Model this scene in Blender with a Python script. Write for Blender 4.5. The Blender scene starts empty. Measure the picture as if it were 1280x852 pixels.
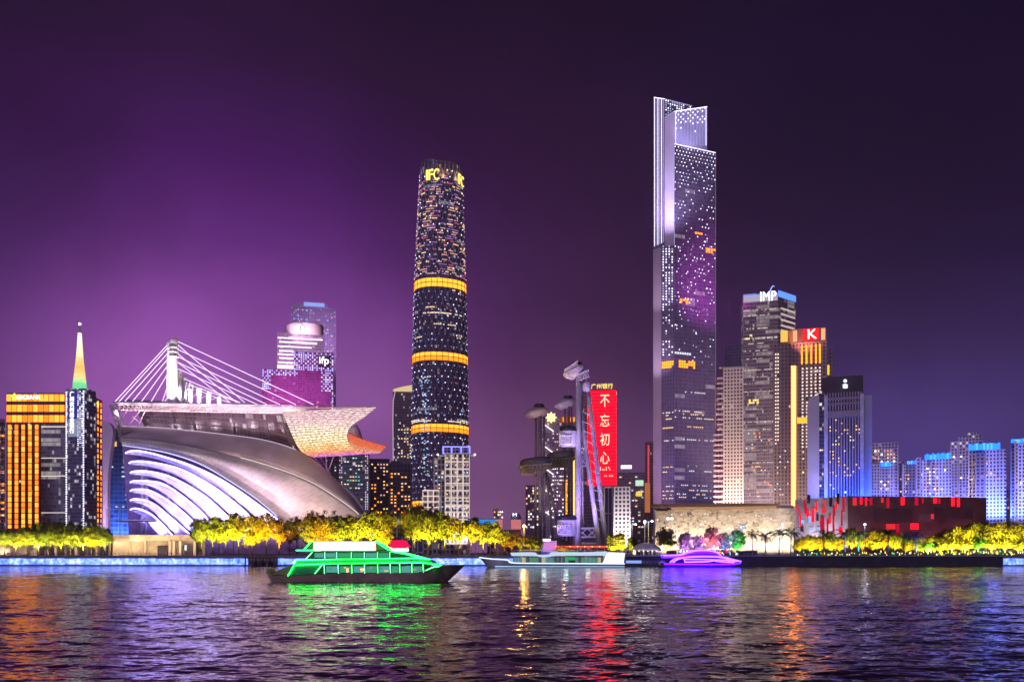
import bpy, math, random
import numpy as np
from mathutils import Vector, Matrix

R = random.Random(7)
SC = bpy.context.scene
COL = SC.collection
F = 1108.0          # focal length in photograph pixels
HOR = 690.0         # photograph row of the horizon
CAMZ = 6.0
LAND = 4.2          # level of the promenade above the river
QY = 391.0          # distance of the far quay

# ------------------------------------------------------------------ camera
cam = bpy.data.cameras.new('camera')
cam.sensor_width = 36.0
cam.lens = 36.0 * F / 1280.0
cam.shift_y = (HOR - 426.0) / 1280.0
cam.clip_start = 0.5
cam.clip_end = 20000
co = bpy.data.objects.new('camera', cam)
COL.objects.link(co)
co.location = (0, 0, CAMZ)
co.rotation_euler = (math.radians(90), 0, 0)
SC.camera = co

# ------------------------------------------------------------------ colour management
SC.view_settings.view_transform = 'Standard'
SC.view_settings.look = 'None'
SC.view_settings.exposure = 0.15
SC.view_settings.gamma = 1.0
SC.view_settings.use_curve_mapping = False
SC.render.engine = 'CYCLES'
SC.cycles.use_denoising = True
SC.cycles.max_bounces = 5
SC.cycles.diffuse_bounces = 2
SC.cycles.glossy_bounces = 3
SC.cycles.transmission_bounces = 2
SC.cycles.sample_clamp_indirect = 10.0
SC.cycles.caustics_reflective = False
SC.cycles.caustics_refractive = False


def lin(h, a=None):
    h = h.lstrip('#')
    c = [int(h[i:i + 2], 16) / 255 for i in (0, 2, 4)]
    c = [x / 12.92 if x <= 0.04045 else ((x + 0.055) / 1.055) ** 2.4 for x in c]
    return tuple(c) + ((1.0,) if a is None else (a,))


# ------------------------------------------------------------------ night sky
W = bpy.data.worlds.new('World')
SC.world = W
W.use_nodes = True
wt = W.node_tree
wt.nodes.clear()


def N(t, kind, **kw):
    n = t.nodes.new(kind)
    for k, v in kw.items():
        setattr(n, k, v)
    return n


def M2(t, op, a, b=None, c=None, clamp=False):
    n = N(t, 'ShaderNodeMath', operation=op, use_clamp=clamp)
    for i, v in enumerate((a, b, c)):
        if v is None:
            continue
        if isinstance(v, (int, float)):
            n.inputs[i].default_value = v
        else:
            t.links.new(v, n.inputs[i])
    return n.outputs[0]


def ramp(t, fac, stops, interp='LINEAR'):
    n = N(t, 'ShaderNodeValToRGB')
    n.color_ramp.interpolation = interp
    e = n.color_ramp.elements
    while len(e) > 1:
        e.remove(e[-1])
    e[0].position, e[0].color = stops[0]
    for p, c in stops[1:]:
        k = e.new(p)
        k.color = c
    t.links.new(fac, n.inputs[0])
    return n.outputs[0]


def mixc(t, fac, a, b, mode='MIX'):
    n = N(t, 'ShaderNodeMix', data_type='RGBA', blend_type=mode)
    for s, v in ((0, fac), (6, a), (7, b)):
        if isinstance(v, (int, float)):
            n.inputs[s].default_value = v
        elif isinstance(v, tuple):
            n.inputs[s].default_value = v
        else:
            t.links.new(v, n.inputs[s])
    return n.outputs[2]


tc = N(wt, 'ShaderNodeTexCoord')
sep = N(wt, 'ShaderNodeSeparateXYZ')
wt.links.new(tc.outputs['Generated'], sep.inputs[0])
hx = M2(wt, 'SQRT', M2(wt, 'ADD', M2(wt, 'MULTIPLY', sep.outputs[0], sep.outputs[0]),
                       M2(wt, 'MULTIPLY', sep.outputs[1], sep.outputs[1])))
el = M2(wt, 'DIVIDE', sep.outputs[2], M2(wt, 'MAXIMUM', hx, 0.001), clamp=True)
az = M2(wt, 'DIVIDE', sep.outputs[0], M2(wt, 'MAXIMUM', hx, 0.001))
mid = ramp(wt, el, [(0.0, lin('#70506e')), (0.10, lin('#674668')), (0.2, lin('#442a48')), (0.28, lin('#301b37')), (0.4, lin('#220f2b')),
                    (0.52, lin('#1c0b25')), (0.62, lin('#14081b')), (0.9, lin('#0b0512'))])
rig = ramp(wt, el, [(0.0, lin('#473166')), (0.12, lin('#3f2e66')), (0.2, lin('#2c1e42')), (0.3, lin('#1d1230')), (0.42, lin('#140b22')),
                    (0.55, lin('#0f0820')), (0.65, lin('#0b0614')), (0.9, lin('#07040c'))])
lob = ramp(wt, el, [(0.0, lin('#a464b0')), (0.16, lin('#9d58ae')), (0.24, lin('#823a9c')), (0.33, lin('#5c2478')), (0.43, lin('#3e1454')),
                    (0.53, lin('#260f32')), (0.63, lin('#1b0a25')), (0.9, lin('#0d0614'))])
far = ramp(wt, el, [(0.0, lin('#5a3f7c')), (0.2, lin('#4a3070')), (0.3, lin('#3c2058')), (0.42, lin('#30143f')), (0.55, lin('#200c2c')), (0.65, lin('#14081c')), (0.9, lin('#0b0512'))])
fr = N(wt, 'ShaderNodeMapRange', interpolation_type='SMOOTHSTEP')
fr.inputs[1].default_value, fr.inputs[2].default_value = 0.02, 0.36
wt.links.new(az, fr.inputs[0])
ff = N(wt, 'ShaderNodeMapRange', interpolation_type='SMOOTHSTEP')
ff.inputs[1].default_value, ff.inputs[2].default_value = -0.28, -0.62
wt.links.new(az, ff.inputs[0])
dz = M2(wt, 'DIVIDE', M2(wt, 'ADD', az, 0.28), 0.20)
fl = M2(wt, 'EXPONENT', M2(wt, 'MULTIPLY', M2(wt, 'MULTIPLY', dz, dz), -1.0))
c0 = mixc(wt, fr.outputs[0], mid, rig)
c0 = mixc(wt, ff.outputs[0], c0, far)
c0 = mixc(wt, fl, c0, lob)
def lobe(c, px, py, wa, we, col, amt):
    ca = (px - 640) / F / math.sqrt(1 + ((px - 640) / F) ** 2)
    ce = (HOR - py) / F / math.sqrt(1 + ((px - 640) / F) ** 2)
    a_ = M2(wt, 'DIVIDE', M2(wt, 'SUBTRACT', az, ca), wa)
    e_ = M2(wt, 'DIVIDE', M2(wt, 'SUBTRACT', el, ce), we)
    g_ = M2(wt, 'EXPONENT', M2(wt, 'MULTIPLY', M2(wt, 'ADD', M2(wt, 'MULTIPLY', a_, a_), M2(wt, 'MULTIPLY', e_, e_)), -1.0))
    return mixc(wt, M2(wt, 'MULTIPLY', g_, amt), c, lin(col))


# broad city glow caught in the murk: beyond the stadium and above the apartment quarter
c0 = lobe(c0, 250, 470, 0.13, 0.10, '#b068c4', 0.6)
c0 = lobe(c0, 430, 490, 0.08, 0.10, '#8a5a98', 0.35)
c0 = lobe(c0, 1190, 560, 0.12, 0.09, '#54458c', 0.7)
nz = N(wt, 'ShaderNodeTexNoise')
nz.inputs['Scale'].default_value = 4.5
nz.inputs['Detail'].default_value = 4.0
wt.links.new(tc.outputs['Generated'], nz.inputs['Vector'])
mr = N(wt, 'ShaderNodeMapRange')
mr.inputs[1].default_value, mr.inputs[2].default_value = 0.3, 0.7
mr.inputs[3].default_value, mr.inputs[4].default_value = 0.74, 1.26
wt.links.new(nz.outputs[0], mr.inputs[0])
vm = N(wt, 'ShaderNodeVectorMath', operation='SCALE')
wt.links.new(c0, vm.inputs[0])
wt.links.new(mr.outputs[0], vm.inputs['Scale'])
bg = N(wt, 'ShaderNodeBackground')
bg.inputs['Strength'].default_value = 1.08
wt.links.new(vm.outputs[0], bg.inputs[0])
wo = N(wt, 'ShaderNodeOutputWorld')
wt.links.new(bg.outputs[0], wo.inputs[0])

# weak, soft sun lamp added as ambient fill for the dark fronts
sl = bpy.data.lights.new('ambient_fill', 'SUN')
sl.energy = 0.62
sl.angle = math.radians(12)
sl.color = (0.82, 0.74, 1.0)
so = bpy.data.objects.new('ambient_fill', sl)
COL.objects.link(so)
so.rotation_euler = (math.radians(52), 0, math.radians(-24))

# ------------------------------------------------------------------ helpers
ORI = {}


def X(px, Y):
    return (px - 640.0) / F * Y


def Z(py, Y):
    return CAMZ + (HOR - py) / F * Y


def P(px, py, Y):
    return Vector((X(px, Y), Y, Z(py, Y)))


def tag(o, label=None, cat=None, group=None, kind=None):
    if label:
        o['label'] = label
    if cat:
        o['category'] = cat
    if group:
        o['group'] = group
    if kind:
        o['kind'] = kind
    return o


def thing(name, label, cat, loc, group=None):
    o = bpy.data.objects.new(name, None)
    o.empty_display_size = 1.0
    COL.objects.link(o)
    o.location = loc
    ORI[o] = Vector(loc)
    return tag(o, label, cat, group)


class MB:
    """collects faces in world coordinates with metre UVs; build() makes ONE mesh object"""

    def __init__(s):
        s.v, s.f, s.uv, s.mi = [], [], [], []
        s.m = 0

    def face(s, pts, uvs=None):
        b = len(s.v)
        pts = [Vector(p) for p in pts]
        s.v += pts
        s.f.append(tuple(range(b, b + len(pts))))
        s.uv.append(uvs or [(0, 0)] * len(pts))
        s.mi.append(s.m)

    def wall(s, a, b, z0, z1a, z1b=None, u0=0.0, z0b=None):
        z1b = z1a if z1b is None else z1b
        z0b = z0 if z0b is None else z0b
        L = math.hypot(b[0] - a[0], b[1] - a[1])
        s.face([(a[0], a[1], z0), (b[0], b[1], z0b), (b[0], b[1], z1b), (a[0], a[1], z1a)],
               [(u0, z0), (u0 + L, z0b), (u0 + L, z1b), (u0, z1a)])
        return u0 + L

    def prism(s, poly, z0, z1):
        n = len(poly)
        zt = z1 if isinstance(z1, (list, tuple)) else [z1] * n
        u = 0.0
        for i in range(n):
            j = (i + 1) % n
            u = s.wall(poly[i], poly[j], z0, zt[i], zt[j], u)
        s.face([(poly[i][0], poly[i][1], zt[i]) for i in range(n)], [(-0.01, -0.01)] * n)
        s.face([(poly[i][0], poly[i][1], z0) for i in reversed(range(n))], [(-0.01, -0.01)] * n)

    def box(s, c, d, rz=0.0):
        ca, sa = math.cos(rz), math.sin(rz)
        hx, hy, hz = d[0] / 2, d[1] / 2, d[2] / 2
        pl = []
        for x, y in ((-hx, -hy), (hx, -hy), (hx, hy), (-hx, hy)):
            pl.append((c[0] + x * ca - y * sa, c[1] + x * sa + y * ca))
        s.prism(pl, c[2] - hz, c[2] + hz)

    def tube(s, pts, r, n=6, cap=True):
        pts = [Vector(p) for p in pts]
        rr = r if isinstance(r, (list, tuple)) else [r] * len(pts)
        rings = []
        for i, p in enumerate(pts):
            t = (pts[min(i + 1, len(pts) - 1)] - pts[max(i - 1, 0)])
            if t.length < 1e-6:
                t = Vector((0, 0, 1))
            t.normalize()
            a = Vector((0, 1, 0)) if abs(t.y) < 0.9 else Vector((1, 0, 0))
            u = t.cross(a).normalized()
            w = t.cross(u)
            rings.append([p + (u * math.cos(2 * math.pi * k / n) + w * math.sin(2 * math.pi * k / n)) * rr[i] for k in range(n)])
        b = len(s.v)
        for g in rings:
            s.v += g
        d = 0
        for i in range(len(rings) - 1):
            L = (pts[i + 1] - pts[i]).length
            for k in range(n):
                q = (k + 1) % n
                s.f.append((b + i * n + k, b + i * n + q, b + (i + 1) * n + q, b + (i + 1) * n + k))
                s.uv.append([(k / n, d), (q / n, d), (q / n, d + L), (k / n, d + L)])
                s.mi.append(s.m)
            d += L
        if cap:
            for i in (0, len(rings) - 1):
                idx = [b + i * n + k for k in range(n)]
                s.f.append(tuple(idx if i else reversed(idx)))
                s.uv.append([(0, 0)] * n)
                s.mi.append(s.m)

    def grid(s, G, uvs=None):
        nr, nc = len(G), len(G[0])
        b = len(s.v)
        for r in G:
            s.v += [Vector(p) for p in r]
        for i in range(nr - 1):
            for j in range(nc - 1):
                s.f.append((b + i * nc + j, b + i * nc + j + 1, b + (i + 1) * nc + j + 1, b + (i + 1) * nc + j))
                if uvs:
                    s.uv.append([uvs[i][j], uvs[i][j + 1], uvs[i + 1][j + 1], uvs[i + 1][j]])
                else:
                    s.uv.append([(j / (nc - 1), i / (nr - 1)), ((j + 1) / (nc - 1), i / (nr - 1)),
                                 ((j + 1) / (nc - 1), (i + 1) / (nr - 1)), (j / (nc - 1), (i + 1) / (nr - 1))])
                s.mi.append(s.m)

    def lathe(s, c, prof, n=20, ax=1.0, ay=1.0):
        G = []
        for r, z in prof:
            G.append([(c[0] + ax * r * math.cos(2 * math.pi * k / n), c[1] + ay * r * math.sin(2 * math.pi * k / n), c[2] + z) for k in range(n + 1)])
        s.grid(G)

    def build(s, name, mat, parent=None, smooth=False, solid=0.0, top=False):
        org = ORI[parent] if parent is not None else Vector((0, 0, 0))
        if parent is None and not top:
            pass
        me = bpy.data.meshes.new(name)
        me.from_pydata([tuple(p - org) for p in s.v], [], s.f)
        uvl = me.uv_layers.new(name='UVMap')
        flat = [c for fu in s.uv for p in fu for c in p]
        uvl.data.foreach_set('uv', flat)
        mats = mat if isinstance(mat, (list, tuple)) else [mat]
        for m in mats:
            me.materials.append(m)
        if len(mats) > 1:
            me.polygons.foreach_set('material_index', s.mi)
        if smooth:
            me.polygons.foreach_set('use_smooth', [True] * len(me.polygons))
        me.update()
        o = bpy.data.objects.new(name, me)
        COL.objects.link(o)
        if parent is not None:
            o.parent = parent
        ORI[o] = org.copy()
        if solid:
            md = o.modifiers.new('thickness', 'SOLIDIFY')
            md.thickness = solid
            md.offset = 0
        return o


def rect(pxa, pxb, Y, depth):
    ta, tb = (pxa - 640) / F, (pxb - 640) / F
    c = (ta + tb) / 2
    d = Vector((c, 1)).normalized()
    k = Y * (c * c + 1)
    A = Vector((ta, 1)) * (k / (ta * c + 1))
    B = Vector((tb, 1)) * (k / (tb * c + 1))
    return [A, B, B + d * depth, A + d * depth]


def spot(parent, name, loc, target, energy, color, angle=60, blend=0.6, size=0.4):
    l = bpy.data.lights.new(name, 'SPOT')
    l.energy, l.color = energy, color
    l.spot_size, l.spot_blend = math.radians(angle), blend
    l.shadow_soft_size = size
    o = bpy.data.objects.new(name, l)
    COL.objects.link(o)
    loc, target = Vector(loc), Vector(target)
    org = ORI[parent] if parent is not None else Vector((0, 0, 0))
    o.location = loc - org
    o.rotation_euler = (target - loc).to_track_quat('-Z', 'Y').to_euler()
    if parent is not None:
        o.parent = parent
    return o


def point(parent, name, loc, energy, color, size=0.3):
    l = bpy.data.lights.new(name, 'POINT')
    l.energy, l.color, l.shadow_soft_size = energy, color, size
    o = bpy.data.objects.new(name, l)
    COL.objects.link(o)
    o.location = Vector(loc) - (ORI[parent] if parent is not None else Vector((0, 0, 0)))
    if parent is not None:
        o.parent = parent
    return o


# ------------------------------------------------------------------ materials
MATS = {}


def new_mat(name):
    m = bpy.data.materials.new(name)
    m.use_nodes = True
    m.node_tree.nodes.clear()
    return m, m.node_tree


def emit(name, col, s, sample=False):
    if name in MATS:
        return MATS[name]
    m, t = new_mat(name)
    e = N(t, 'ShaderNodeEmission')
    e.inputs[0].default_value = (*col[:3], 1)
    e.inputs[1].default_value = s
    o = N(t, 'ShaderNodeOutputMaterial')
    t.links.new(e.outputs[0], o.inputs[0])
    if not sample:
        m.cycles.emission_sampling = 'NONE'
    MATS[name] = m
    return m


def plain(name, col, rough=0.6, metal=0.0, var=0.25, scale=0.6, bump=0.0):
    if name in MATS:
        return MATS[name]
    m, t = new_mat(name)
    b = N(t, 'ShaderNodeBsdfPrincipled')
    tc = N(t, 'ShaderNodeTexCoord')
    n = N(t, 'ShaderNodeTexNoise')
    n.inputs['Scale'].default_value = scale
    n.inputs['Detail'].default_value = 6
    t.links.new(tc.outputs['Object'], n.inputs['Vector'])
    lo = tuple(c * (1 - var) for c in col[:3]) + (1,)
    hi = tuple(min(1, c * (1 + var)) for c in col[:3]) + (1,)
    cc = ramp(t, n.outputs[0], [(0.3, lo), (0.7, hi)])
    t.links.new(cc, b.inputs['Base Color'])
    b.inputs['Roughness'].default_value = rough
    b.inputs['Metallic'].default_value = metal
    if bump:
        bm = N(t, 'ShaderNodeBump')
        bm.inputs['Strength'].default_value = bump
        t.links.new(n.outputs[0], bm.inputs['Height'])
        t.links.new(bm.outputs[0], b.inputs['Normal'])
    o = N(t, 'ShaderNodeOutputMaterial')
    t.links.new(b.outputs[0], o.inputs[0])
    MATS[name] = m
    return m


def facade(name, glass, frame, cw=3.0, ch=3.6, fw=0.2, fh=0.25, rough=0.2, lit=0.0, litcol=(1, .75, .4), lits=0.8,
           rowlit=0.0, rowcol=(1, .9, .8), rows=0.5, frough=0.6, spec=0.5, rowlen=9.0):
    """window grid in metre UVs: panes set in a frame; a share of panes and of whole floors has its lights on"""
    if name in MATS:
        return MATS[name]
    m, t = new_mat(name)
    uv = N(t, 'ShaderNodeUVMap')
    s = N(t, 'ShaderNodeSeparateXYZ')
    t.links.new(uv.outputs[0], s.inputs[0])
    u = M2(t, 'DIVIDE', s.outputs[0], cw)
    v = M2(t, 'DIVIDE', s.outputs[1], ch)
    iu, iv = M2(t, 'FLOOR', u), M2(t, 'FLOOR', v)
    fu, fv = M2(t, 'FRACT', u), M2(t, 'FRACT', v)
    pu = M2(t, 'GREATER_THAN', fu, fw)
    pv = M2(t, 'GREATER_THAN', fv, fh)
    pane = M2(t, 'MULTIPLY', pu, pv)
    roof = M2(t, 'GREATER_THAN', s.outputs[1], 0.0)
    pane = M2(t, 'MULTIPLY', pane, roof)
    cb = N(t, 'ShaderNodeCombineXYZ')
    t.links.new(iu, cb.inputs[0])
    t.links.new(iv, cb.inputs[1])
    wn = N(t, 'ShaderNodeTexWhiteNoise', noise_dimensions='2D')
    t.links.new(cb.outputs[0], wn.inputs['Vector'])
    g1 = tuple(c * 0.55 for c in glass[:3]) + (1,)
    g2 = tuple(min(1, c * 1.45) for c in glass[:3]) + (1,)
    gc = mixc(t, wn.outputs[0], g1, g2)
    tc = N(t, 'ShaderNodeTexCoord')
    n = N(t, 'ShaderNodeTexNoise')
    n.inputs['Scale'].default_value = 0.05
    n.inputs['Detail'].default_value = 5
    t.links.new(tc.outputs['Object'], n.inputs['Vector'])
    f1 = tuple(c * 0.8 for c in frame[:3]) + (1,)
    f2 = tuple(min(1, c * 1.2) for c in frame[:3]) + (1,)
    fc = mixc(t, n.outputs[0], f1, f2)
    base = mixc(t, pane, fc, gc)
    b = N(t, 'ShaderNodeBsdfPrincipled')
    t.links.new(base, b.inputs['Base Color'])
    rg = M2(t, 'ADD', M2(t, 'MULTIPLY', pane, rough - frough), frough)
    t.links.new(rg, b.inputs['Roughness'])
    b.inputs['Specular IOR Level'].default_value = spec
    if lit > 0 or rowlit > 0:
        on = M2(t, 'GREATER_THAN', wn.outputs[0], 1 - lit)
        wn2 = N(t, 'ShaderNodeTexWhiteNoise', noise_dimensions='3D')
        cb2 = N(t, 'ShaderNodeCombineXYZ')
        t.links.new(iu, cb2.inputs[0])
        t.links.new(iv, cb2.inputs[1])
        cb2.inputs[2].default_value = 7.3
        t.links.new(cb2.outputs[0], wn2.inputs['Vector'])
        e1 = M2(t, 'MULTIPLY', M2(t, 'MULTIPLY', on, M2(t, 'MULTIPLY_ADD', wn2.outputs[0], 0.85, 0.15)), lits)
        sg = M2(t, 'FLOOR', M2(t, 'DIVIDE', u, rowlen))
        cb3 = N(t, 'ShaderNodeCombineXYZ')
        t.links.new(sg, cb3.inputs[0])
        t.links.new(iv, cb3.inputs[1])
        cb3.inputs[2].default_value = 2.1
        wn3 = N(t, 'ShaderNodeTexWhiteNoise', noise_dimensions='3D')
        t.links.new(cb3.outputs[0], wn3.inputs['Vector'])
        on3 = M2(t, 'GREATER_THAN', wn3.outputs[0], 1 - rowlit)
        e2 = M2(t, 'MULTIPLY', M2(t, 'MULTIPLY', on3, M2(t, 'MULTIPLY_ADD', wn2.outputs[0], 0.6, 0.4)), rows)
        lc = mixc(t, wn2.outputs[0], tuple(litcol) + (1,), (1, .92, .85, 1))
        ec = mixc(t, on3, lc, tuple(rowcol) + (1,))
        es = M2(t, 'MULTIPLY', M2(t, 'MAXIMUM', e1, e2), pane)
        t.links.new(ec, b.inputs['Emission Color'])
        t.links.new(es, b.inputs['Emission Strength'])
        m.cycles.emission_sampling = 'NONE'
    o = N(t, 'ShaderNodeOutputMaterial')
    t.links.new(b.outputs[0], o.inputs[0])
    MATS[name] = m
    return m


def led_mat(name, stops_u, stops_v, strength, slat=1.6, amount=0.5, axis=1, nscale=6.0):
    """LED display skin: colours follow the playing picture (uv 0..1), dark joints between its slats"""
    if name in MATS:
        return MATS[name]
    m, t = new_mat(name)
    uv = N(t, 'ShaderNodeUVMap')
    s = N(t, 'ShaderNodeSeparateXYZ')
    t.links.new(uv.outputs[0], s.inputs[0])
    n = N(t, 'ShaderNodeTexNoise')
    n.inputs['Scale'].default_value = nscale
    n.inputs['Detail'].default_value = 5
    mp = N(t, 'ShaderNodeMapping')
    mp.inputs['Scale'].default_value = (1.0, 3.0, 1.0)
    t.links.new(uv.outputs[0], mp.inputs[0])
    t.links.new(mp.outputs[0], n.inputs['Vector'])
    off = M2(t, 'MULTIPLY', M2(t, 'SUBTRACT', n.outputs[0], 0.5), 0.45)
    vv = M2(t, 'ADD', s.outputs[1], off)
    col = ramp(t, vv, stops_v)
    if stops_u:
        cu = ramp(t, M2(t, 'ADD', s.outputs[0], off), stops_u)
        col = mixc(t, 1.0, col, cu, 'MULTIPLY')
    fr = M2(t, 'FRACT', M2(t, 'MULTIPLY', s.outputs[axis], slat))
    ms = M2(t, 'GREATER_THAN', fr, 0.3)
    nb = N(t, 'ShaderNodeTexNoise')
    nb.inputs['Scale'].default_value = nscale * 5
    nb.inputs['Detail'].default_value = 3
    t.links.new(mp.outputs[0], nb.inputs['Vector'])
    spk = M2(t, 'MULTIPLY_ADD', M2(t, 'POWER', nb.outputs[0], 3.0), 5.0, 0.3)
    st = M2(t, 'MULTIPLY', M2(t, 'MULTIPLY', M2(t, 'MULTIPLY_ADD', ms, amount, 1 - amount), strength), spk)
    e = N(t, 'ShaderNodeEmission')
    t.links.new(col, e.inputs[0])
    t.links.new(st, e.inputs[1])
    o = N(t, 'ShaderNodeOutputMaterial')
    t.links.new(e.outputs[0], o.inputs[0])
    MATS[name] = m
    m.cycles.emission_sampling = 'NONE'
    return m


WARM = emit('warm_window', (1.0, 0.62, 0.28), 1.3)
AMBER = emit('amber_window', (1.0, 0.24, 0.012), 2.5)
GOLD = emit('gold_light', (1.0, 0.27, 0.010), 2.8)
YEL = emit('yellow_light', (1.0, 0.75, 0.12), 1.7)
COOL = emit('cool_window', (0.80, 0.88, 1.0), 1.1)
WHITE = emit('white_light', (1.0, 0.97, 1.0), 2.2)
LILAC = emit('lilac_light', (0.80, 0.70, 1.0), 2.0)
PINK = emit('pink_window', (1.0, 0.45, 0.52), 0.9)
PEACH = emit('peach_window', (1.0, 0.55, 0.40), 0.75)
MAUVE = emit('mauve_window', (0.55, 0.25, 0.75), 0.6)
ROSE = emit('rose_window', (0.85, 0.12, 0.22), 0.7)
BLUEW = emit('blue_window', (0.25, 0.45, 1.0), 1.2)
CYAN = emit('cyan_light', (0.10, 0.55, 1.0), 1.6)
RED = emit('red_light', (1.0, 0.02, 0.06), 1.1)
GREENN = emit('green_neon', (0.010, 1.0, 0.06), 16.0, True)
TEAL = emit('teal_window', (0.35, 0.9, 0.75), 0.7)
DOT = emit('led_point', (0.82, 0.80, 1.0), 2.6)
FAINT = emit('faint_led_point', (0.5, 0.55, 1.0), 0.5)
DIMDOT = emit('dim_led_point', (0.62, 0.66, 1.0), 1.1)
VIOL = emit('violet_neon', (0.045, 0.002, 1.0), 15.0, True)
VIOLW = emit('pale_violet_neon', (0.11, 0.035, 1.0), 10.0, True)

CONC = plain('concrete', (0.36, 0.34, 0.33), 0.75, var=0.2, scale=0.15)
DARK = plain('dark_metal', (0.05, 0.05, 0.06), 0.45, var=0.3)
STEEL = plain('pale_steel', (0.55, 0.54, 0.58), 0.45, var=0.15)
WHITEP = plain('white_paint', (0.72, 0.72, 0.74), 0.4, var=0.1)
CREAM = plain('cream_render', (0.6, 0.53, 0.42), 0.7, var=0.15)
ASPH = plain('asphalt', (0.05, 0.05, 0.055), 0.8, var=0.3, scale=0.05)
PAVE = plain('paving', (0.2, 0.19, 0.18), 0.8, var=0.3, scale=0.3)
BARK = plain('bark', (0.13, 0.10, 0.075), 0.85, var=0.4, scale=2.0)

# lit windows: each its own part up to the cap, the rest of them one part
UNIT = {}
NPART = {}
REST = {}


def unit_mesh(mat, name):
    k = (mat.name, name)
    if k not in UNIT:
        b = MB()
        b.box((0, 0, 0), (1, 1, 1))
        me = bpy.data.meshes.new(name)
        me.from_pydata([tuple(p) for p in b.v], [], b.f)
        me.materials.append(mat)
        UNIT[k] = me
    return UNIT[k]


def panel(parent, name, c, d, rz, mat, cap=100):
    k = (parent, name)
    n = NPART.get(k, 0)
    NPART[k] = n + 1
    if n < cap:
        o = bpy.data.objects.new(name, unit_mesh(mat, name))
        COL.objects.link(o)
        o.location = Vector(c) - ORI[parent]
        o.scale = d
        o.rotation_euler = (0, 0, rz)
        o.parent = parent
        ORI[o] = Vector(c)
        return o
    r = REST.setdefault(k, (MB(), []))
    if mat not in r[1]:
        r[1].append(mat)
    r[0].m = r[1].index(mat)
    r[0].box(c, d, rz)


def wins(parent, A, B, Y, u0, u1, nx, py0, py1, nz, wpx, hpx, mats, prob=1.0, seed=1, name='lit_window', pick=None,
         cap=100, jit=0.0, th=0.5):
    """panes on the face A-B (plan points), columns between u0 and u1, rows between photograph rows py0 and py1"""
    r = random.Random(seed)
    A, B = Vector(A[:2]), Vector(B[:2])
    d = (B - A)
    rz = math.atan2(d.y, d.x)
    nrm = Vector((d.y, -d.x)).normalized()
    s = Y / F
    cells = []
    for j in range(nz):
        for i in range(nx):
            if pick is not None:
                k = pick(i, j, r)
                if k is None:
                    continue
                m = mats[k] if isinstance(k, int) else k
            else:
                if r.random() > prob:
                    continue
                m = r.choice(mats)
            cells.append((i, j, m))
    r.shuffle(cells)
    for i, j, m in cells:
        u = u0 + (u1 - u0) * (i + 0.5) / nx
        py = py0 + (py1 - py0) * (j + 0.5) / nz
        p = A + d * u + nrm * (th * 0.3)
        panel(parent, name, (p.x, p.y, Z(py + r.uniform(-jit, jit), Y)), (wpx * s, th, hpx * s), rz, m, cap)


def flush_rest():
    for (parent, name), (mb, mats) in REST.items():
        o = mb.build(name + '_field', mats, parent)
        o['kind'] = 'stuff'


def tower(name, label, cat, pxa, pxb, Y, depth, pytop, mat, part='facade', group=None):
    q = rect(pxa, pxb, Y, depth)
    c = (q[0] + q[1]) / 2
    o = thing(name, label, cat, (c.x, c.y, LAND), group)
    b = MB()
    b.prism(q, LAND, Z(pytop, Y))
    b.build(part, mat, o)
    return o, q


def strip(parent, name, A, B, Y, py0, py1, mat, proud=0.4, th=0.6, u0=0.0, u1=1.0):
    """a horizontal band lying proud on the face A-B"""
    A, B = Vector(A[:2]), Vector(B[:2])
    d = B - A
    nrm = Vector((d.y, -d.x)).normalized()
    a, e = A + d * u0, A + d * u1
    c = (a + e) / 2 + nrm * (proud - th / 2)
    b = MB()
    b.box((c.x, c.y, (Z(py0, Y) + Z(py1, Y)) / 2), ((e - a).length, th, abs(py1 - py0) * Y / F), math.atan2(d.y, d.x))
    return b.build(name, mat, parent)


def text(parent, name, body, A, B, Y, u, py, hpx, mat, wpx=None, proud=0.8, ext=0.25, spacing=1.0):
    """lettering standing on the face A-B"""
    cu = bpy.data.curves.new(name, 'FONT')
    cu.body = body
    cu.align_x = 'CENTER'
    cu.extrude = 0.02
    cu.space_line = spacing
    tmp = bpy.data.objects.new(name, cu)
    COL.objects.link(tmp)
    dg = bpy.context.evaluated_depsgraph_get()
    me = bpy.data.meshes.new_from_object(tmp.evaluated_get(dg))
    bpy.data.objects.remove(tmp)
    co_ = np.empty(len(me.vertices) * 3, np.float32)
    me.vertices.foreach_get('co', co_)
    co_ = co_.reshape(-1, 3)
    lo, hi = co_.min(0), co_.max(0)
    s = Y / F
    k = hpx * s / (hi[1] - lo[1])
    kx = k if wpx is None else wpx * s / (hi[0] - lo[0])
    ctr = (lo + hi) / 2
    co_ = (co_ - ctr) * np.array([kx, k, ext / 0.02], np.float32)
    me.vertices.foreach_set('co', co_.ravel())
    me.materials.clear()
    me.materials.append(mat)
    me.update()
    o = bpy.data.objects.new(name, me)
    COL.objects.link(o)
    A, B = Vector(A[:2]), Vector(B[:2])
    d = B - A
    nrm = Vector((d.y, -d.x)).normalized()
    p = A + d * u + nrm * proud
    w = Vector((p.x, p.y, Z(py, Y)))
    o.location = w - ORI[parent]
    o.rotation_euler = (math.radians(90), 0, math.atan2(d.y, d.x))
    o.parent = parent
    ORI[o] = w
    return o


def lerp_pts(pts, u):
    """piecewise-linear -> smooth (Catmull-Rom) sample of a list of tuples, u in 0..1"""
    n = len(pts) - 1
    x = min(max(u, 0), 1) * n
    i = min(int(x), n - 1)
    f = x - i
    p0, p1, p2, p3 = (pts[max(i - 1, 0)], pts[i], pts[i + 1], pts[min(i + 2, n)])
    return tuple(0.5 * (2 * b + (c - a) * f + (2 * a - 5 * b + 4 * c - d) * f * f + (3 * b - a - 3 * c + d) * f ** 3)
                 for a, b, c, d in zip(p0, p1, p2, p3))


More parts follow.
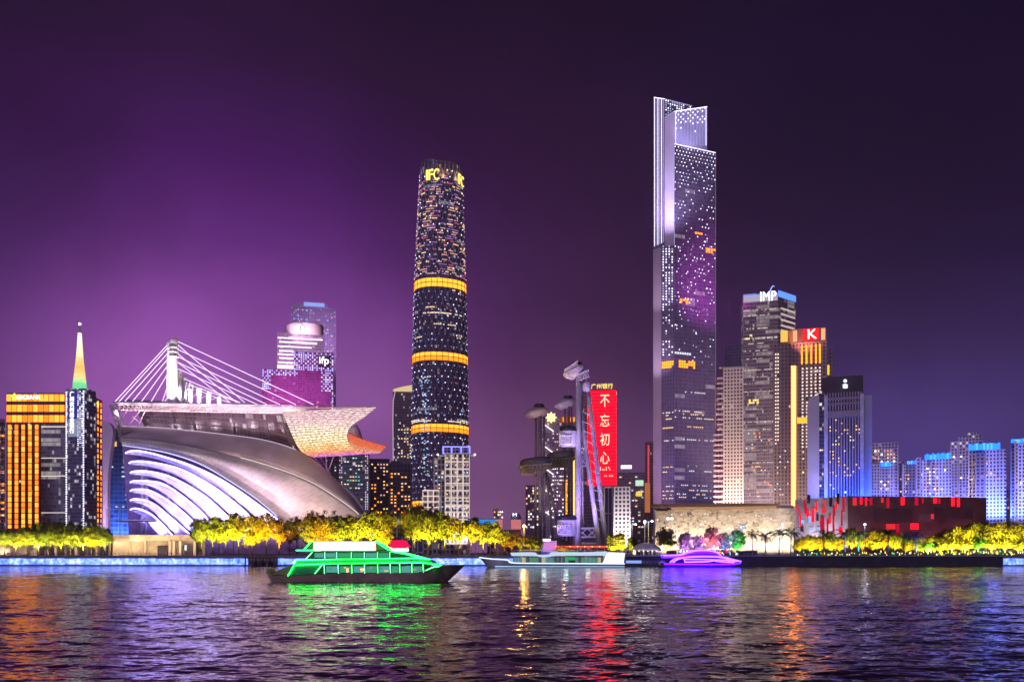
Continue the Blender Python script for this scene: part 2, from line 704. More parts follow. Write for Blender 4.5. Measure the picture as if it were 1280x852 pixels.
# ================================================================== THE SETTING
def make_water():
    rows = [-650.0, -400.0, -150.0, -40.0, 5.0, 22.0]
    py = 870.0
    while py > 707.2:
        y = CAMZ * F / (py - HOR)
        rows.append(y)
        py -= 0.25 if py < 840 else 0.3
    rows.append(QY + 3)
    rows = np.array(rows)
    nc = 720
    s = np.linspace(-1, 1, nc)
    out = np.array([1.3, 2.0, 4.0, 9.0, 25.0])
    s = np.concatenate([-out[::-1], s, out])
    hw = 22 + 0.66 * np.maximum(rows, 5)
    Xg = s[None, :] * hw[:, None]
    far = np.abs(s) > 1.5
    Xg[:, far] = np.sign(s[far])[None, :] * np.array([{2.0: 500, 4.0: 1000, 9.0: 1700, 25.0: 2400}[abs(v)] for v in s[far]])[None, :]
    Yg = np.repeat(rows[:, None], Xg.shape[1], 1)
    sp = np.gradient(rows)
    spy = np.abs(sp)[:, None]
    spx = np.gradient(Xg, axis=1)
    rg = np.random.RandomState(3)
    H = np.zeros_like(Xg)
    for k in range(84):
        lam = 0.55 * (11.0 / 0.55) ** rg.rand()
        th = math.radians(90 + rg.normal(0, 34))
        kx, ky = math.cos(th) * 2 * math.pi / lam, math.sin(th) * 2 * math.pi / lam
        amp = 0.0034 * lam ** 0.72
        ratio = lam / np.maximum(spy * abs(math.sin(th)), spx * abs(math.cos(th)) + 1e-6)
        w = np.clip((ratio - 2.2) / 2.5, 0, 1)
        ph = kx * Xg + ky * Yg + rg.rand() * 6.28
        H += w * amp * (np.sin(ph) + 0.18 * np.cos(2 * ph))
    gust = 0.75 + 0.35 * np.sin(Xg * 0.021 + Yg * 0.05) * np.sin(Yg * 0.033 - Xg * 0.012 + 1.0)
    H *= gust
    H[:, np.abs(s) > 1.2] = 0
    V = np.stack([Xg, Yg, H], -1).reshape(-1, 3).astype(np.float32)
    nr, ncol = Xg.shape
    idx = np.arange(nr * ncol).reshape(nr, ncol)
    q = np.stack([idx[:-1, :-1], idx[:-1, 1:], idx[1:, 1:], idx[1:, :-1]], -1).reshape(-1, 4)
    me = bpy.data.meshes.new('river_water')
    me.vertices.add(len(V))
    me.vertices.foreach_set('co', V.ravel())
    me.loops.add(q.size)
    me.loops.foreach_set('vertex_index', q.ravel().astype(np.int32))
    me.polygons.add(len(q))
    me.polygons.foreach_set('loop_start', np.arange(0, q.size, 4, dtype=np.int32))
    me.polygons.foreach_set('use_smooth', np.ones(len(q), bool))
    me.update(calc_edges=True)
    m, t = new_mat('river_water')
    geo = N(t, 'ShaderNodeNewGeometry')
    acc = None
    for scl, ax, kx, ky, det in ((3.4, 0.55, 0.17, 0.25, 2.5), (0.62, 0.5, 0.10, 0.15, 2.0), (0.13, 0.55, 0.03, 0.06, 3.0)):
        mp = N(t, 'ShaderNodeMapping')
        mp.inputs['Scale'].default_value = (ax, 1.0, 1.0)
        t.links.new(geo.outputs['Position'], mp.inputs[0])
        n = N(t, 'ShaderNodeTexNoise')
        n.inputs['Scale'].default_value = scl
        n.inputs['Detail'].default_value = det
        n.inputs['Distortion'].default_value = 0.5
        t.links.new(mp.outputs[0], n.inputs['Vector'])
        sub = N(t, 'ShaderNodeVectorMath', operation='SUBTRACT')
        t.links.new(n.outputs['Color'], sub.inputs[0])
        sub.inputs[1].default_value = (0.5, 0.5, 0.5)
        mul = N(t, 'ShaderNodeVectorMath', operation='MULTIPLY')
        t.links.new(sub.outputs[0], mul.inputs[0])
        mul.inputs[1].default_value = (kx * 2.0, ky * 2.0, 0)
        if acc is None:
            acc = mul.outputs[0]
        else:
            ad = N(t, 'ShaderNodeVectorMath', operation='ADD')
            t.links.new(acc, ad.inputs[0])
            t.links.new(mul.outputs[0], ad.inputs[1])
            acc = ad.outputs[0]
    ad = N(t, 'ShaderNodeVectorMath', operation='ADD')
    t.links.new(acc, ad.inputs[0])
    t.links.new(geo.outputs['Normal'], ad.inputs[1])
    nm = N(t, 'ShaderNodeVectorMath', operation='NORMALIZE')
    t.links.new(ad.outputs[0], nm.inputs[0])
    b = N(t, 'ShaderNodeBsdfPrincipled')
    b.inputs['Base Color'].default_value = (0.006, 0.007, 0.013, 1)
    b.inputs['Roughness'].default_value = 0.07
    b.inputs['IOR'].default_value = 4.2
    t.links.new(nm.outputs[0], b.inputs['Normal'])
    o = N(t, 'ShaderNodeOutputMaterial')
    t.links.new(b.outputs[0], o.inputs[0])
    me.materials.append(m)
    ob = bpy.data.objects.new('river_water', me)
    COL.objects.link(ob)
    tag(ob, kind='structure')


make_water()

b = MB()
b.face([(-2400, QY + 0.6, LAND), (2400, QY + 0.6, LAND), (2400, 2600, LAND), (-2400, 2600, LAND)])
tag(b.build('ground', ASPH), kind='structure')
b = MB()
b.box((0, QY + 8, LAND + 0.06), (900, 15, 0.12))
tag(b.build('promenade', PAVE), kind='structure')

# --- quay walls, the light wash on them added as glowing panels
def quay_wash_glow():  # uneven blue emission that paints the floodlight wash of the wall
    m, t = new_mat('quay_wash_glow')
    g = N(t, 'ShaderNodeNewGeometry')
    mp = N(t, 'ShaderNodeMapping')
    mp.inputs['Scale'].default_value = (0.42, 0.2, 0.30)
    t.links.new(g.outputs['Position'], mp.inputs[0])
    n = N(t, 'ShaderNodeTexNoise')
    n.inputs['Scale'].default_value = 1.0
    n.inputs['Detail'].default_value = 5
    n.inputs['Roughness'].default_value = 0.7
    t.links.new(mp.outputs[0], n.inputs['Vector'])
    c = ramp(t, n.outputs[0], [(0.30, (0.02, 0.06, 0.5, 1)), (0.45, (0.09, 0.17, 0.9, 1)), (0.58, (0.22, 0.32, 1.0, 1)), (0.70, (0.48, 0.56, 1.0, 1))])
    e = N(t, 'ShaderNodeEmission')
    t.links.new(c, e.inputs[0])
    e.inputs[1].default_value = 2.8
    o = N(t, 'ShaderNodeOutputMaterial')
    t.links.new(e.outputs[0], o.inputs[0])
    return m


QL = quay_wash_glow()
LP = [emit('quay_wash_glow_%s' % k, c, s, True) for k, c, s in (('blue', (0.30, 0.56, 1.0), 1.5), ('pale', (0.58, 0.74, 1.0), 1.7), ('dim', (0.20, 0.40, 0.95), 0.9), ('soft', (0.42, 0.6, 1.0), 1.2))]


def quay(pa, pb, label, lit=None):
    xa, xb = X(pa, QY), X(pb, QY)
    o = thing('quay_wall', label, 'quay wall', ((xa + xb) / 2, QY, 0))
    b = MB()
    b.box(((xa + xb) / 2, QY + 0.4, 1.4), (xb - xa, 1.0, 5.6))
    b.build('wall_face', CONC if lit else UNLITC, o)
    b = MB()
    b.box(((xa + xb) / 2, QY + 0.3, LAND + 0.25), (xb - xa, 1.6, 0.5))
    b.build('coping', CONC, o)
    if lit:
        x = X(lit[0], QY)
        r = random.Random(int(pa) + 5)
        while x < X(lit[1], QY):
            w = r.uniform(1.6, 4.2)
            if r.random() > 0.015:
                panel(o, 'wash_glow_panel', (x + w / 2, QY - 0.2, 2.0), (w - 0.02, 0.18, 2.7 + r.uniform(-0.35, 0.1)), 0, QL)
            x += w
    return o


UNLITC = plain('unlit_concrete', (0.05, 0.05, 0.075), 0.75, var=0.3, scale=0.3)  # concrete with the darkness of the unlit wall put into its colour
quay(-700, 302, 'quay wall with blue-white light wash painted on, below the stadium and the bank', (-160, 302))
quay(302.3, 782, 'quay wall with pale blue painted light wash behind the green and white cruise boats', (346, 640))
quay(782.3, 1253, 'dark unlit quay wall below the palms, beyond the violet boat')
quay(1253.3, 2000, 'quay wall with a bright stretch of painted light wash under the big yellow trees', (1254, 1330))

REDMET = plain('rust_red_rail', (0.26, 0.09, 0.06), 0.55)


def railing(pa, pb, label, mat):
    xa, xb = X(pa, QY), X(pb, QY)
    o = thing('railing', label, 'railing', ((xa + xb) / 2, QY + 0.4, LAND + 0.5))
    b = MB()
    for z in (0.35, 0.75, 1.15):
        b.box(((xa + xb) / 2, QY + 0.4, LAND + 0.5 + z), (xb - xa, 0.09, 0.09))
    b.build('rail', mat, o)
    n = int((xb - xa) / 1.9)
    for i in range(n + 1):
        panel(o, 'post', (xa + (xb - xa) * i / n, QY + 0.4, LAND + 1.12), (0.16, 0.16, 1.24), 0, mat)


railing(-40, 300, 'red-brown promenade railing before the pavilion and bank trees', REDMET)
railing(346, 640, 'red-brown promenade railing behind the green cruise boat', REDMET)
railing(930, 1300, 'pale blue promenade railing along the palm and yellow tree quay', plain('blue_rail', (0.25, 0.3, 0.5), 0.5))

# ================================================================== BUILDINGS
# --- sliver of a block at the picture's edge, and the bank with its spire
GL_BLUE = facade('blue_glass', (0.03, 0.045, 0.085), (0.10, 0.10, 0.13), 3.2, 3.6, 0.12, 0.2, lit=0.03, lits=0.5)
GL_DARK = facade('dark_glass', (0.03, 0.032, 0.06), (0.09, 0.085, 0.12), 3.0, 3.6, 0.15, 0.22, lit=0.02, lits=0.4)
GL_BANK = facade('bank_glass', (0.22, 0.25, 0.36), (0.36, 0.36, 0.44), 2.2, 4.2, 0.1, 0.14, lit=0.10, litcol=(1, .9, .75), lits=0.35, rowlit=0.10, rows=0.35)

o, q = tower('balcony_block', 'thin sliver of a balconied block beside the amber bank', 'building', -70, 6.5, 840, 30, 521,
             facade('pinkish_wall', (0.05, 0.04, 0.05), (0.42, 0.32, 0.34), 3.0, 3.4, 0.35, 0.4, lit=0.12, lits=0.8))
wins(o, q[0], q[1], 840, 0.86, 0.995, 2, 530, 655, 16, 3.0, 3.2, [WARM, AMBER, PINK], 0.7, 4)
for py in range(524, 656, 8):
    strip(o, 'balcony', q[0], q[1], 840, py, py + 1.2, STEEL, 1.2, 1.2, 0.8, 1.0)


def bank():
    Y = 900.0
    A, T0, T1 = Vector((X(8, Y), Y)), Vector((X(84, Y), Y)), Vector((X(107, Y - 6), Y - 6))
    E = Vector((X(128, 946), 946))
    o = thing('bank_tower', 'amber-lit bank block with a dotted corner turret and tall lit spire', 'building', (X(60, Y), Y, LAND))
    back = Vector((X(10, 960), 960))
    b = MB()
    b.prism([tuple(A), tuple(T0), tuple(T1), tuple(E), tuple(back)], LAND, Z(491, Y))
    b.build('facade', facade('bank_wall', (0.05, 0.03, 0.03), (0.20, 0.12, 0.10), 3.0, 3.6, 0.3, 0.3, lit=0.03), o)
    # recessed glass field in the middle of the front
    strip(o, 'glass_wall', A, T0, Y, 530, 692, GL_BANK, 0.6, 0.8, 0.575, 0.985)
    strip(o, 'glass_wall', T1, E, Y, 535, 692, GL_BANK, 0.6, 0.8, 0.06, 0.52)
    for py, w in ((532.5, 1.4), (571.8, 0.9), (594, 1.1), (640, 0.9)):
        strip(o, 'floor_light', A, T0, Y, py, py + w, emit('soft_white_strip', (1.0, 0.86, 0.75), 0.9), 0.9, 0.5, 0.58, 0.98)
    mats = [AMBER, emit('deep_amber_window', (1.0, 0.19, 0.008), 2.0), emit('bright_amber_window', (1.0, 0.30, 0.03), 2.6)]
    wins(o, A, T0, Y, 0.0, 0.96, 11, 490.5, 529.5, 3, 5.6, 8.4, mats, 1.0, 3)
    wins(o, A, T0, Y, 0.0, 0.555, 5, 530, 662, 19, 4.0, 5.8, mats, 1.0, 4)
    wins(o, T1, E, 915, 0.06, 1.0, 5, 497, 528, 4, 3.2, 5.5, mats, 1.0, 5)
    wins(o, T1, E, 915, 0.62, 1.0, 2, 530, 660, 19, 3.2, 4.6, mats + [PINK], 0.95, 6)
    # corner turret
    b = MB()
    tq = [(T0.x, T0.y - 3), (T1.x, T1.y - 3), (T1.x + 4, T1.y + 14), (T0.x, T0.y + 14)]
    b.prism(tq, LAND, Z(487, Y))
    tu = b.build('turret', facade('turret_glass', (0.13, 0.15, 0.34), (0.3, 0.3, 0.42), 2.6, 3.6, 0.12, 0.2, lit=0.22, litcol=(.6, .7, 1), lits=0.7), o)
    f0, f1 = Vector(tq[0]), Vector(tq[1])
    for u in (0.04, 0.97):
        wins(o, f0, f1, Y - 3, u - 0.03, u + 0.03, 1, 489, 688, 66, 1.5, 1.5, [DOT], 1.0, 8, 'led_point')
    wins(o, f0, f1, Y - 3, 0.62, 0.95, 3, 489, 560, 30, 1.0, 1.0, [DOT, DIMDOT], 0.8, 9, 'led_point')
    strip(o, 'sign_panel', f0, f1, Y - 3, 489, 524, emit('sign_panel_blue', (0.05, 0.06, 0.5), 0.5), 0.4, 0.4, 0.15, 0.62)
    strip(o, 'sign_panel', f0, f1, Y - 3, 524, 546, emit('sign_panel_pale', (0.45, 0.5, 0.75), 0.55), 0.4, 0.4, 0.15, 0.85)
    text(o, 'sign_lettering', '广\n州\n农\n村\n商\n业\n银\n行', f0, f1, Y - 3, 0.37, 515.5, 52, WHITE, 6.6, 0.9, 0.3, 1.0)
    text(o, 'sign_lettering', 'GRCBANK', A, T0, Y, 0.37, 496.3, 5.0, WHITE, 30, 1.2)
    # flower-like emblem in front of the lettering
    for (fa, fb, u, YY, py) in ((A, T0, 0.145, Y, 496), (T1, E, 0.62, 915, 503)):
        d = (fb - fa)
        nrm = Vector((d.y, -d.x)).normalized()
        c = fa + d * u + nrm * 1.6
        b = MB()
        zc, s = Z(py, YY), YY / F
        dd = d.normalized()
        for k in range(5):
            a = 2 * math.pi * k / 5 + 0.3
            pts = []
            for r_, da in ((1.0, 0), (3.4, -0.42), (4.9, 0), (3.4, 0.42)):
                pts.append((c.x + dd.x * math.cos(a + da) * r_ * s, c.y + dd.y * math.cos(a + da) * r_ * s, zc + math.sin(a + da) * r_ * s))
            b.face(pts)
        b.build('emblem', YEL, o, solid=0.3)
    # spire: three lit stages and a mast with a lamp
    cx, cy = (T0.x + T1.x) / 2, T0.y + 4
    stages = [(488, 478, 8.4, 7.7, led_mat('spire_green', None, [(0, (0.15, 0.9, 0.35, 1)), (1, (0.3, 1, 0.5, 1))], 1.1, 9, 0.6, 1, 8)),
              (478, 446, 7.7, 4.2, led_mat('spire_amber', None, [(0, (0.35, 0.9, 0.35, 1)), (.25, (0.95, 0.75, 0.3, 1)), (.6, (1, 0.55, 0.12, 1)), (1, (1, 0.75, 0.35, 1))], 1.4, 20, 0.55, 1, 8)),
              (446, 415, 4.2, 2.2, led_mat('spire_cream', None, [(0, (1, 0.75, 0.35, 1)), (.5, (1, 0.82, 0.55, 1)), (1, (1, 0.95, 0.85, 1))], 1.7, 20, 0.5, 1, 8))]
    s = Y / F
    for p0, p1, r0, r1, m in stages:
        b = MB()
        G, U = [], []
        for i, (py, rr) in enumerate(((p0, r0), (p1, r1))):
            G.append([(cx + rr * s * math.cos(math.pi / 4 + k * math.pi / 2 + 0.25) * 1.2, cy + rr * s * math.sin(math.pi / 4 + k * math.pi / 2 + 0.25) * 1.2, Z(py, Y)) for k in range(5)])
            U.append([(k, i) for k in range(5)])
        b.grid(G, U)
        sp = b.build('spire', m, o)
    b = MB()
    b.tube([(cx, cy, Z(415, Y)), (cx, cy, Z(403, Y)), (cx, cy, Z(394, Y))], [0.7, 0.4, 0.15])
    b.build('mast', STEEL, o)
    b = MB()
    b.lathe((cx, cy, Z(403.5, Y)), [(0.01, -1.3), (1.0, -0.8), (1.3, 0), (1.0, 0.8), (0.01, 1.3)], 10)
    b.build('mast_lamp', emit('mast_lamp', (1, 0.95, 1), 6), o)
    strip(o, 'podium', A, T1, Y, 660, 692, plain('bank_podium', (0.4, 0.33, 0.28), 0.6), 3, 4, 0.0, 1.0)
    wins(o, A, T0, Y - 4, 0.02, 0.98, 12, 664, 690, 3, 4.0, 4.5, [WARM, YEL, AMBER], 0.7, 11)


bank()

# dark blue glass block between bank and stadium, washed blue from the street
o, q = tower('glass_block', 'dark blue glass block seen between the bank and the stadium', 'building', 131, 172, 700, 40, 536, GL_BLUE)
wins(o, q[0], q[1], 700, 0.15, 0.85, 6, 575, 655, 14, 3.4, 1.6, [BLUEW, COOL], 0.10, 5)
strip(o, 'floor_light', q[0], q[1], 700, 552, 558, emit('orange_floor', (1.0, 0.55, 0.15), 1.0), 0.5, 0.5, 0.12, 0.36)
for k in (0.2, 0.55, 0.9):
    p = q[0].lerp(q[1], k)
    spot(o, 'blue_floodlight', (p.x, p.y - 14, LAND + 1), (p.x, p.y, LAND + 35), 260000, (0.1, 0.25, 1.0), 95, 0.8, 1.0)


# ------------------------------------------------------------------ stadium
def stadium():
    o = thing('stadium', 'shell-roofed stadium with white cable mast, glowing louvres and LED canopy', 'stadium', (X(300, 490), 490, LAND))
    UP = [(150.5, 533), (182, 534), (214, 536), (270.6, 542), (327, 549.6), (369, 562), (397, 579), (425, 606), (442, 624), (460, 648)]
    CR = [(150.5, 548), (182, 550), (214, 554), (270, 564.5), (321, 577), (374.6, 595.5), (411, 615), (448, 642), (456, 660), (462, 692)]
    LO = [(153, 556), (182, 560.5), (214, 567), (251, 580), (287.5, 601), (321, 623.6), (348, 646), (366, 662), (380, 678), (395, 692)]
    n = 48

    def surf(C0, C1, Y0, Y1, bulge, rows, wob=0):
        G = []
        for i in range(rows + 1):
            v = i / rows
            row = []
            for j in range(n + 1):
                u = j / n
                a, c = lerp_pts(C0, u), lerp_pts(C1, u)
                px, py = a[0] + (c[0] - a[0]) * v, a[1] + (c[1] - a[1]) * v
                yy = Y0 + (Y1 - Y0) * v - bulge * math.sin(math.pi * v) + 26 * u
                row.append(P(px, py, yy))
            G.append(row)
        return G
    SHELL = plain('shell_cladding', (0.62, 0.56, 0.58), 0.75, var=0.25, scale=0.07)
    # joints of the cladding as fine grooves
    t = SHELL.node_tree
    bs = [x for x in t.nodes if x.type == 'BSDF_PRINCIPLED'][0]
    uv = N(t, 'ShaderNodeUVMap')
    br = N(t, 'ShaderNodeTexBrick')
    br.inputs['Scale'].default_value = 1.0
    br.inputs['Mortar Size'].default_value = 0.0012
    br.inputs['Brick Width'].default_value = 0.035
    br.inputs['Row Height'].default_value = 0.11
    t.links.new(uv.outputs[0], br.inputs[0])
    src = bs.inputs['Base Color'].links[0].from_socket
    br.inputs['Color1'].default_value = (1, 1, 1, 1)
    br.inputs['Color2'].default_value = (0.9, 0.9, 0.9, 1)
    br.inputs['Mortar'].default_value = (0.65, 0.65, 0.65, 1)
    t.links.new(mixc(t, 1.0, src, br.outputs[0], 'MULTIPLY'), bs.inputs['Base Color'])
    b = MB()
    b.grid(surf(CR, LO, 476, 470, 5, 10))
    b.build('shell', SHELL, o, True, 1.2)
    b = MB()
    b.grid(surf(UP, CR, 486, 474, 1, 6))
    b.build('shell_rim', plain('rim_cladding', (0.38, 0.31, 0.36), 0.75, var=0.25, scale=0.08), o, True, 1.0)
    # crease line lit along its right half, and the gallery's lit edge
    b = MB()
    b.tube([P(*lerp_pts(CR, 0.40 + 0.38 * k / 30), 473.2 + 26 * (0.40 + 0.38 * k / 30)) for k in range(31)], 0.20)
    b.build('edge_light', emit('edge_white', (1, 0.88, 0.8), 1.0), o)
    b = MB()
    b.tube([P(*[c + d for c, d in zip(lerp_pts(UP, 0.0 + 0.56 * k / 30), (0, -0.7))], 485 + 26 * 0.56 * k / 30) for k in range(31)], 0.20)
    b.build('edge_light', emit('edge_pale', (0.9, 0.72, 0.85), 0.7), o)
    # second shell behind the right foot
    b = MB()
    U2 = [(418, 600), (428, 606), (440, 616), (451, 630), (458, 648), (462, 692)]
    L2 = [(414, 604), (424, 616), (434, 630), (441, 640), (446, 660), (448, 692)]
    b.grid([[P(*lerp_pts(C, j / 16), 520) for j in range(17)] for C in (U2, L2)])
    b.build('rear_shell', plain('rear_shell_white', (0.62, 0.58, 0.62), 0.5), o, True, 0.8)
    # dark interior wall behind the louvres and the inner columns
    b = MB()
    LO2 = [(153, 557)] + LO[1:]
    BT = [(163, 692)] * 3 + [(185 + 22 * k, 692) for k in range(7)]
    b.grid([[P(*lerp_pts(C, j / 30), 488) for j in range(31)] for C in (LO2, BT)])
    b.build('inner_wall', plain('inner_wall', (0.36, 0.26, 0.52), 0.7), o)
    for px in (178, 183, 210, 219, 243):
        b = MB()
        b.tube([P(px, 692, 482), P(px, 566 + (px - 178) * 0.35, 482)], 1.0, 8)
        b.build('inner_column', plain('column_white', (0.6, 0.56, 0.64), 0.5), o, True)
    # louvres: curved fins, each with a light line on its upper lip
    FIN = [[(157, 566), (163, 563.5), (176, 563.5), (200, 569), (243, 583), (288, 606), (346, 648), (366, 668)],
           [(161.5, 578.5), (167, 576.5), (186, 577), (223, 585), (257, 602), (285, 621), (313, 645), (334, 668)],
           [(163, 590.5), (168, 588.8), (186, 589), (214, 596), (251, 616), (275, 636), (296, 657), (306, 670)],
           [(163, 602.5), (168, 600.8), (186, 601), (205, 605), (230, 621), (254, 642), (268, 660), (278, 671)],
           [(163, 613), (168, 611.4), (184, 612), (200, 619), (222, 634), (240, 650), (252, 664), (258, 671)],
           [(163, 625), (168, 623.4), (182, 625), (196, 632), (212, 645), (226, 657), (237, 667), (242, 672)],
           [(163, 636.5), (168, 635), (178, 637), (190, 643), (200, 652), (208, 660), (215, 668), (219, 672)]]
    FIN.append([(164, 649), (168, 648), (173, 649), (180, 653), (186, 659), (191, 664), (196, 669), (199, 672)])
    FINM = plain('fin_white', (0.66, 0.63, 0.72), 0.5, var=0.12, scale=0.4)
    LEDF = emit('fin_led', (0.38, 0.29, 1.0), 9.0, True)
    for k in range(7):
        T, Bn = FIN[k], FIN[k + 1]
        b = MB()
        m = 30
        G = []
        for r_ in range(5):
            v = r_ / 4
            row = []
            for j in range(m + 1):
                u = j / m
                a, c = lerp_pts(T, u), lerp_pts(Bn, u)
                cover = 0.26 + 0.54 * min(1, max(0, u - 0.06) * 2.0)
                yy = 464 + 9 * u + (0.0 if u > 0.12 else (0.12 - u) * 60)
                row.append(P(a[0] + (c[0] - a[0]) * cover * v, a[1] + (c[1] - a[1]) * cover * v, yy + 3.2 * v + 1.5 * math.sin(math.pi * v)))
            G.append(row)
        b.grid(G)
        fin = b.build('louvre', FINM, o, True, 0.35)
        b = MB()
        b.tube([P(*lerp_pts(T, j / 40), 463.6 + 9 * j / 40 + (0.0 if j / 40 > 0.12 else (0.12 - j / 40) * 60)) for j in range(41)], 0.33)
        b.build('light_line', LEDF, fin)
        # floodlights at the foot of every fin shine up its face
        for u_, e_ in ((0.95, 15000), (0.72, 13000), (0.5, 6000), (0.28, 1800)):
            a, c = lerp_pts(FIN[k + 1], u_ * 0.86), lerp_pts(T, max(0, u_ * .86 - 0.22))
            L0 = P(a[0], a[1] + 1, 460 + 9 * u_)
            spot(o, 'fin_floodlight', L0, P(c[0], c[1] + 5, 466 + 9 * u_), e_, (0.30, 0.23, 1.0), 100, 0.9, 0.6)
    b = MB()
    b.tube([P(*lerp_pts(LO, 0.0 + 0.66 * j / 40), 468.5 + 26 * 0.66 * j / 40) for j in range(41)], 0.28)
    b.build('light_line', emit('rim_led', (0.66, 0.66, 1.0), 1.3, True), o)
    # round tip that ties the fins together, and the small canopy
    b = MB()
    b.lathe(P(171, 651, 466), [(0.05, 0.9), (5.5, 0.5), (8.0, 0.0), (5.5, -0.4), (0.05, -0.5)], 24, 1.5, 1.0)
    b.build('entrance_canopy', WHITEP, o, True)
    # glazed gallery
    GAL = facade('gallery_glass', (0.06, 0.035, 0.055), (0.12, 0.08, 0.10), 2.0, 2.6, 0.10, 0.16, lit=0.05, litcol=(1, .75, .8), lits=0.55, rowlit=0.06, rows=0.4, rough=0.25)
    b = MB()
    TOPL = [(170, 513), (220, 513), (280, 513.5), (330, 515), (356, 516.5)]
    BOTL = [(182, 534.5), (225, 537.5), (284, 544), (335, 551.5), (371, 563.5)]
    G = [[P(*lerp_pts(C, j / 20), 491 + 14 * j / 20) for j in range(21)] for C in (TOPL, BOTL)]
    b.grid(G, [[(j * 4.2, v) for j in range(21)] for v in (14.0, 1.0)])
    b.build('gallery_glazing', GAL, o)
    for u in (0.03, 0.22, 0.33, 0.54, 0.76, 0.93):
        a, c = lerp_pts(TOPL, u), lerp_pts(BOTL, u)
        b = MB()
        b.tube([P(a[0], a[1] - 1, 489 + 14 * u), P(a[0] + (c[0] - a[0]) * .4 + 0.8, (a[1] + c[1]) / 2, 488 + 14 * u), P(c[0], c[1], 489 + 14 * u)], 0.30)
        b.build('gallery_mullion', DARK, o)
    b = MB()
    for v in (0.3, 0.62):
        b.tube([P(*[(1 - v) * p + v * q_ for p, q_ in zip(lerp_pts(TOPL, u / 20), lerp_pts(BOTL, u / 20))], 490.2 + 14 * u / 20) for u in range(21)], 0.12)
    b.build('gallery_rail', DARK, o)
    # roof slab over a lattice truss
    b = MB()
    rp = [P(140, 503.5, 474), P(398, 508, 496), P(415, 509, 540), P(160, 500, 540)]
    for dz in (0.0,):
        b.face(rp)
    b.build('roof_slab', plain('roof_sheet', (0.58, 0.54, 0.64), 0.45, 0.2), o, solid=0.9)
    TR = plain('truss_steel', (0.58, 0.50, 0.52), 0.5, var=0.15)
    b = MB()
    m = 46
    for j in range(m):
        u, u2 = j / m, (j + 1) / m
        y0, y1 = 475 + 20 * u, 475 + 20 * u2
        p0, p1 = P(143 + 252 * u, 505.5 + 3.5 * u, y0), P(143 + 252 * u2, 505.5 + 3.5 * u2, y1)
        q0, q1 = P(148 + 214 * u, 512.5 + 4 * u, y0 + 1), P(148 + 214 * u2, 512.5 + 4 * u2, y1 + 1)
        b.tube([p0, p1], 0.28, 5, False)
        b.tube([q0, q1], 0.24, 5, False)
        b.tube([p0, (q0 + q1) / 2], 0.14, 4, False)
        b.tube([(q0 + q1) / 2, p1], 0.14, 4, False)
    b.build('roof_truss', TR, o)
    b = MB()
    b.grid([[P(146 + 246 * j / 20, 506 + 4 * j / 20, 487 + 16 * j / 20) for j in range(21)], [P(150 + 212 * j / 20, 513 + 3.5 * j / 20, 492 + 14 * j / 20) for j in range(21)]])
    b.build('roof_soffit', plain('soffit', (0.62, 0.50, 0.52), 0.6), o)
    for j in range(9):
        p = P(155 + 26 * j, 512 + 0.4 * j, 478 + 2 * j)
        spot(o, 'soffit_lamp', p + Vector((0, -9, -3)), p + Vector((0, 10, 2.5)), 9000, (1.0, 0.70, 0.86), 100, 1.0, 0.5)
    # raking struts at the prow
    for dx in (0, 5):
        b = MB()
        b.tube([P(138.5 + dx, 506 + dx * 0.7, 470), P(147 + dx * .7, 530, 474), P(152 + dx * 0.6, 552, 478)], 0.95 - dx * 0.05, 8)
        b.build('prow_strut', plain('strut_paint', (0.5, 0.44, 0.46), 0.5), o, True)
    b = MB()
    for (a, c) in (((147, 511), (160, 533)), ((160, 533), (176, 512)), ((160, 512), (150, 527)), ((165, 520), (181, 534)), ((172, 534), (182, 512))):
        b.tube([P(*a, 482), P(*c, 483)], 0.28, 5)
    b.build('prow_lattice', TR, o)
    # masts
    MASTM = plain('mast_white', (0.8, 0.76, 0.8), 0.45, var=0.06)
    LM = []
    for k, (px, top, w, yy) in enumerate(((211.5, 428, 1.25, 486), (217.5, 424, 1.9, 486), (224, 463, 1.2, 492), (230, 471, 1.35, 497), (238.3, 479, 1.3, 502),
                                         (249, 485.5, 1.25, 507), (261, 491, 1.2, 512), (274.5, 496.5, 1.2, 517))):
        b = MB()
        zt, zb = Z(top, yy), Z(504, yy)
        b.tube([(X(px, yy), yy, zb), (X(px, yy), yy, zt - 2), (X(px, yy), yy, zt)], [w, w, w * 0.8], 12)
        cap = zt
        ms = b.build('roof_mast', MASTM, o, True)
        b = MB()
        b.lathe((X(px, yy), yy, zt), [(w * 1.25, -2.6), (w * 1.3, -0.2), (w * 1.1, 0.3), (0.05, 0.6)], 12)
        for dz in (-4.5, -7.0, -9.5) if k == 1 else (-3.4,):
            b.lathe((X(px, yy), yy, zt + dz), [(w * 1.02, -0.5), (w * 1.4, -0.4), (w * 1.4, 0.4), (w * 1.02, 0.5)], 12)
        b.build('mast_head', MASTM, ms, True)
        e_ = 34000 if k < 2 else 16000
        spot(o, 'mast_floodlight', (X(px - 5, yy), yy - 14, zb + 1), (X(px, yy), yy, (zb + zt) / 2 + 3), e_, (1.0, 0.74, 1.0), 85, 0.8, 0.5)
    CAB = emit('lit_cable', (0.95, 0.78, 1.0), 1.5)

    def cable(a, ya, c, yc, r_=0.2):
        b = MB()
        b.tube([P(*a, ya), P(*c, yc)], r_, 5, False)
        b.build('stay_cable', CAB, o)
    for top, foot in (((211, 429), 144), ((211, 433), 149), ((210, 441), 156), ((210, 448), 165.5), ((210, 456), 177), ((210, 466), 189), ((210, 481), 203), ((210, 496), 206)):
        cable(top, 485, (foot, 501.5), 477)
    for top, foot in (((221, 426), 392), ((221, 436), 370), ((221, 445), 350), ((221, 452), 334), ((221, 460), 322)):
        cable(top, 486, (foot, 505.5), 512)
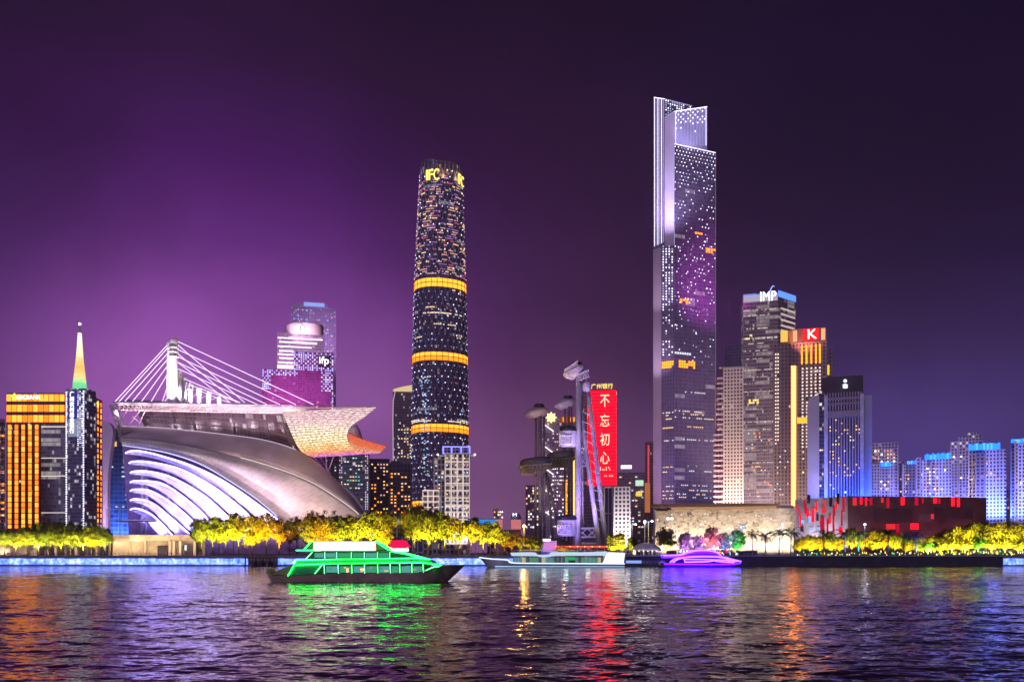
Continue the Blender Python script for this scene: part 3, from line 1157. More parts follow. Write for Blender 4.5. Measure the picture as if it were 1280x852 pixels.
    for top, foot in (((220, 429), 306), ((220, 440), 296), ((220, 451), 288), ((230, 473), 300), ((238, 481), 300), ((249, 488), 286)):
        cable(top, 489, (foot, 503), 528)
    for k, px in enumerate((222, 230, 238, 249, 261)):
        cable((px + 12, 480 + 4 * k), 505, (px - 4, 502), 484, 0.12)
    # LED canopy: a lattice wing lit as one screen
    LEFT = [(352, 515), (356, 522), (362, 536), (370, 554), (378, 565), (392, 571)]
    RIGHT = [(470, 509), (458, 519), (446, 527), (437, 535), (434, 545), (438, 556), (452, 562), (474, 566)]
    G, U = [], []
    for i in range(25):
        v = i / 24
        a, c = lerp_pts(LEFT, v), lerp_pts(RIGHT, v)
        row = []
        for j in range(25):
            u = j / 24
            yy = 494 + 10 * u - 12 * math.sin(math.pi * v) * (0.6 + 0.4 * u) + 14 * v
            row.append(P(a[0] + (c[0] - a[0]) * u, a[1] + (c[1] - a[1]) * u, yy))
        G.append(row)
        U.append([(j / 24, 1 - v) for j in range(25)])
    b = MB()
    b.grid(G, U)
    LEDC = led_mat('canopy_led', None,
                   [(0.0, (0.55, 0.15, 0.75, 1)), (0.12, (0.9, 0.28, 0.18, 1)), (0.28, (0.95, 0.55, 0.22, 1)), (0.45, (0.95, 0.78, 0.48, 1)), (0.62, (0.92, 0.68, 0.58, 1)),
                    (0.78, (0.80, 0.52, 0.56, 1)), (1.0, (0.70, 0.50, 0.52, 1))], 1.35, 26, 0.6, 1, 4)
    cnp = b.build('led_canopy', LEDC, o, True, 0.5)
    b = MB()
    for j in range(0, 25, 2):
        b.tube([G[i][j] + Vector((0, -0.5, 0)) for i in range(0, 25, 2)], 0.07, 4, False)
    b.build('canopy_rib', plain('rib_brown', (0.25, 0.16, 0.13), 0.6), cnp)
    b = MB()
    W1 = [(435, 541), (446, 546), (460, 551), (483, 557.5)]
    W2 = [(437, 556), (446, 561), (459, 564), (474, 566)]
    b.grid([[P(*[(1 - v / 6) * p + v / 6 * q_ for p, q_ in zip(lerp_pts(W1, j / 12), lerp_pts(W2, j / 12))], 512 + 3 * v / 6 - 2 * math.sin(j / 4)) for j in range(13)] for v in range(7)])
    b.build('led_wing', led_mat('wing_led', None, [(0, (1, 0.16, 0.07, 1)), (0.6, (1, 0.22, 0.1, 1)), (1, (0.9, 0.5, 0.3, 1))], 0.9, 14, 0.4, 1, 4), o, True, 0.5)
    b = MB()
    b.grid([[P(436, 534, 520), P(446, 530, 522), P(450, 538, 524), P(453, 548, 526)], [P(437, 541, 518), P(443, 544, 520), P(448, 547, 522), P(453, 549, 524)]])
    b.build('canopy_flap', plain('flap_lilac', (0.6, 0.48, 0.66), 0.5), o, True, 0.4)
    b = MB()
    b.tube([P(395, 509.5, 496), P(432, 508.8, 500), P(471, 508.6, 505), P(450, 525, 500)], 0.42, 6)
    b.build('canopy_frame', TR, o)
    b = MB()
    for a, c in (((400, 571), (413, 592)), ((407, 571), (409, 590)), ((417, 570), (410, 590)), ((392, 571), (404, 585))):
        b.tube([P(*a, 512), P(*c, 508)], 0.35, 5)
    b.build('canopy_strut', plain('strut_violet', (0.55, 0.42, 0.66), 0.5), o)
    # lamps on the shell: warm at the foot, violet from the river side
    for px, py, e_, c_ in ((395, 700, 100000, (1.0, 0.68, 0.52)), (425, 700, 100000, (1.0, 0.70, 0.55)), (345, 690, 110000, (0.95, 0.68, 0.85)), (300, 690, 190000, (0.85, 0.64, 1.0)), (230, 690, 210000, (0.78, 0.60, 1.0)), (175, 690, 80000, (0.72, 0.5, 1.0))):
        p = P(px, py, 440)
        p.z = LAND + 1
        spot(o, 'shell_floodlight', p, P(px - 30, 590, 480), e_, c_, 85, 0.9, 1.0)


stadium()

# the other sail of the stadium, peeping out past the bank
o = thing('sail_wall', 'pale lilac curved sail wall between the bank and the blue glass block', 'sail', (X(134, 640), 640, LAND))
b = MB()
O1 = [(129, 527), (135, 527.5), (140, 534), (141, 543), (137, 570), (134.5, 600), (134, 640), (134, 692)]
pl = []
for j in range(25):
    px, py = lerp_pts(O1, j / 24)
    pl.append(P(px, py, 640))
pl += [P(128.5, 692, 640), P(128.5, 528, 640)]
fr_ = [p.copy() for p in pl]
b.face(fr_)
b.face([p + Vector((0, 5, 0)) for p in reversed(pl)])
for i in range(len(pl)):
    j = (i + 1) % len(pl)
    b.face([pl[i], pl[i] + Vector((0, 5, 0)), pl[j] + Vector((0, 5, 0)), pl[j]])
b.build('wall_face', plain('sail_lilac', (0.6, 0.5, 0.62), 0.5, var=0.1), o)
b = MB()
b.tube(pl[:25], 0.35, 6)
b.build('edge_trim', STEEL, o)
spot(o, 'sail_floodlight', P(128, 690, 610), P(130, 600, 640), 150000, (0.8, 0.55, 1.0), 80, 0.8)

# cream pavilion at the foot of the stadium
o = thing('pavilion', 'low cream pavilion with columns and dark openings below the stadium louvres', 'pavilion', (X(190, 428), 428, LAND))
q = rect(135, 252, 428, 22)
b = MB()
b.prism([tuple(q[0] + Vector((0, 5))), tuple(q[1] + Vector((0, 5))), tuple(q[2]), tuple(q[3])], LAND, Z(672, 428))
b.build('wall', CREAM, o)
b = MB()
b.prism([tuple(p) for p in rect(134, 254, 427, 24)], Z(675.5, 428), Z(668, 428))
b.build('roof', plain('roof_cream', (0.66, 0.56, 0.42), 0.6), o)
for px in (137, 146, 157, 163, 181, 212, 217, 225, 243):
    p = P(px, 690, 428)
    panel(o, 'column', (p.x, 428.6, (LAND + Z(675.5, 428)) / 2), (1.1, 1.1, Z(675.5, 428) - LAND), 0, CREAM)
for pa, pb in ((147, 156), (165, 179), (184, 210), (226, 241)):
    p = P((pa + pb) / 2, 684, 433)
    panel(o, 'opening', (p.x, 432.9, LAND + 2.6), ((pb - pa) * 0.388, 0.3, 5.2), 0, plain('dark_opening', (0.05, 0.045, 0.06), 0.3))
for px in (150, 172, 196, 218, 236):
    spot(o, 'wall_washer', P(px, 690, 414), P(px, 681, 428), 5200, (1.0, 0.70, 0.44), 100, 1.0, 0.3)
for px in (145, 170, 195, 220, 240):
    spot(o, 'parapet_lamp', P(px, 678, 421), P(px, 671, 428), 1600, (1.0, 0.66, 0.34), 130, 0.9, 0.3)
panel(o, 'lit_doorway', P(232, 684, 432.6), (1.0, 0.3, 2.6), 0, COOL)

# low kiosks behind the trees before the bank
o = thing('kiosk_row', 'low white-columned arcade behind the trees before the bank', 'arcade', (X(65, 424), 424, LAND))
b = MB()
b.prism([tuple(p) for p in rect(-20, 128, 424, 10)], LAND, Z(679.5, 424))
b.build('wall', plain('arcade_cream', (0.46, 0.38, 0.32), 0.7), o)
for k in range(11):
    p = P(-6 + 12.6 * k, 686, 422)
    panel(o, 'column', (p.x, 422.4, LAND + 2.3), (1.2, 1.0, 4.6), 0, CREAM)
    panel(o, 'opening', (p.x + 2.4, 423.3, LAND + 1.8), (2.4, 0.3, 3.4), 0, plain('dark_opening', (0, 0, 0)))
for k in range(5):
    spot(o, 'wall_washer', P(5 + 28 * k, 690, 414), P(5 + 28 * k, 683, 424), 1800, (1.0, 0.70, 0.5), 110, 1.0, 0.3)

# ------------------------------------------------------------------ towers behind the stadium
o, q = tower('slender_tower', 'dim tall tower with blue-lit crown rising behind the hexagon-sign tower', 'tower', 364, 420, 1650, 40, 384,
             facade('slender_facade', (0.16, 0.10, 0.22), (0.36, 0.26, 0.42), 3.2, 4.0, 0.4, 0.3, lit=0.12, litcol=(1, .6, .6), lits=0.7))
strip(o, 'crown', q[0], q[1], 1650, 379.5, 384, plain('crown_grey', (0.3, 0.24, 0.36)), 0.4, 8, 0.05, 0.8)
strip(o, 'crown_light', q[0], q[1], 1650, 378.2, 383, emit('crown_blue', (0.28, 0.42, 1.0), 1.1), 0.9, 1.0, 0.28, 0.74)
wins(o, q[0], q[1], 1650, 0.02, 0.95, 10, 386, 440, 14, 2.4, 1.4, [PINK, WARM, BLUEW], 0.22, 15)

o, q = tower('hexagon_sign_tower', 'white-striped office tower with round crown and hexagon sign', 'tower', 346.5, 405, 1480, 40, 417,
             facade('striped_facade', (0.16, 0.10, 0.2), (0.3, 0.24, 0.36), 3.0, 4.4, 0.12, 0.4, lit=0.1, lits=0.7, litcol=(1, .8, .8)))
for k, py in enumerate((422.5, 427.5, 433, 438.5, 443, 447.5, 453)):
    strip(o, 'floor_light', q[0], q[1], 1480, py, py + 1.7, emit('floor_white', (1.0, 0.86, 0.96), 1.7), 0.5, 0.6, 0.01 + 0.03 * (k % 2), 0.97 - 0.12 * (k % 3))
strip(o, 'floor_light', q[0], q[1], 1480, 457, 461.5, emit('floor_cream', (1.0, 0.82, 0.72), 1.5), 0.5, 0.6, 0.0, 0.5)
b = MB()
c = (q[0] + q[1]) / 2
s = 1480 / F
b.lathe((c.x + 2, c.y + 18, Z(418, 1480)), [(24 * s, 0), (24 * s, 13 * s), (23 * s, 15 * s), (0.1, 16.5 * s)], 28, 1.0, 0.7)
b.build('round_crown', plain('crown_pale', (0.7, 0.55, 0.62), 0.5), o, True)
spot(o, 'crown_floodlight', (c.x, c.y - 40, Z(425, 1480)), (c.x + 5, c.y + 10, Z(409, 1480)), 240000, (1.0, 0.66, 0.8), 80, 0.9, 2)
b = MB()
cx, cz = X(375.5, 1480), Z(412, 1480)
b.face([(cx + 6.3 * s * math.sin(k * math.pi / 3), c.y - 7, cz + 6.3 * s * math.cos(k * math.pi / 3)) for k in range(6)])
b.build('hexagon_sign', emit('hexagon_white', (1, .95, 1), 1.8), o, solid=0.8)
text(o, 'sign_lettering', 'T', q[0], q[1], 1480, 0.495, 412, 6.5, plain('sign_black', (0.02, 0.02, 0.02)), 5.0, 8.2)

o, q = tower('patterned_block', 'dark magenta block edged with blue LED diamonds and ifp sign', 'building', 327.5, 417, 1320, 40, 462.5,
             facade('magenta_facade', (0.20, 0.05, 0.20), (0.26, 0.07, 0.26), 3.4, 3.8, 0.2, 0.3, lit=0.02, litcol=(1, .4, .5), lits=0.4))
b = MB()
uq = rect(367, 417, 1322, 34)
b.prism([tuple(p) for p in uq], Z(463, 1320), Z(439, 1320))
b.build('upper_block', MATS['magenta_facade'], o)
DIA = [emit('diamond_led', (0.42, 0.42, 1.0), 1.5), emit('diamond_led_pale', (0.75, 0.7, 1.0), 1.5)]


def diamonds(parent, A, B, Y, u0, u1, nx, p0, p1, nz):
    def pk(i, j, r):
        return r.choice((0, 0, 1)) if (i + j) % 2 == 0 or r.random() < .35 else None
    wins(parent, A, B, Y, u0, u1, nx, p0, p1, nz, 1.7, 1.8, DIA, pick=pk, name='led_point')


diamonds(o, uq[0], uq[1], 1320, 0, 1, 18, 440, 463, 9)
diamonds(o, q[0], q[1], 1320, 0, 0.5, 16, 463, 470, 3)
diamonds(o, q[0], q[1], 1320, 0, 0.12, 5, 470, 488, 7)
diamonds(o, q[0], q[1], 1320, 0.82, 0.99, 6, 463, 488, 9)
wins(o, q[0], q[1], 1320, 0.975, 0.995, 1, 488, 510, 10, 1.5, 1.5, DIA, 0.8, 5, 'led_point')
strip(o, 'sign_panel', uq[0], uq[1], 1320, 443.5, 458.5, plain('sign_back', (0.06, 0.02, 0.08), 0.5), 1.2, 0.5, 0.60, 0.92)
text(o, 'sign_lettering', 'ifp', uq[0], uq[1], 1320, 0.76, 450.8, 11.5, emit('ifp_white', (1, .96, 1), 3), 12.0, 2.0)

for px_, Yt, pyt, e_, c_ in ((372, 1320, 490, 5200000, (1.0, 0.34, 0.85)), (376, 1480, 440, 5200000, (1.0, 0.62, 0.85)), (404, 1650, 420, 5200000, (0.75, 0.5, 1.0))):
    p_ = P(px_, pyt, Yt)
    spot(o, 'pink_spill_fill', (p_.x, Yt - 110, Z(pyt + 40, Yt)), p_, e_ * 0.2, c_, 80, 1.0, 3.0)  # added spots imitating pink light spilled from the stadium

# ------------------------------------------------------------------ blocks between stadium and round tower
o, q = tower('grey_office_block', 'grey-blue office block under the LED canopy, light columns at its corners', 'building', 424, 462, 720, 30, 560,
             facade('greyblue_office', (0.12, 0.15, 0.22), (0.26, 0.28, 0.36), 2.6, 3.6, 0.15, 0.3, lit=0.04, litcol=(.8, .95, 1), lits=0.7))
wins(o, q[0], q[1], 720, 0.15, 0.78, 7, 570, 640, 15, 2.2, 1.3, [COOL, WARM, TEAL], 0.4, 6)
for u in (0.05, 0.9):
    wins(o, q[0], q[1], 720, u - 0.06, u + 0.06, 2, 568, 640, 24, 1.2, 1.6, [DIMDOT, WARM, PINK], 0.75, 9)
o, q = tower('dark_side_block', 'narrow dark block with a white lit window column beside the grey office block', 'building', 404, 424, 740, 25, 566, GL_DARK)
wins(o, q[0], q[1], 740, 0.05, 0.9, 3, 570, 640, 18, 1.6, 1.6, [COOL, TEAL], 0.3, 12)
o, q = tower('dark_office_block', 'low dark office block with scattered amber windows beside the grey office block', 'building', 462, 487, 760, 25, 573, GL_DARK)
wins(o, q[0], q[1], 760, 0.05, 0.95, 6, 578, 642, 15, 2.0, 1.6, [WARM, AMBER, PINK], 0.34, 7)
o, q = tower('dark_office_block', 'dark office block with amber windows standing before the round tower', 'building', 486, 515, 740, 25, 579, GL_DARK)
wins(o, q[0], q[1], 740, 0.05, 0.95, 6, 590, 642, 13, 2.2, 1.6, [WARM, AMBER], 0.38, 8)
b = MB()
b.prism([tuple(p) for p in rect(488, 500, 748, 10)], Z(579, 740), Z(575, 740))
b.build('plant_room', DARK, o)

o, q = tower('crowned_tower', 'slim grey tower with cream-lit curved crown half behind the round tower', 'tower', 491, 520, 1350, 40, 488,
             facade('slim_grey', (0.10, 0.09, 0.14), (0.2, 0.17, 0.24), 3.0, 4.0, 0.2, 0.3, lit=0.08, lits=0.6, litcol=(1, .85, .7)))
b = MB()
s = 1350 / F
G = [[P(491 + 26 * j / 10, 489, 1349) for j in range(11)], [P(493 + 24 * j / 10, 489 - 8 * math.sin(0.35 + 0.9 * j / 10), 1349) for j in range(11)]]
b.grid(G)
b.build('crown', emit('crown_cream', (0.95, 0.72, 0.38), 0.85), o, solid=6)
b = MB()
b.tube([P(494, 489, 1348), P(491.5, 500, 1348), P(491, 525, 1348), P(491.5, 575, 1348)], 0.8, 5)
b.build('edge_light', emit('edge_grey', (0.8, 0.68, 0.72), 0.6), o)
wins(o, q[0], q[1], 1350, 0.2, 0.95, 6, 535, 572, 10, 1.8, 1.4, [WARM, COOL, WARM], 0.4, 8)


# ------------------------------------------------------------------ round tower
def round_tower():
    Y = 1135.0
    o = thing('round_tower', 'tallest round dark tower with gold belts, white LED points and IFC sign', 'tower', (X(549, Y), Y, LAND))
    prof = [(690, 35.6, 549), (620, 35.7, 549), (540, 36, 549), (450, 35, 549), (380, 33.4, 549), (350, 32.6, 549.2), (300, 30.6, 549.6), (250, 28.6, 550.2), (215, 27, 550.6), (202, 26.2, 550.8)]
    py_ = [p[0] for p in prof][::-1]

    def at(py):
        r_ = np.interp(py, py_, [p[1] for p in prof][::-1])
        c_ = np.interp(py, py_, [p[2] for p in prof][::-1])
        return r_, c_

    def surf(py, a, out=0.0):
        """point on the skin; a is the angle from straight towards the river"""
        r_, c_ = at(py)
        Yc = Y
        Rm = r_ * (Y - 34) / F
        k = Rm * (1 + 0.045 * math.cos(3 * a + 1.9)) + out
        return Vector((X(c_, Y) + k * math.sin(a), Yc - k * math.cos(a), Z(py - 2.5, Y - Rm)))
    n = 72
    rows = list(range(692, 203, -8)) + [202]
    b = MB()
    G = [[surf(py, math.pi - 2 * math.pi * k / n * 1.0 - math.pi * 2, 0) for k in range(n + 1)] for py in rows]
    G = [list(reversed(g)) for g in G]
    U = [[(k * 3.05, Z(py, Y)) for k in range(n + 1)] for py in rows]
    b.grid(G, U)
    b.build('glass_skin', facade('round_skin', (0.05, 0.05, 0.12), (0.12, 0.11, 0.19), 3.05, 4.2, 0.16, 0.2, rough=0.16, lit=0.05, litcol=(1, .6, .5), lits=0.45, rowlit=0.03, rowcol=(.8, .9, 1), rows=0.35), o, True)
    b = MB()
    b.face([surf(203, 2 * math.pi * k / n) for k in range(n)])
    b.build('roof', DARK, o)
    # diagonal steel grid behind the glass, read as a net of paler lines
    b = MB()
    for k in range(30):
        for sg in (-1, 1):
            b.tube([surf(692 - 489 * i / 44, 2 * math.pi * k / 30 + sg * 2 * math.pi * i / 44 * 0.62, 0.12) for i in range(45)], 0.34, 4, False)
    b.build('diagrid', plain('diagrid_steel', (0.30, 0.27, 0.40), 0.5), o)
    # crown wall standing above the roof, open at the front
    for a0, a1, top in ((-1.35, -0.15, 198.5), (0.3, 1.5, 200)):
        b = MB()
        m = 14
        b.grid([[surf(204, a0 + (a1 - a0) * k / m, -1.0) for k in range(m + 1)],
                [surf(202, a0 + (a1 - a0) * k / m, -1.0) + Vector((0, 0, (202 - top) * math.sin(math.pi * (0.12 + 0.76 * k / m)) * 1.1)) for k in range(m + 1)]])
        b.build('crown_screen', plain('crown_screen', (0.16, 0.12, 0.15), 0.4), o, True, 0.6)
    # golden belts
    BELT = emit('belt_gold', (1.0, 0.36, 0.025), 2.4)
    BELTD = emit('belt_amber', (1.0, 0.29, 0.012), 1.8)
    for p0, p1 in ((349.5, 360), (442, 452), (532, 541.5), (628, 634.5)):
        m = 60
        for q0, q1, mt in ((p0, p0 + (p1 - p0) * 0.42, BELT), (p0 + (p1 - p0) * 0.52, p1, BELTD if p0 > 400 else BELT)):
            b = MB()
            b.grid([[surf(q, -math.pi + 2 * math.pi * k / m, 0.7) for k in range(m + 1)] for q in (q1, q0)])
            bl = b.build('gold_belt', mt, o, True)
        b = MB()
        for k in range(0, m, 2):
            a = -math.pi + 2 * math.pi * k / m
            b.tube([surf(p1, a, 1.0), surf(p0, a, 1.0)], 0.35, 4, False)
        b.build('belt_mullion', plain('belt_bronze', (0.15, 0.08, 0.03), 0.5), bl)
    # LED points at the nodes of the diagrid
    r = random.Random(21)
    pts = []
    j = 0
    py = 214.0
    while py < 640:
        for k in range(13):
            a = -1.50 + 3.0 * (k + (0.5 if j % 2 else 0)) / 12.5
            if abs(a) > 1.52 or any(p0 - 2 < py < p1 + 2 for p0, p1 in ((348, 362), (441, 454), (531, 543), (627, 635))):
                continue
            pts.append((py + r.uniform(-.25, .25), a))
        py += 7.6
        j += 1
    r.shuffle(pts)
    for py, a in pts:
        p = surf(py, a, 0.8)
        panel(o, 'led_point', p, (0.8, 0.7, 1.05), a, r.choice((DOT, DIMDOT, DIMDOT, FAINT, FAINT)))
    # rooms with their lights on, upper third in clusters
    cells = []
    for j in range(41):
        py = 224 + 3.0 * j
        k = 0
        while k < 40:
            lively = 0.10 + 0.20 * (math.sin(k * 0.42 + j * 0.11) > 0.1)
            if r.random() < lively:
                L_ = r.randint(2, 5)
                mt = r.choice([PEACH, PINK, PINK, ROSE, PEACH, MAUVE, WARM, MAUVE])
                for q_ in range(L_):
                    if r.random() < 0.85:
                        cells.append((py, -1.42 + 2.84 * (k + q_) / 40, mt))
                k += L_
            k += 1
    for j in range(24):
        cells.append((r.uniform(365, 440), r.uniform(-1.4, 1.4), r.choice([FAINT, BLUEW, MAUVE, ROSE])))
    for j in range(30):
        a0, py0 = r.uniform(-1.2, 1.0), r.choice((358, 381, 388, 402, 417, 521, 523))
        for i in range(6):
            if r.random() < .7:
                cells.append((py0 + 5 + r.uniform(-.3, .3), a0 + 0.07 * i, r.choice([WARM, COOL, WARM])))
    for j in range(80):
        cells.append((r.uniform(462, 616), -0.42 + r.gauss(0, 0.10), r.choice([COOL, TEAL, BLUEW, COOL])))
    for j in range(30):
        cells.append((r.uniform(462, 620), r.uniform(-1.3, 1.3), r.choice([ROSE, BLUEW, PINK, DIMDOT])))
    r.shuffle(cells)
    for py, a, m in cells:
        panel(o, 'lit_window', surf(py, a, 0.35), (1.75, 0.7, 1.1), a, m)
    # sign letters wrapped on the crown
    for txt, a, hp, wp in (('I', -0.52, 12.5, 2.4), ('F', -0.34, 12.5, 6.0), ('C', -0.10, 14, 7.0), ('IFC', 1.18, 13.5, 15)):
        p = surf(213, a, 1.5)
        A = Vector((p.x - 10 * math.cos(a), p.y - 10 * math.sin(a)))
        B = Vector((p.x + 10 * math.cos(a), p.y + 10 * math.sin(a)))
        text(o, 'sign_lettering', txt, A, B, Y - 36, 0.5, 214.5 if a < 1 else 215, hp, YEL if a > 1 else emit('sign_gold', (1.0, 0.72, 0.12), 2.4), wp, 0.2, 0.5)
    for a in (-0.5, 0.2, 0.9):
        p = surf(226, a, 3)
        spot(o, 'crown_floodlight', p, surf(205, a, 0), 30000, (1.0, 0.5, 0.12), 110, 0.9, 0.5)
    strip(o, 'entrance_glow', surf(640, -0.6)[:2], surf(640, 0.1)[:2], 1100, 629, 650, emit('lobby_amber', (1.0, 0.5, 0.1), 0.7), 4, 0.5)


round_tower()

# ------------------------------------------------------------------ white lattice building and low things near the round tower
LATT = facade('white_lattice', (0.05, 0.06, 0.09), (0.62, 0.58, 0.60), 3.1, 3.9, 0.34, 0.30, lit=0.25, litcol=(1, .8, .6), lits=0.35)
o, q = tower('lattice_building', 'white lattice-fronted building with violet-blue lit crown beside the round tower', 'building', 556, 587, 650, 24, 566, LATT)
b = MB()
b.prism([tuple(p) for p in rect(553, 588, 652, 16)], Z(568, 650), Z(558, 650))
b.build('crown', facade('crown_frame', (0.03, 0.03, 0.08), (0.4, 0.4, 0.6), 3.0, 3.0, 0.3, 0.3), o)
for u0, u1, p0, p1 in ((0, 1, 557, 558.6), (0, 1, 565.5, 566.8), (0, 0.06, 558, 566), (0.30, 0.36, 558, 566), (0.64, 0.70, 558, 566), (0.94, 1, 558, 566)):
    qq = rect(553, 588, 652, 16)
    strip(o, 'crown_light', qq[0], qq[1], 650, p0, p1, emit('crown_violetblue', (0.30, 0.28, 1.0), 1.5), 0.5, 0.5, u0, u1)
for px, u in ((547, 'a'), (593.5, 'b')):
    b = MB()
    x0, x1 = (X(547, 650), X(556, 650)) if u == 'a' else (X(587, 650), X(594, 650))
    b.box(((x0 + x1) / 2, 655, Z(569, 650)), (abs(x1 - x0), 8, 1.0))
    b.build('wing_slab', WHITEP, o)
    b = MB()
    b.lathe((X(px, 650), 651, Z(567.6, 650)), [(0.05, -0.8), (0.9, 0), (0.05, 0.8)], 8)
    b.build('wing_lamp', emit('wing_lamp', (1, .92, .95), 3), o)
for u in (0.0, 0.26, 0.5, 0.74, 1.0):
    strip(o, 'lit_pilaster', q[0], q[1], 650, 568, 662, emit('pilaster_white', (1.0, 0.82, 0.78), 0.75), 0.9, 0.8, max(0, u - 0.025), min(1, u + 0.025))
for k in range(10):
    strip(o, 'floor_light', q[0], q[1], 650, 576 + 9 * k, 577.6 + 9 * k, emit('floor_cream_dim', (1.0, 0.8, 0.68), 0.7), 0.7, 0.5, 0.03, 0.97)
wins(o, q[0], q[1], 650, 0.03, 0.97, 8, 570, 660, 20, 1.8, 1.6, [WARM, COOL, BLUEW, PINK], 0.22, 31)
for u in (0.2, 0.5, 0.8):
    p = q[0].lerp(q[1], u)
    spot(o, 'front_floodlight', (p.x, p.y - 12, LAND + 1), (p.x, p.y, LAND + 35), 70000, (1.0, 0.78, 0.72), 90, 0.8, 0.6)

o, q = tower('lattice_annex', 'small white-framed annex with warm windows at the round tower foot', 'building', 542, 556, 655, 20, 572,
             facade('side_lattice', (0.05, 0.05, 0.08), (0.34, 0.32, 0.36), 2.6, 3.9, 0.3, 0.3, lit=0.2, lits=0.5))
wins(o, q[0], q[1], 655, 0.1, 0.9, 3, 575, 640, 14, 1.8, 1.8, [COOL, WARM, BLUEW], 0.35, 12)
o, q = tower('lit_frame_house', 'low white-framed house with lit grid front before the round tower', 'building', 528, 549, 600, 16, 612, LATT)
for u in (0, 0.33, 0.66, 1.0):
    strip(o, 'lit_frame', q[0], q[1], 600, 612, 640, emit('frame_rose', (1.0, 0.74, 0.68), 0.9), 0.5, 0.4, max(0, u - 0.03), min(1, u + 0.03))
for py in (612, 619, 626, 633):
    strip(o, 'lit_frame', q[0], q[1], 600, py, py + 1.3, MATS['frame_rose'], 0.6, 0.4)

CAN_BLUE = emit('canopy_blue', (0.03, 0.28, 0.85), 0.9, True)
for pa, pb, lb in ((585, 622, 'long blue-lit pavilion roof behind trees beside the white lattice building'), (496, 522, 'short blue-lit pavilion roof behind trees under the dark office blocks')):
    o = thing('blue_canopy', lb, 'canopy', (X((pa + pb) / 2, 520), 520, LAND))
    b = MB()
    b.prism([tuple(p) for p in rect(pa, pb, 520, 10)], Z(656, 520), Z(649, 520))
    b.build('lit_fascia', CAN_BLUE, o)
    b = MB()
    b.prism([tuple(p) for p in rect(pa - 0.5, pb + 0.5, 519, 12)], Z(649, 520), Z(647.5, 520))
    b.build('roof', STEEL, o)
    for k in range(5):
        p = P(pa + (pb - pa) * k / 4, 670, 521)
        panel(o, 'post', (p.x, 522, (LAND + Z(656, 520)) / 2), (0.5, 0.5, Z(656, 520) - LAND), 0, STEEL)

o, q = tower('pink_block', 'small distant block with pink lit front and cream penthouse', 'building', 617, 629, 1100, 30, 649, facade('pink_wall', (0.3, 0.1, 0.12), (0.6, 0.25, 0.25), 3, 3.5, 0.3, 0.4))
strip(o, 'lit_front', q[0], q[1], 1100, 649, 661, emit('pink_front', (1.0, 0.30, 0.32), 0.6), 0.5, 0.5, 0.1, 0.95)
b = MB()
b.prism([tuple(p) for p in rect(616.5, 624, 1105, 15)], Z(650, 1100), Z(635, 1100))
b.build('penthouse', facade('penthouse_wall', (0.05, 0.04, 0.04), (0.4, 0.3, 0.26), 3.0, 3.6, 0.3, 0.3, lit=0.4, lits=0.8), o)
strip(o, 'roof_light', q[0], q[1], 1100, 635, 637, emit('roof_cream', (1, 0.8, 0.55), 1.6), 0.9, 0.6, 0.0, 0.6)
wins(o, q[0], q[1], 1104, 0.0, 1.0, 5, 638, 648, 3, 1.6, 1.6, [WARM, WHITE], 0.6, 4)
o, q = tower('sign_dome_block', 'small distant pink-fronted block under a blue dome', 'building', 638, 651.5, 1150, 30, 649, MATS['pink_wall'])
strip(o, 'lit_front', q[0], q[1], 1150, 649, 661, MATS['pink_front'], 0.5, 0.5, 0.05, 0.98)
b = MB()
c = (q[0] + q[1]) / 2
b.lathe((c.x, c.y + 10, Z(649, 1150)), [(7.2, 0), (6.8, 4.5), (4.8, 8.3), (0.1, 9.8)], 20)
b.build('dome', plain('dome_blue', (0.16, 0.28, 0.55), 0.4), o, True)
text(o, 'sign_lettering', 'M', q[0], q[1], 1150, 0.4, 643, 4, WHITE, 5, 2)
b = MB()
b.prism([tuple(p) for p in rect(609, 640, 1300, 20)], LAND, Z(662, 1300))
o2 = thing('distant_low_block', 'dim distant low block between the pink front and the dome', 'building', (X(630, 1300), 1300, LAND))
b.build('facade', facade('dim_low', (0.05, 0.04, 0.07), (0.2, 0.15, 0.22), 3.0, 3.6, 0.3, 0.3, lit=0.2, lits=0.6), o2)
q = rect(609, 640, 1300, 20)
wins(o2, q[0], q[1], 1300, 0, 1, 12, 652 + 11, 680, 5, 1.6, 1.4, [WARM, PINK, WHITE], 0.3, 41)

# ------------------------------------------------------------------ hazy blocks behind the screen masts
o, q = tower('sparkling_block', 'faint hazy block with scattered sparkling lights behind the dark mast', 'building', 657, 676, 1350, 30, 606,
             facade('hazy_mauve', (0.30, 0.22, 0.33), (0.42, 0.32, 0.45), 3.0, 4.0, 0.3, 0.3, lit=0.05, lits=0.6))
wins(o, q[0], q[1], 1350, 0, 1, 7, 608, 660, 16, 1.5, 2.0, [WHITE, COOL, WARM], 0.30, 14)
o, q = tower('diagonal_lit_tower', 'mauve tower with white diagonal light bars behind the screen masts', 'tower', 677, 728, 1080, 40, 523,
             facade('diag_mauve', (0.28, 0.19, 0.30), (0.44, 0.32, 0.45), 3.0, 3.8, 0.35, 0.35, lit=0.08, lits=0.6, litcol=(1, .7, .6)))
s = 1080 / F
d = (q[1] - q[0]).normalized()
for k in range(5):
    for (x0, y0, x1, y1) in ((680, 530 + 27 * k, 692, 539 + 27 * k), (691, 574 + 30 * k, 683, 581 + 30 * k)):
        if y1 > 655:
            continue
        b = MB()
        b.tube([P(x0, y0, 1078), P(x1, y1, 1078)], 0.75, 5)
        b.build('light_bar', emit('bar_white', (1.0, 0.9, 0.9), 1.5), o)
for u in (0.36, 0.55):
    wins(o, q[0], q[1], 1080, u - 0.1, u + 0.1, 4, 535, 660, 26, 1.3, 1.3, [WARM, WHITE, COOL], 0.5, 17)
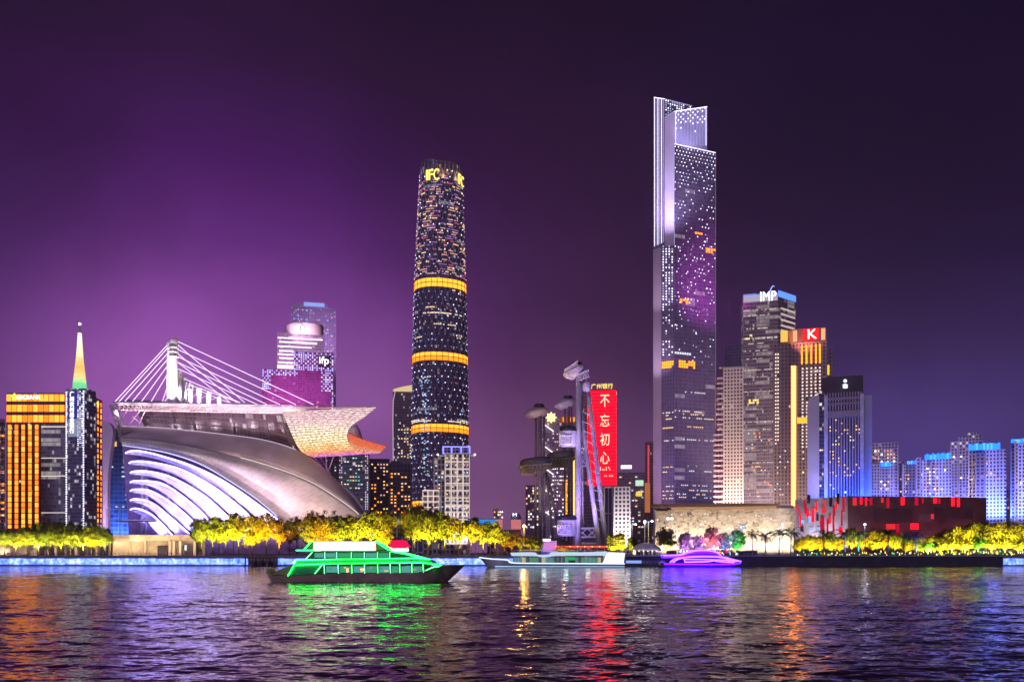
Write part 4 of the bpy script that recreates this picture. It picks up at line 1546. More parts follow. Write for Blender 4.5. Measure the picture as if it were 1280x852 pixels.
for px, p0, p1, m in ((728, 560, 655, GOLD), (717.5, 570, 665, YEL), (708, 600, 662, AMBER), (706, 632, 642, emit('sign_green', (0.1, .8, .5), 1.0)), (743, 600, 645, GOLD)):
    panel(o, 'light_column', (X(px, 1079), 1078.5, (Z(p0, 1079) + Z(p1, 1079)) / 2), (1.7, 0.6, (p1 - p0) * s), 0, m)
b = MB()
cc = P(689, 521.5, 1076)
pts = []
for k in range(16):
    r_ = 7.2 if k % 2 == 0 else 4.6
    pts.append((cc.x + r_ * math.sin(k * math.pi / 8), cc.y, cc.z + r_ * math.cos(k * math.pi / 8)))
b.face(pts)
b.build('round_sign', emit('round_sign', (0.95, 0.9, 0.35), 1.6), o, solid=0.6)
panel(o, 'sign_panel', (X(708, 1077), 1077, Z(524, 1077)), (14, 0.5, 8), 0, emit('sign_orange_dim', (0.6, 0.12, 0.02), 0.5))
for px in (704.5, 713.5, 717.5):
    panel(o, 'sign_bar', (X(px, 1076), 1076, Z(524, 1076)), (2.2, 0.5, 5.5), 0, emit('sign_orange', (1.0, 0.3, 0.03), 1.4))

# ------------------------------------------------------------------ red LED tower with vertical slogan
o, q = tower('red_screen_tower', 'office tower with tall red LED slogan front and yellow roof sign', 'tower', 727, 771, 1020, 30, 487, facade('red_tower_side', (0.08, 0.06, 0.10), (0.2, 0.16, 0.22), 3.0, 3.8, 0.2, 0.3, lit=0.04))
m, t = new_mat('red_screen')
uv = N(t, 'ShaderNodeUVMap')
sp_ = N(t, 'ShaderNodeSeparateXYZ')
t.links.new(uv.outputs[0], sp_.inputs[0])
fr2 = M2(t, 'FRACT', M2(t, 'DIVIDE', sp_.outputs[1], 3.9))
ln = M2(t, 'MULTIPLY_ADD', M2(t, 'GREATER_THAN', fr2, 0.42), 0.78, 0.22)
em = N(t, 'ShaderNodeEmission')
em.inputs[0].default_value = (1.0, 0.002, 0.010, 1)
t.links.new(M2(t, 'MULTIPLY', ln, 5.5), em.inputs[1])
oo = N(t, 'ShaderNodeOutputMaterial')
t.links.new(em.outputs[0], oo.inputs[0])
m.cycles.emission_sampling = 'NONE'
strip_q0, strip_q1 = q[0], q[1]
b = MB()
dv = (q[1] - q[0])
nr = Vector((dv.y, -dv.x)).normalized() * 0.5
b.wall(tuple(q[0] + dv * 0.17 + nr), tuple(q[0] + dv * 0.985 + nr), Z(607, 1020), Z(487.5, 1020))
b.build('led_screen', m, o, solid=0.3)
SLOG = emit('slogan_cream', (1.0, 0.78, 0.50), 1.5)
for ch, py in (('不', 501), ('忘', 525.5), ('初', 549), ('心', 572)):
    text(o, 'slogan_character', ch, q[0], q[1], 1020, 0.66, py, 15.0, SLOG, 11.5, 1.1)
wins(o, q[0], q[1], 1020, 0.52, 0.82, 9, 583, 588, 2, 1.0, 1.6, [SLOG], 0.7, 5, 'screen_text', th=1.4)
wins(o, q[0], q[1], 1020, 0.55, 0.9, 8, 593, 596, 1, 1.0, 1.2, [SLOG], 0.6, 6, 'screen_text', th=1.4)
text(o, 'roof_sign', '广州银行', q[0], q[1], 1020, 0.58, 482.6, 6.6, emit('roof_sign_yellow', (1.0, 0.72, 0.15), 2.0), 27, 0.5)
strip(o, 'sign_rail', q[0], q[1], 1020, 486.2, 487.4, DARK, 0.5, 0.5)
strip(o, 'white_light_column', q[0], q[1], 1018, 609, 640, WHITE, 2.0, 0.6, 0.74, 0.80)
strip(o, 'white_light_column', q[0], q[1], 1018, 609, 613, WHITE, 2.0, 0.6, 0.66, 0.88)

WHG = facade('white_punched', (0.035, 0.03, 0.04), (0.62, 0.58, 0.60), 3.3, 3.6, 0.42, 0.42, lit=0.03, lits=0.4)
o, q = tower('white_grid_building', 'white punched-window building right below the red slogan screen', 'building', 767, 788, 760, 24, 608, WHG)
for k in range(5):
    strip(o, 'crown_fin', q[0], q[1], 760, 608, 621, WHITEP, 0.9, 1.0, 0.03 + 0.22 * k, 0.10 + 0.22 * k)
for u in (0.3, 0.7):
    p = q[0].lerp(q[1], u)
    spot(o, 'front_floodlight', (p.x, p.y - 16, LAND + 1), (p.x, p.y, LAND + 28), 110000, (1.0, 0.85, 0.85), 85, 0.8, 0.8)
o, q = tower('dark_fin_building', 'dark building with pale fins and a lit corner left of the white punched building', 'building', 755, 767, 780, 24, 609,
             facade('dark_finned', (0.03, 0.03, 0.06), (0.45, 0.4, 0.46), 3.4, 40, 0.25, 0.02))
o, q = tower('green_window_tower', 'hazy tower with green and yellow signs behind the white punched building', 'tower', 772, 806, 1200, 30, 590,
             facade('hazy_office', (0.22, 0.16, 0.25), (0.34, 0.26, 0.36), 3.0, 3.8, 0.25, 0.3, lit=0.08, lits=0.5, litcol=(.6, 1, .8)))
strip(o, 'roof_sign', q[0], q[1], 1200, 581, 585.5, emit('roof_sign_white', (1, .92, 1), 1.7), 0.5, 0.5, 0.12, 0.52)
for u in (0.14, 0.32, 0.5):
    strip(o, 'sign_leg', q[0], q[1], 1200, 585, 591, STEEL, 0.4, 0.4, u, u + 0.03)
wins(o, q[0], q[1], 1200, 0.05, 0.97, 8, 594, 660, 18, 2.6, 1.5, [TEAL, COOL, WARM], 0.22, 18)
strip(o, 'lit_sign', q[0], q[1], 1200, 614, 620, emit('sign_yellow_dim', (1, .7, .1), 1.0), 0.6, 0.5, 0.68, 0.9)
strip(o, 'lit_sign', q[0], q[1], 1200, 600, 607, emit('sign_green_pale', (.7, 1, .75), 0.9), 0.6, 0.5, 0.66, 0.95)
o, q = tower('orange_slab', 'thin slab lit orange and red beside the tall setback tower', 'tower', 806, 818, 1160, 30, 552,
             facade('orange_slab_wall', (0.10, 0.05, 0.06), (0.36, 0.20, 0.18), 3.0, 3.8, 0.25, 0.3, lit=0.06))
strip(o, 'lit_fin', q[0], q[1], 1160, 556, 604, emit('slab_red', (1.0, 0.10, 0.16), 0.7), 0.6, 0.6, 0.30, 0.46)
strip(o, 'lit_front', q[0], q[1], 1160, 603, 640, emit('slab_orange', (0.85, 0.26, 0.08), 0.55), 0.6, 0.6, 0.0, 0.55)


# ------------------------------------------------------------------ tall setback tower
def setback_tower():
    o = thing('setback_tower', 'tallest pale-edged skyscraper with stepped crown and falling white light points', 'tower', (X(855, 1000), 1000, LAND))
    SKIN = facade('setback_skin', (0.075, 0.055, 0.10), (0.22, 0.17, 0.27), 1.7, 4.4, 0.3, 0.10, rough=0.2, lit=0.0, rowlit=0.05, rowcol=(1, .9, .95), rows=0.35, rowlen=8)
    SKIND = facade('setback_side', (0.09, 0.07, 0.12), (0.22, 0.18, 0.28), 1.9, 4.4, 0.35, 0.10, rough=0.22)
    LIL = plain('lilac_cladding', (0.55, 0.48, 0.62), 0.45, var=0.06, scale=0.05)

    def pt(px, Y):
        return Vector((X(px, Y), Y))
    C0, C1 = pt(843, 1000), pt(894.5, 1021)
    L0 = pt(816.5, 1012)
    back = pt(880, 1058)
    backl = pt(826, 1050)
    zb = LAND
    # main shaft
    b = MB()
    b.prism([tuple(C0), tuple(C1), tuple(back), tuple(pt(850, 1050))], zb, [Z(180, 1000), Z(191, 1021), Z(191, 1030), Z(181, 1010)])
    b.build('main_shaft', SKIN, o)
    # lower left shaft with its pale corner
    b = MB()
    b.prism([tuple(pt(826.5, 1008)), tuple(pt(842.8, 1000.4)), tuple(pt(848, 1049)), tuple(pt(832, 1049))], zb, [Z(309, 1008), Z(306, 1000), Z(306, 1000), Z(309, 1008)])
    b.build('side_shaft', SKIND, o)
    b = MB()
    b.prism([tuple(L0), tuple(pt(826.3, 1007.5)), tuple(pt(831, 1049)), tuple(backl)], zb, [Z(312, 1012), Z(309, 1008), Z(309, 1008), Z(312, 1012)])
    b.build('corner_pier', plain('pier_cladding', (0.40, 0.32, 0.40), 0.4, var=0.1, scale=0.03), o)
    # upper lilac pier and light-lined wing
    b = MB()
    b.prism([tuple(pt(831, 1010)), tuple(pt(842.8, 1003)), tuple(pt(848, 1048)), tuple(pt(836, 1049))], Z(309, 1005), [Z(147, 1010), Z(139, 1003), Z(139, 1003), Z(147, 1010)])
    b.build('lilac_pier', LIL, o)
    b = MB()
    b.prism([tuple(pt(817.5, 1014)), tuple(pt(830.8, 1012)), tuple(pt(864, 1046)), tuple(pt(828, 1056))], Z(312, 1012), [Z(122, 1014), Z(124, 1012), Z(132.5, 1046), Z(124, 1056)])
    b.build('upper_wing', SKIND, o)
    # middle step
    b = MB()
    b.prism([tuple(pt(843.2, 1012)), tuple(pt(884, 1004 + 20)), tuple(pt(880, 1052)), tuple(pt(850, 1047))], Z(195, 1010), [Z(139.6, 1012), Z(133.6, 1024), Z(133.6, 1040), Z(139, 1040)])
    b.build('middle_step', plain('step_cladding', (0.36, 0.32, 0.48), 0.4, var=0.15, scale=0.03), o)
    LINE = emit('tower_line', (0.80, 0.74, 1.0), 2.4)
    LINED = emit('tower_line_dim', (0.60, 0.55, 1.0), 0.75)

    def vline(px, Y, p0, p1, w, m, nm='light_line'):
        panel(o, nm, (X(px, Y), Y - 0.6, (Z(p0, Y) + Z(p1, Y)) / 2), (w, 0.5, abs(p1 - p0) * Y / F), 0, m)
    for k, px in enumerate((817.9, 820.0, 822.3, 824.6, 826.8, 829.2)):
        vline(px, 1013.5 - 0.14 * (px - 817), 122.6 + k * 0.35, 308 - k, 0.55, LINE if k % 2 == 0 else LINED)
    for k in range(11):
        px = 844.5 + 3.8 * k
        Yk = 1012 + 12 * (px - 843) / 41
        vline(px, Yk, 139.6 - 0.146 * (px - 843), 182, 0.38, LINE if k in (0, 10) else LINED)

    def edge(a, ya, c, yc, m=LINE, r_=0.42):
        b = MB()
        b.tube([P(*a, ya), P(*c, yc)], r_, 5)
        b.build('edge_light', m, o)
    edge((817.5, 121.8), 1013, (831, 123.8), 1011)
    edge((831, 123.8), 1011, (865, 132.6), 1045, LINED)
    edge((843, 139.4), 1011, (884, 133.4), 1023)
    edge((831, 147), 1009.5, (843, 139), 1002.5, LINED)
    edge((843, 179.8), 999.5, (894.5, 190.9), 1020.5)
    edge((842.9, 180), 999.6, (842.9, 306), 999.6, LINED, 0.3)
    edge((894.6, 191), 1020.6, (894.6, 625), 1020.6, emit('edge_faint', (0.5, 0.4, 0.7), 0.35), 0.3)
    r = random.Random(5)
    # light points: dense under each roof edge, thinning downwards
    d = C1 - C0
    rz = math.atan2(d.y, d.x)
    pts = []
    for j in range(60):
        for i in range(26):
            f = j / 59
            dens = 0.95 if j < 4 else 0.62 * math.exp(-j / 13.0) + 0.085
            if (i + j) % 2 or r.random() > dens * 1.3:
                continue
            u = (i + 0.5) / 26
            pts.append((u, 183 + 4.45 * j + 11 * u))
    for j in range(24):
        for _ in range(2 if j < 14 else 1):
            pts.append((r.random() * 0.93 + 0.04, 300 + j * 6 + r.uniform(-3, 3)))
    r.shuffle(pts)
    for u, py in pts:
        p = C0 + d * u
        panel(o, 'led_point', (p.x, p.y - 0.5, Z(py, p.y)), (0.72, 0.6, 0.95), rz, r.choice((DOT, DOT, DIMDOT)))
    for j in range(9):
        for i in range(13):
            if (i + j) % 2 == 0 and r.random() < 1.05 - j * 0.1:
                px = 845 + 3 * i
                Yk = 1012 + 12 * (px - 843) / 41
                panel(o, 'led_point', (X(px, Yk), Yk - 0.8, Z(141 - 0.146 * (px - 843) + 3.4 * j, Yk)), (1.0, 0.7, 1.2), 0, DOT)
    for j in range(7):
        for i in range(12):
            if r.random() < 0.8 - j * 0.08:
                u = (i + 0.5) / 12
                Yk = 1012 + 34 * u
                panel(o, 'led_point', (X(831 + 33 * u, Yk), Yk - 1.2, Z(126 + 9 * u + 2.9 * j, Yk)), (0.9, 0.7, 1.1), 0.8, DIMDOT if r.random() < .5 else DOT)
    for j in range(42):
        for i in range(4):
            if r.random() < 0.9 - j * 0.014:
                u = (i + 0.5) / 4
                Yk = 1008 - 8 * u
                panel(o, 'led_point', (X(827 + 15 * u, Yk), Yk - 0.5, Z(308 + 3.3 * j, Yk)), (0.95, 0.7, 1.3), -0.4, DOT if r.random() < .6 else DIMDOT)
    # lit floors
    for u0, u1, p0, p1, m in ((0.10, 0.50, 451, 460.5, GOLD), (0.42, 0.68, 288.5, 291.5, AMBER), (0.75, 1.0, 306, 313, AMBER), (0.12, 0.34, 374.5, 380, AMBER), (0.0, 0.4, 441.5, 443.5, COOL)):
        n = max(2, int((u1 - u0) * 18))
        wins(o, C0, C1, 1008, u0, u1, n, p0, p1, max(1, round((p1 - p0) / 3.2)), (u1 - u0) * 50 / n * 0.86, 2.5, [m], 0.92, int(p0), 'lit_floor_window')
    wins(o, pt(826.5, 1008), pt(842.8, 1000.4), 1004, 0.05, 0.95, 6, 451, 460, 3, 2.1, 2.3, [GOLD], 0.95, 3, 'lit_floor_window')
    for py, u0, u1, m in ((490, .2, .75, COOL), (514, 0, .7, COOL), (517.5, .05, .9, WARM), (522, 0, .95, COOL), (533, .3, .7, WARM), (549, .15, .95, COOL), (582, .3, .65, TEAL), (588, .25, .9, COOL), (606, .1, .8, DIMDOT), (612, .3, .9, COOL), (617, 0, .8, COOL), (621, .1, .9, DIMDOT)):
        wins(o, C0, C1, 1010, u0, u1, int((u1 - u0) * 22), py, py + 1, 1, 1.5, 1.3, [m, m, WARM], 0.62, int(py), 'lit_window')
        if py > 500:
            wins(o, pt(826.5, 1008), pt(842.8, 1000.4), 1004, 0.1, 0.95, 7, py + 1, py + 2, 1, 1.5, 1.3, [m, WARM], 0.6, int(py) + 1, 'lit_window')
    # floods on the pale faces and the magenta wash near the right edge
    spot(o, 'pier_floodlight', (X(822, 960), 955, Z(318, 1000)), (X(836, 1005), 1006, Z(215, 1005)), 1000000, (0.72, 0.62, 1.0), 75, 0.9, 2)
    spot(o, 'crown_floodlight', (X(862, 985), 975, Z(190, 1000)), (X(864, 1015), 1015, Z(158, 1015)), 160000, (0.62, 0.58, 1.0), 80, 0.9, 2)
    spot(o, 'wash_floodlight', (X(890, 985), 905, Z(420, 1000)), (X(893, 1015), 1020, Z(350, 1015)), 1000000, (0.9, 0.1, 0.9), 58, 1.0, 2)
    spot(o, 'pier_floodlight', (X(818, 975), 970, Z(480, 1000)), (X(822, 1010), 1010, Z(445, 1010)), 90000, (0.9, 0.75, 1.0), 60, 1.0, 1.5)
    spot(o, 'pier_floodlight', (X(818, 975), 970, Z(395, 1000)), (X(821, 1010), 1010, Z(365, 1010)), 60000, (0.9, 0.75, 1.0), 60, 1.0, 1.5)
    spot(o, 'face_floodlight', (X(868, 860), 850, LAND + 4), (X(866, 1010), 1010, Z(570, 1010)), 800000, (0.50, 0.48, 1.0), 42, 1.0, 2)
    spot(o, 'face_floodlight', (X(868, 860), 850, LAND + 4), (X(868, 1010), 1010, Z(400, 1010)), 1300000, (0.62, 0.54, 1.0), 36, 1.0, 2)
    spot(o, 'foot_floodlight', (X(822, 960), 955, LAND + 2), (X(824, 1008), 1008, Z(560, 1008)), 350000, (0.85, 0.45, 0.8), 60, 1.0, 2)


setback_tower()


# ------------------------------------------------------------------ towers to its right
o, q = tower('dark_rear_block', 'dark block rising behind the cream grid tower', 'building', 906, 930, 1080, 30, 432, facade('rear_dark', (0.05, 0.04, 0.08), (0.10, 0.09, 0.15), 3.2, 3.8, 0.2, 0.3))
CG = facade('cream_grid', (0.035, 0.03, 0.035), (0.60, 0.52, 0.50), 3.0, 3.5, 0.44, 0.42, lit=0.03, lits=0.5)
o, q = tower('cream_grid_tower', 'cream punched-window tower with rounded balconies on its shaded side', 'tower', 904, 929.5, 870, 28, 459, CG)
b = MB()
b.prism([tuple(p) for p in rect(899, 930, 872, 20)], Z(459, 870), Z(457.5, 870))
b.build('roof_slab', CREAM, o)
bq = rect(893.5, 904, 876, 20)
b = MB()
b.prism([tuple(p) for p in bq], LAND, Z(470, 870))
b.build('side_wing', facade('side_wing_wall', (0.05, 0.03, 0.05), (0.4, 0.28, 0.34), 3.0, 3.5, 0.4, 0.35, lit=0.06), o)
k = 0
for py in np.arange(472, 626, 6.4):
    strip(o, 'balcony', bq[0], bq[1], 876, float(py), float(py) + 2.0, plain('balcony_rose', (0.62, 0.46, 0.50), 0.6), 2.2, 2.4, 0.25 if py < 540 else -0.15, 1.0)
for u, e_ in ((0.1, 260000), (0.5, 260000), (0.9, 260000)):
    p = q[0].lerp(q[1], u)
    spot(o, 'front_floodlight', (p.x, p.y - 45, LAND + 2), (p.x, p.y, LAND + 80), e_ * 1.5, (1.0, 0.76, 0.58), 100, 0.9, 1.0)
spot(o, 'side_floodlight', (X(893, 850), 845, LAND + 2), (X(898, 876), 876, LAND + 60), 200000, (1.0, 0.35, 0.5), 80, 0.9, 1.0)


def letters_tower():
    Y = 980.0
    A, C, E = Vector((X(929, 990), 990)), Vector((X(972.5, Y), Y)), Vector((X(994.5, 1003), 1003))
    o = thing('letters_tower', 'glass tower with white IMP letters and blue-lit roof edge', 'tower', (X(955, Y), Y, LAND))
    b = MB()
    zt = Z(364.5, Y)
    b.prism([tuple(A), tuple(C), tuple(E), (E.x - 12, E.y + 30), (A.x + 8, A.y + 40)], LAND, zt)
    b.build('facade', facade('letters_glass', (0.10, 0.075, 0.10), (0.24, 0.19, 0.22), 2.0, 4.0, 0.14, 0.22, rough=0.25, lit=0.07, litcol=(1, .85, .75), lits=0.35, rowlit=0.30, rowcol=(1, .86, .82), rows=0.28, rowlen=7), o)
    strip(o, 'crown_light', A, C, Y + 5, 369, 376.5, emit('crown_white_soft', (0.80, 0.72, 0.95), 0.55), 0.7, 0.6, 0.01, 0.99)
    strip(o, 'crown_light', C, E, Y + 10, 366, 373.5, emit('crown_blue_bright', (0.10, 0.25, 1.0), 1.6), 0.7, 0.6, 0.01, 0.99)
    strip(o, 'crown_light', A, C, Y + 5, 367.6, 369.0, emit('crown_blue_bright', (0, 0, 0), 1), 0.8, 0.6, 0.01, 0.99)
    text(o, 'sign_lettering', 'IMP', A, C, Y + 3, 0.72, 370.5, 11.5, emit('imp_white', (1, 1, 1), 3.0), 19, 1.8)
    for k, (py, u0, u1, w) in enumerate(((386, .0, .95, 1.2), (393, 0, .9, 1.0), (409, .05, .75, 1.6), (421, 0, .98, 2.2), (428, .1, .6, 1.0), (437, 0, .7, 1.0), (447, .05, .6, .9), (461, 0, .98, 1.3), (470, .1, .7, .8), (478, 0, .5, .8), (488, .0, .9, 1.0), (510, .1, .55, .9), (526, 0, .8, 1.0), (536, 0, .98, 1.1), (548, .1, .9, .9), (562, 0, .7, .8), (577, 0, .98, 1.2), (591, .1, .8, .8))):
        n = int(24 * (u1 - u0))
        wins(o, A, C, Y + 4, u0, u1, n, py, py + w, 1, 44 * (u1 - u0) / n * 0.9, w, [emit('office_dim', (1.0, 0.84, 0.80), 0.42), emit('office_mid', (1.0, 0.88, 0.84), 0.62)], 0.72, k + 50, 'lit_office')
    wins(o, A, C, Y + 4, 0.05, 0.6, 8, 412, 424, 3, 3.0, 2.0, [WARM, YEL], 0.3, 61, 'lit_office')
    wins(o, A, C, Y + 4, 0.1, 0.45, 6, 498, 504, 2, 2.2, 2.2, [YEL, WARM], 0.8, 62, 'lit_office')
    wins(o, A, C, Y + 4, 0.02, 0.98, 18, 520, 622, 22, 1.6, 1.4, [WARM, COOL, AMBER], 0.07, 63, 'lit_office')
    for py in (386, 393, 400, 407, 413):
        strip(o, 'floor_light', C, E, Y + 10, py, py + 2.2, emit('floor_peach', (1.0, 0.75, 0.7), 0.6), 0.6, 0.5, 0.15, 0.95)
    b = MB()
    b.tube([P(962, 365, 995), P(966, 357, 995), P(968, 358, 995)], 0.7, 6)
    b.build('roof_crane', STEEL, o)
    spot(o, 'roof_floodlight', P(960, 362, 985), P(970, 357, 995), 30000, (0.2, 0.4, 1), 90, 1, 0.5)
    for u, e_ in ((0.25, 600000), (0.75, 600000)):
        p = A.lerp(C, u)
        spot(o, 'front_floodlight', (p.x, p.y - 40, LAND + 2), (p.x, p.y, LAND + 90), e_, (1.0, 0.8, 0.72), 80, 0.9, 1.0)


letters_tower()


def gold_bar_tower():
    Y = 830.0
    o = thing('gold_bar_tower', 'tower with red K sign, gold light bars and dotted window columns', 'tower', (X(1003, Y), Y, LAND))
    WALL = facade('taupe_wall', (0.05, 0.035, 0.045), (0.27, 0.20, 0.22), 3.0, 3.6, 0.5, 0.4, lit=0.02)
    m0, m1 = rect(989, 1034, Y, 34)[:2]
    b = MB()
    b.prism([tuple(p) for p in rect(989, 1034, Y, 34)], LAND, Z(427, Y))
    b.build('facade', WALL, o)
    b = MB()
    cq = rect(989, 1033, Y + 3, 26)
    b.prism([tuple(p) for p in cq], Z(427, Y), Z(409, Y))
    b.build('crown', plain('crown_maroon', (0.16, 0.08, 0.09), 0.5), o)
    wq = rect(966, 988.6, Y + 4, 28)
    b = MB()
    b.prism([tuple(p) for p in wq], LAND, Z(429, Y))
    b.build('side_wing', facade('wing_taupe', (0.05, 0.04, 0.05), (0.20, 0.15, 0.17), 3.2, 3.6, 0.5, 0.4, lit=0.02), o)
    rq = rect(1034.3, 1042, Y + 6, 24)
    b = MB()
    b.prism([tuple(p) for p in rq], LAND, Z(432, Y))
    b.build('side_wing', MATS['wing_taupe'], o)
    cb_ = rect(975, 991, Y + 6, 20)
    b = MB()
    b.prism([tuple(p) for p in cb_], Z(429, Y), Z(411, Y))
    b.build('stair_head', plain('stair_head', (0.35, 0.22, 0.10), 0.6), o)
    strip(o, 'lit_panel', cb_[0], cb_[1], Y + 6, 413, 427, emit('panel_yellow', (1.0, 0.62, 0.12), 1.0), 0.5, 0.5, 0.05, 0.6)
    for u0, u1 in ((0.05, 0.17), (0.85, 0.97)):
        strip(o, 'lit_panel', cq[0], cq[1], Y + 3, 411.5, 426, emit('panel_peach', (1.0, 0.55, 0.25), 0.95), 0.5, 0.5, u0, u1)
    # red sign board with a white K between rounded ends
    strip(o, 'sign_board', cq[0], cq[1], Y + 2, 410.5, 425, emit('board_red', (1.0, 0.02, 0.02), 1.3), 1.0, 0.8, 0.33, 0.80)
    text(o, 'sign_lettering', 'K', cq[0], cq[1], Y + 1, 0.60, 417.5, 11.5, emit('k_white', (1, .95, .92), 2.6), 10.5, 2.2)
    for u in (0.30, 0.43, 0.56, 0.69, 0.80):
        strip(o, 'gold_bar', m0, m1, Y, 430.5, 454.5, GOLD, 0.6, 0.6, u - 0.022, u + 0.022)
    strip(o, 'gold_bar', m0, m1, Y, 456, 632, emit('line_gold', (1.0, 0.24, 0.05), 7.0), 0.7, 0.6, 0.0, 0.12)
    strip(o, 'gold_bar', m0, m1, Y, 456, 632, emit('line_gold_dim', (0.9, 0.5, 0.2), 0.6), 0.5, 0.6, 0.12, 0.17)
    strip(o, 'gold_bar', rq[0], rq[1], Y + 6, 456, 468, GOLD, 0.6, 0.6, 0.0, 0.3)
    wins(o, m0, m1, Y, 0.26, 0.86, 5, 458, 560, 24, 2.0, 2.0, [emit('dot_window', (1.0, 0.74, 0.62), 1.25)], 0.97, 3)
    wins(o, m0, m1, Y, 0.26, 0.56, 2, 560, 628, 8, 2.0, 2.0, [WARM, YEL], 0.5, 4)
    strip(o, 'lit_floor', m0, m1, Y, 521, 528.5, emit('floor_gold', (1.0, 0.55, 0.06), 1.2), 0.8, 0.5, 0.17, 0.5)
    wins(o, wq[0], wq[1], Y + 4, 0.1, 0.36, 2, 440, 556, 26, 1.7, 2.0, [emit('dot_window', (0, 0, 0), 1)], 0.97, 5)
    wins(o, wq[0], wq[1], Y + 4, 0.05, 0.9, 6, 560, 628, 10, 1.7, 1.5, [WARM, COOL], 0.2, 6)
    for u, e_, c_ in ((0.3, 420000, (1.0, 0.72, 0.6)), (0.8, 420000, (1.0, 0.7, 0.75))):
        p = m0.lerp(m1, u)
        spot(o, 'front_floodlight', (p.x, p.y - 30, LAND + 2), (p.x, p.y, LAND + 70), e_, c_, 80, 0.9, 1.0)
    spot(o, 'crown_floodlight', P(1000, 432, Y - 14), P(1010, 415, Y + 2), 60000, (1.0, 0.3, 0.2), 110, 0.9, 0.6)


gold_bar_tower()


def emblem_tower():
    Y = 770.0
    o = thing('emblem_tower', 'dark striped tower with white roof emblem and blue-washed foot', 'tower', (X(1052, Y), Y, LAND))
    STR = facade('striped_wall', (0.04, 0.035, 0.07), (0.38, 0.34, 0.44), 2.3, 200, 0.36, 0.0, lit=0.0)
    mq = rect(1030, 1080, Y, 30)
    b = MB()
    b.prism([tuple(p) for p in mq], LAND, Z(490, Y))
    b.build('facade', STR, o)
    tq = rect(1027, 1079, Y + 4, 24)
    b = MB()
    b.prism([tuple(p) for p in tq], Z(490, Y), Z(469, Y))
    b.build('roof_block', plain('roof_block_dark', (0.035, 0.03, 0.05), 0.5), o)
    # rounded pale fins at both flanks
    FINC = plain('flank_lilac', (0.50, 0.45, 0.54), 0.5, var=0.1, scale=0.05)
    for pa, pb, top in ((1009, 1024, 494), (1079.5, 1090, 493)):
        f = rect(pa, pb, Y + 2, 26)
        A, Bq = f[0], f[1]
        prof = [(0.0, 14.0), (0.06, 8), (0.16, 3.5), (0.35, 1), (0.6, 0), (1.0, 0)] if pa < 1030 else [(0.0, 0), (1.0, 0)]
        b = MB()
        lo = []
        for i in range(len(prof) - 1):
            (u0, d0), (u1, d1) = prof[i], prof[i + 1]
            p0, p1 = A.lerp(Bq, u0), A.lerp(Bq, u1)
            b.wall(p0, p1, LAND, Z(top + d0, Y), Z(top + d1, Y))
            n_ = (f[3] - f[0])
            b.face([(p0.x, p0.y, Z(top + d0, Y)), (p1.x, p1.y, Z(top + d1, Y)), (p1.x + n_.x, p1.y + n_.y, Z(top + d1, Y)), (p0.x + n_.x, p0.y + n_.y, Z(top + d0, Y))])
        b.wall(Bq, f[2], LAND, Z(top, Y))
        b.wall(f[3], A, LAND, Z(top + prof[0][1], Y))
        b.build('flank_fin', FINC, o)
    gq = rect(1023.7, 1030, Y + 6, 20)
    b = MB()
    b.prism([tuple(p) for p in gq], LAND, Z(487, Y))
    b.build('glass_slot', facade('slot_glass', (0.03, 0.03, 0.05), (0.1, 0.09, 0.13), 2.5, 3.6, 0.1, 0.3, lit=0.1), o)
    for u in (0.05, 0.95):
        strip(o, 'corner_pier', mq[0], mq[1], Y, 493, 690, plain('pier_lilac', (0.50, 0.46, 0.58), 0.5), 0.9, 1.0, u - 0.045, u + 0.045)
    for p0, p1 in ((496, 499), (503, 505), (513, 521)):
        strip(o, 'floor_band', mq[0], mq[1], Y, p0, p1, plain('band_grey', (0.25, 0.22, 0.28), 0.5), 0.5, 0.6, 0.1, 0.9)
    b = MB()
    s = Y / F
    c = P(1056.5, 479, Y - 0.5)
    b.lathe((c.x, c.y, c.z + 3.0 * s), [(0.05, -2.2 * s), (1.9 * s, -1.2 * s), (2.3 * s, 0), (1.9 * s, 1.6 * s), (0.05, 2.4 * s)], 12, 1, 0.35)
    b.lathe((c.x, c.y, c.z - 3.0 * s), [(0.05, -3.2 * s), (3.3 * s, -2.6 * s), (2.6 * s, -0.4 * s), (3.5 * s, 1.2 * s), (1.2 * s, 2.4 * s), (0.05, 2.6 * s)], 12, 1, 0.3)
    b.build('emblem', emit('emblem_white', (0.66, 0.74, 1.0), 1.9), o, True)
    wins(o, mq[0], mq[1], Y, 0.12, 0.92, 11, 522, 596, 17, 1.6, 1.6, [WARM, PINK, COOL, WARM], 0.16, 9)
    wins(o, mq[0], mq[1], Y, 0.05, 0.95, 12, 598, 622, 5, 2.0, 1.8, [COOL, WHITE], 0.12, 10)
    wins(o, gq[0], gq[1], Y, 0.1, 0.9, 2, 520, 610, 12, 1.8, 1.6, [WARM, WHITE], 0.18, 11)
    for u, e_ in ((0.02, 520000), (0.35, 520000), (0.65, 520000), (0.98, 520000)):
        p = mq[0].lerp(mq[1], u)
        spot(o, 'blue_floodlight', (p.x, p.y - 16, LAND + 30), (p.x, p.y, LAND + 48), e_ * 0.36, (0.03, 0.12, 1.0), 95, 0.9, 1.0)
    p = rect(1010, 1024, Y, 5)
    spot(o, 'flank_floodlight', (p[0].x, p[0].y - 40, LAND + 20), (p[1].x, p[1].y, LAND + 95), 160000, (0.9, 0.75, 0.95), 70, 0.9, 1.0)


emblem_tower()

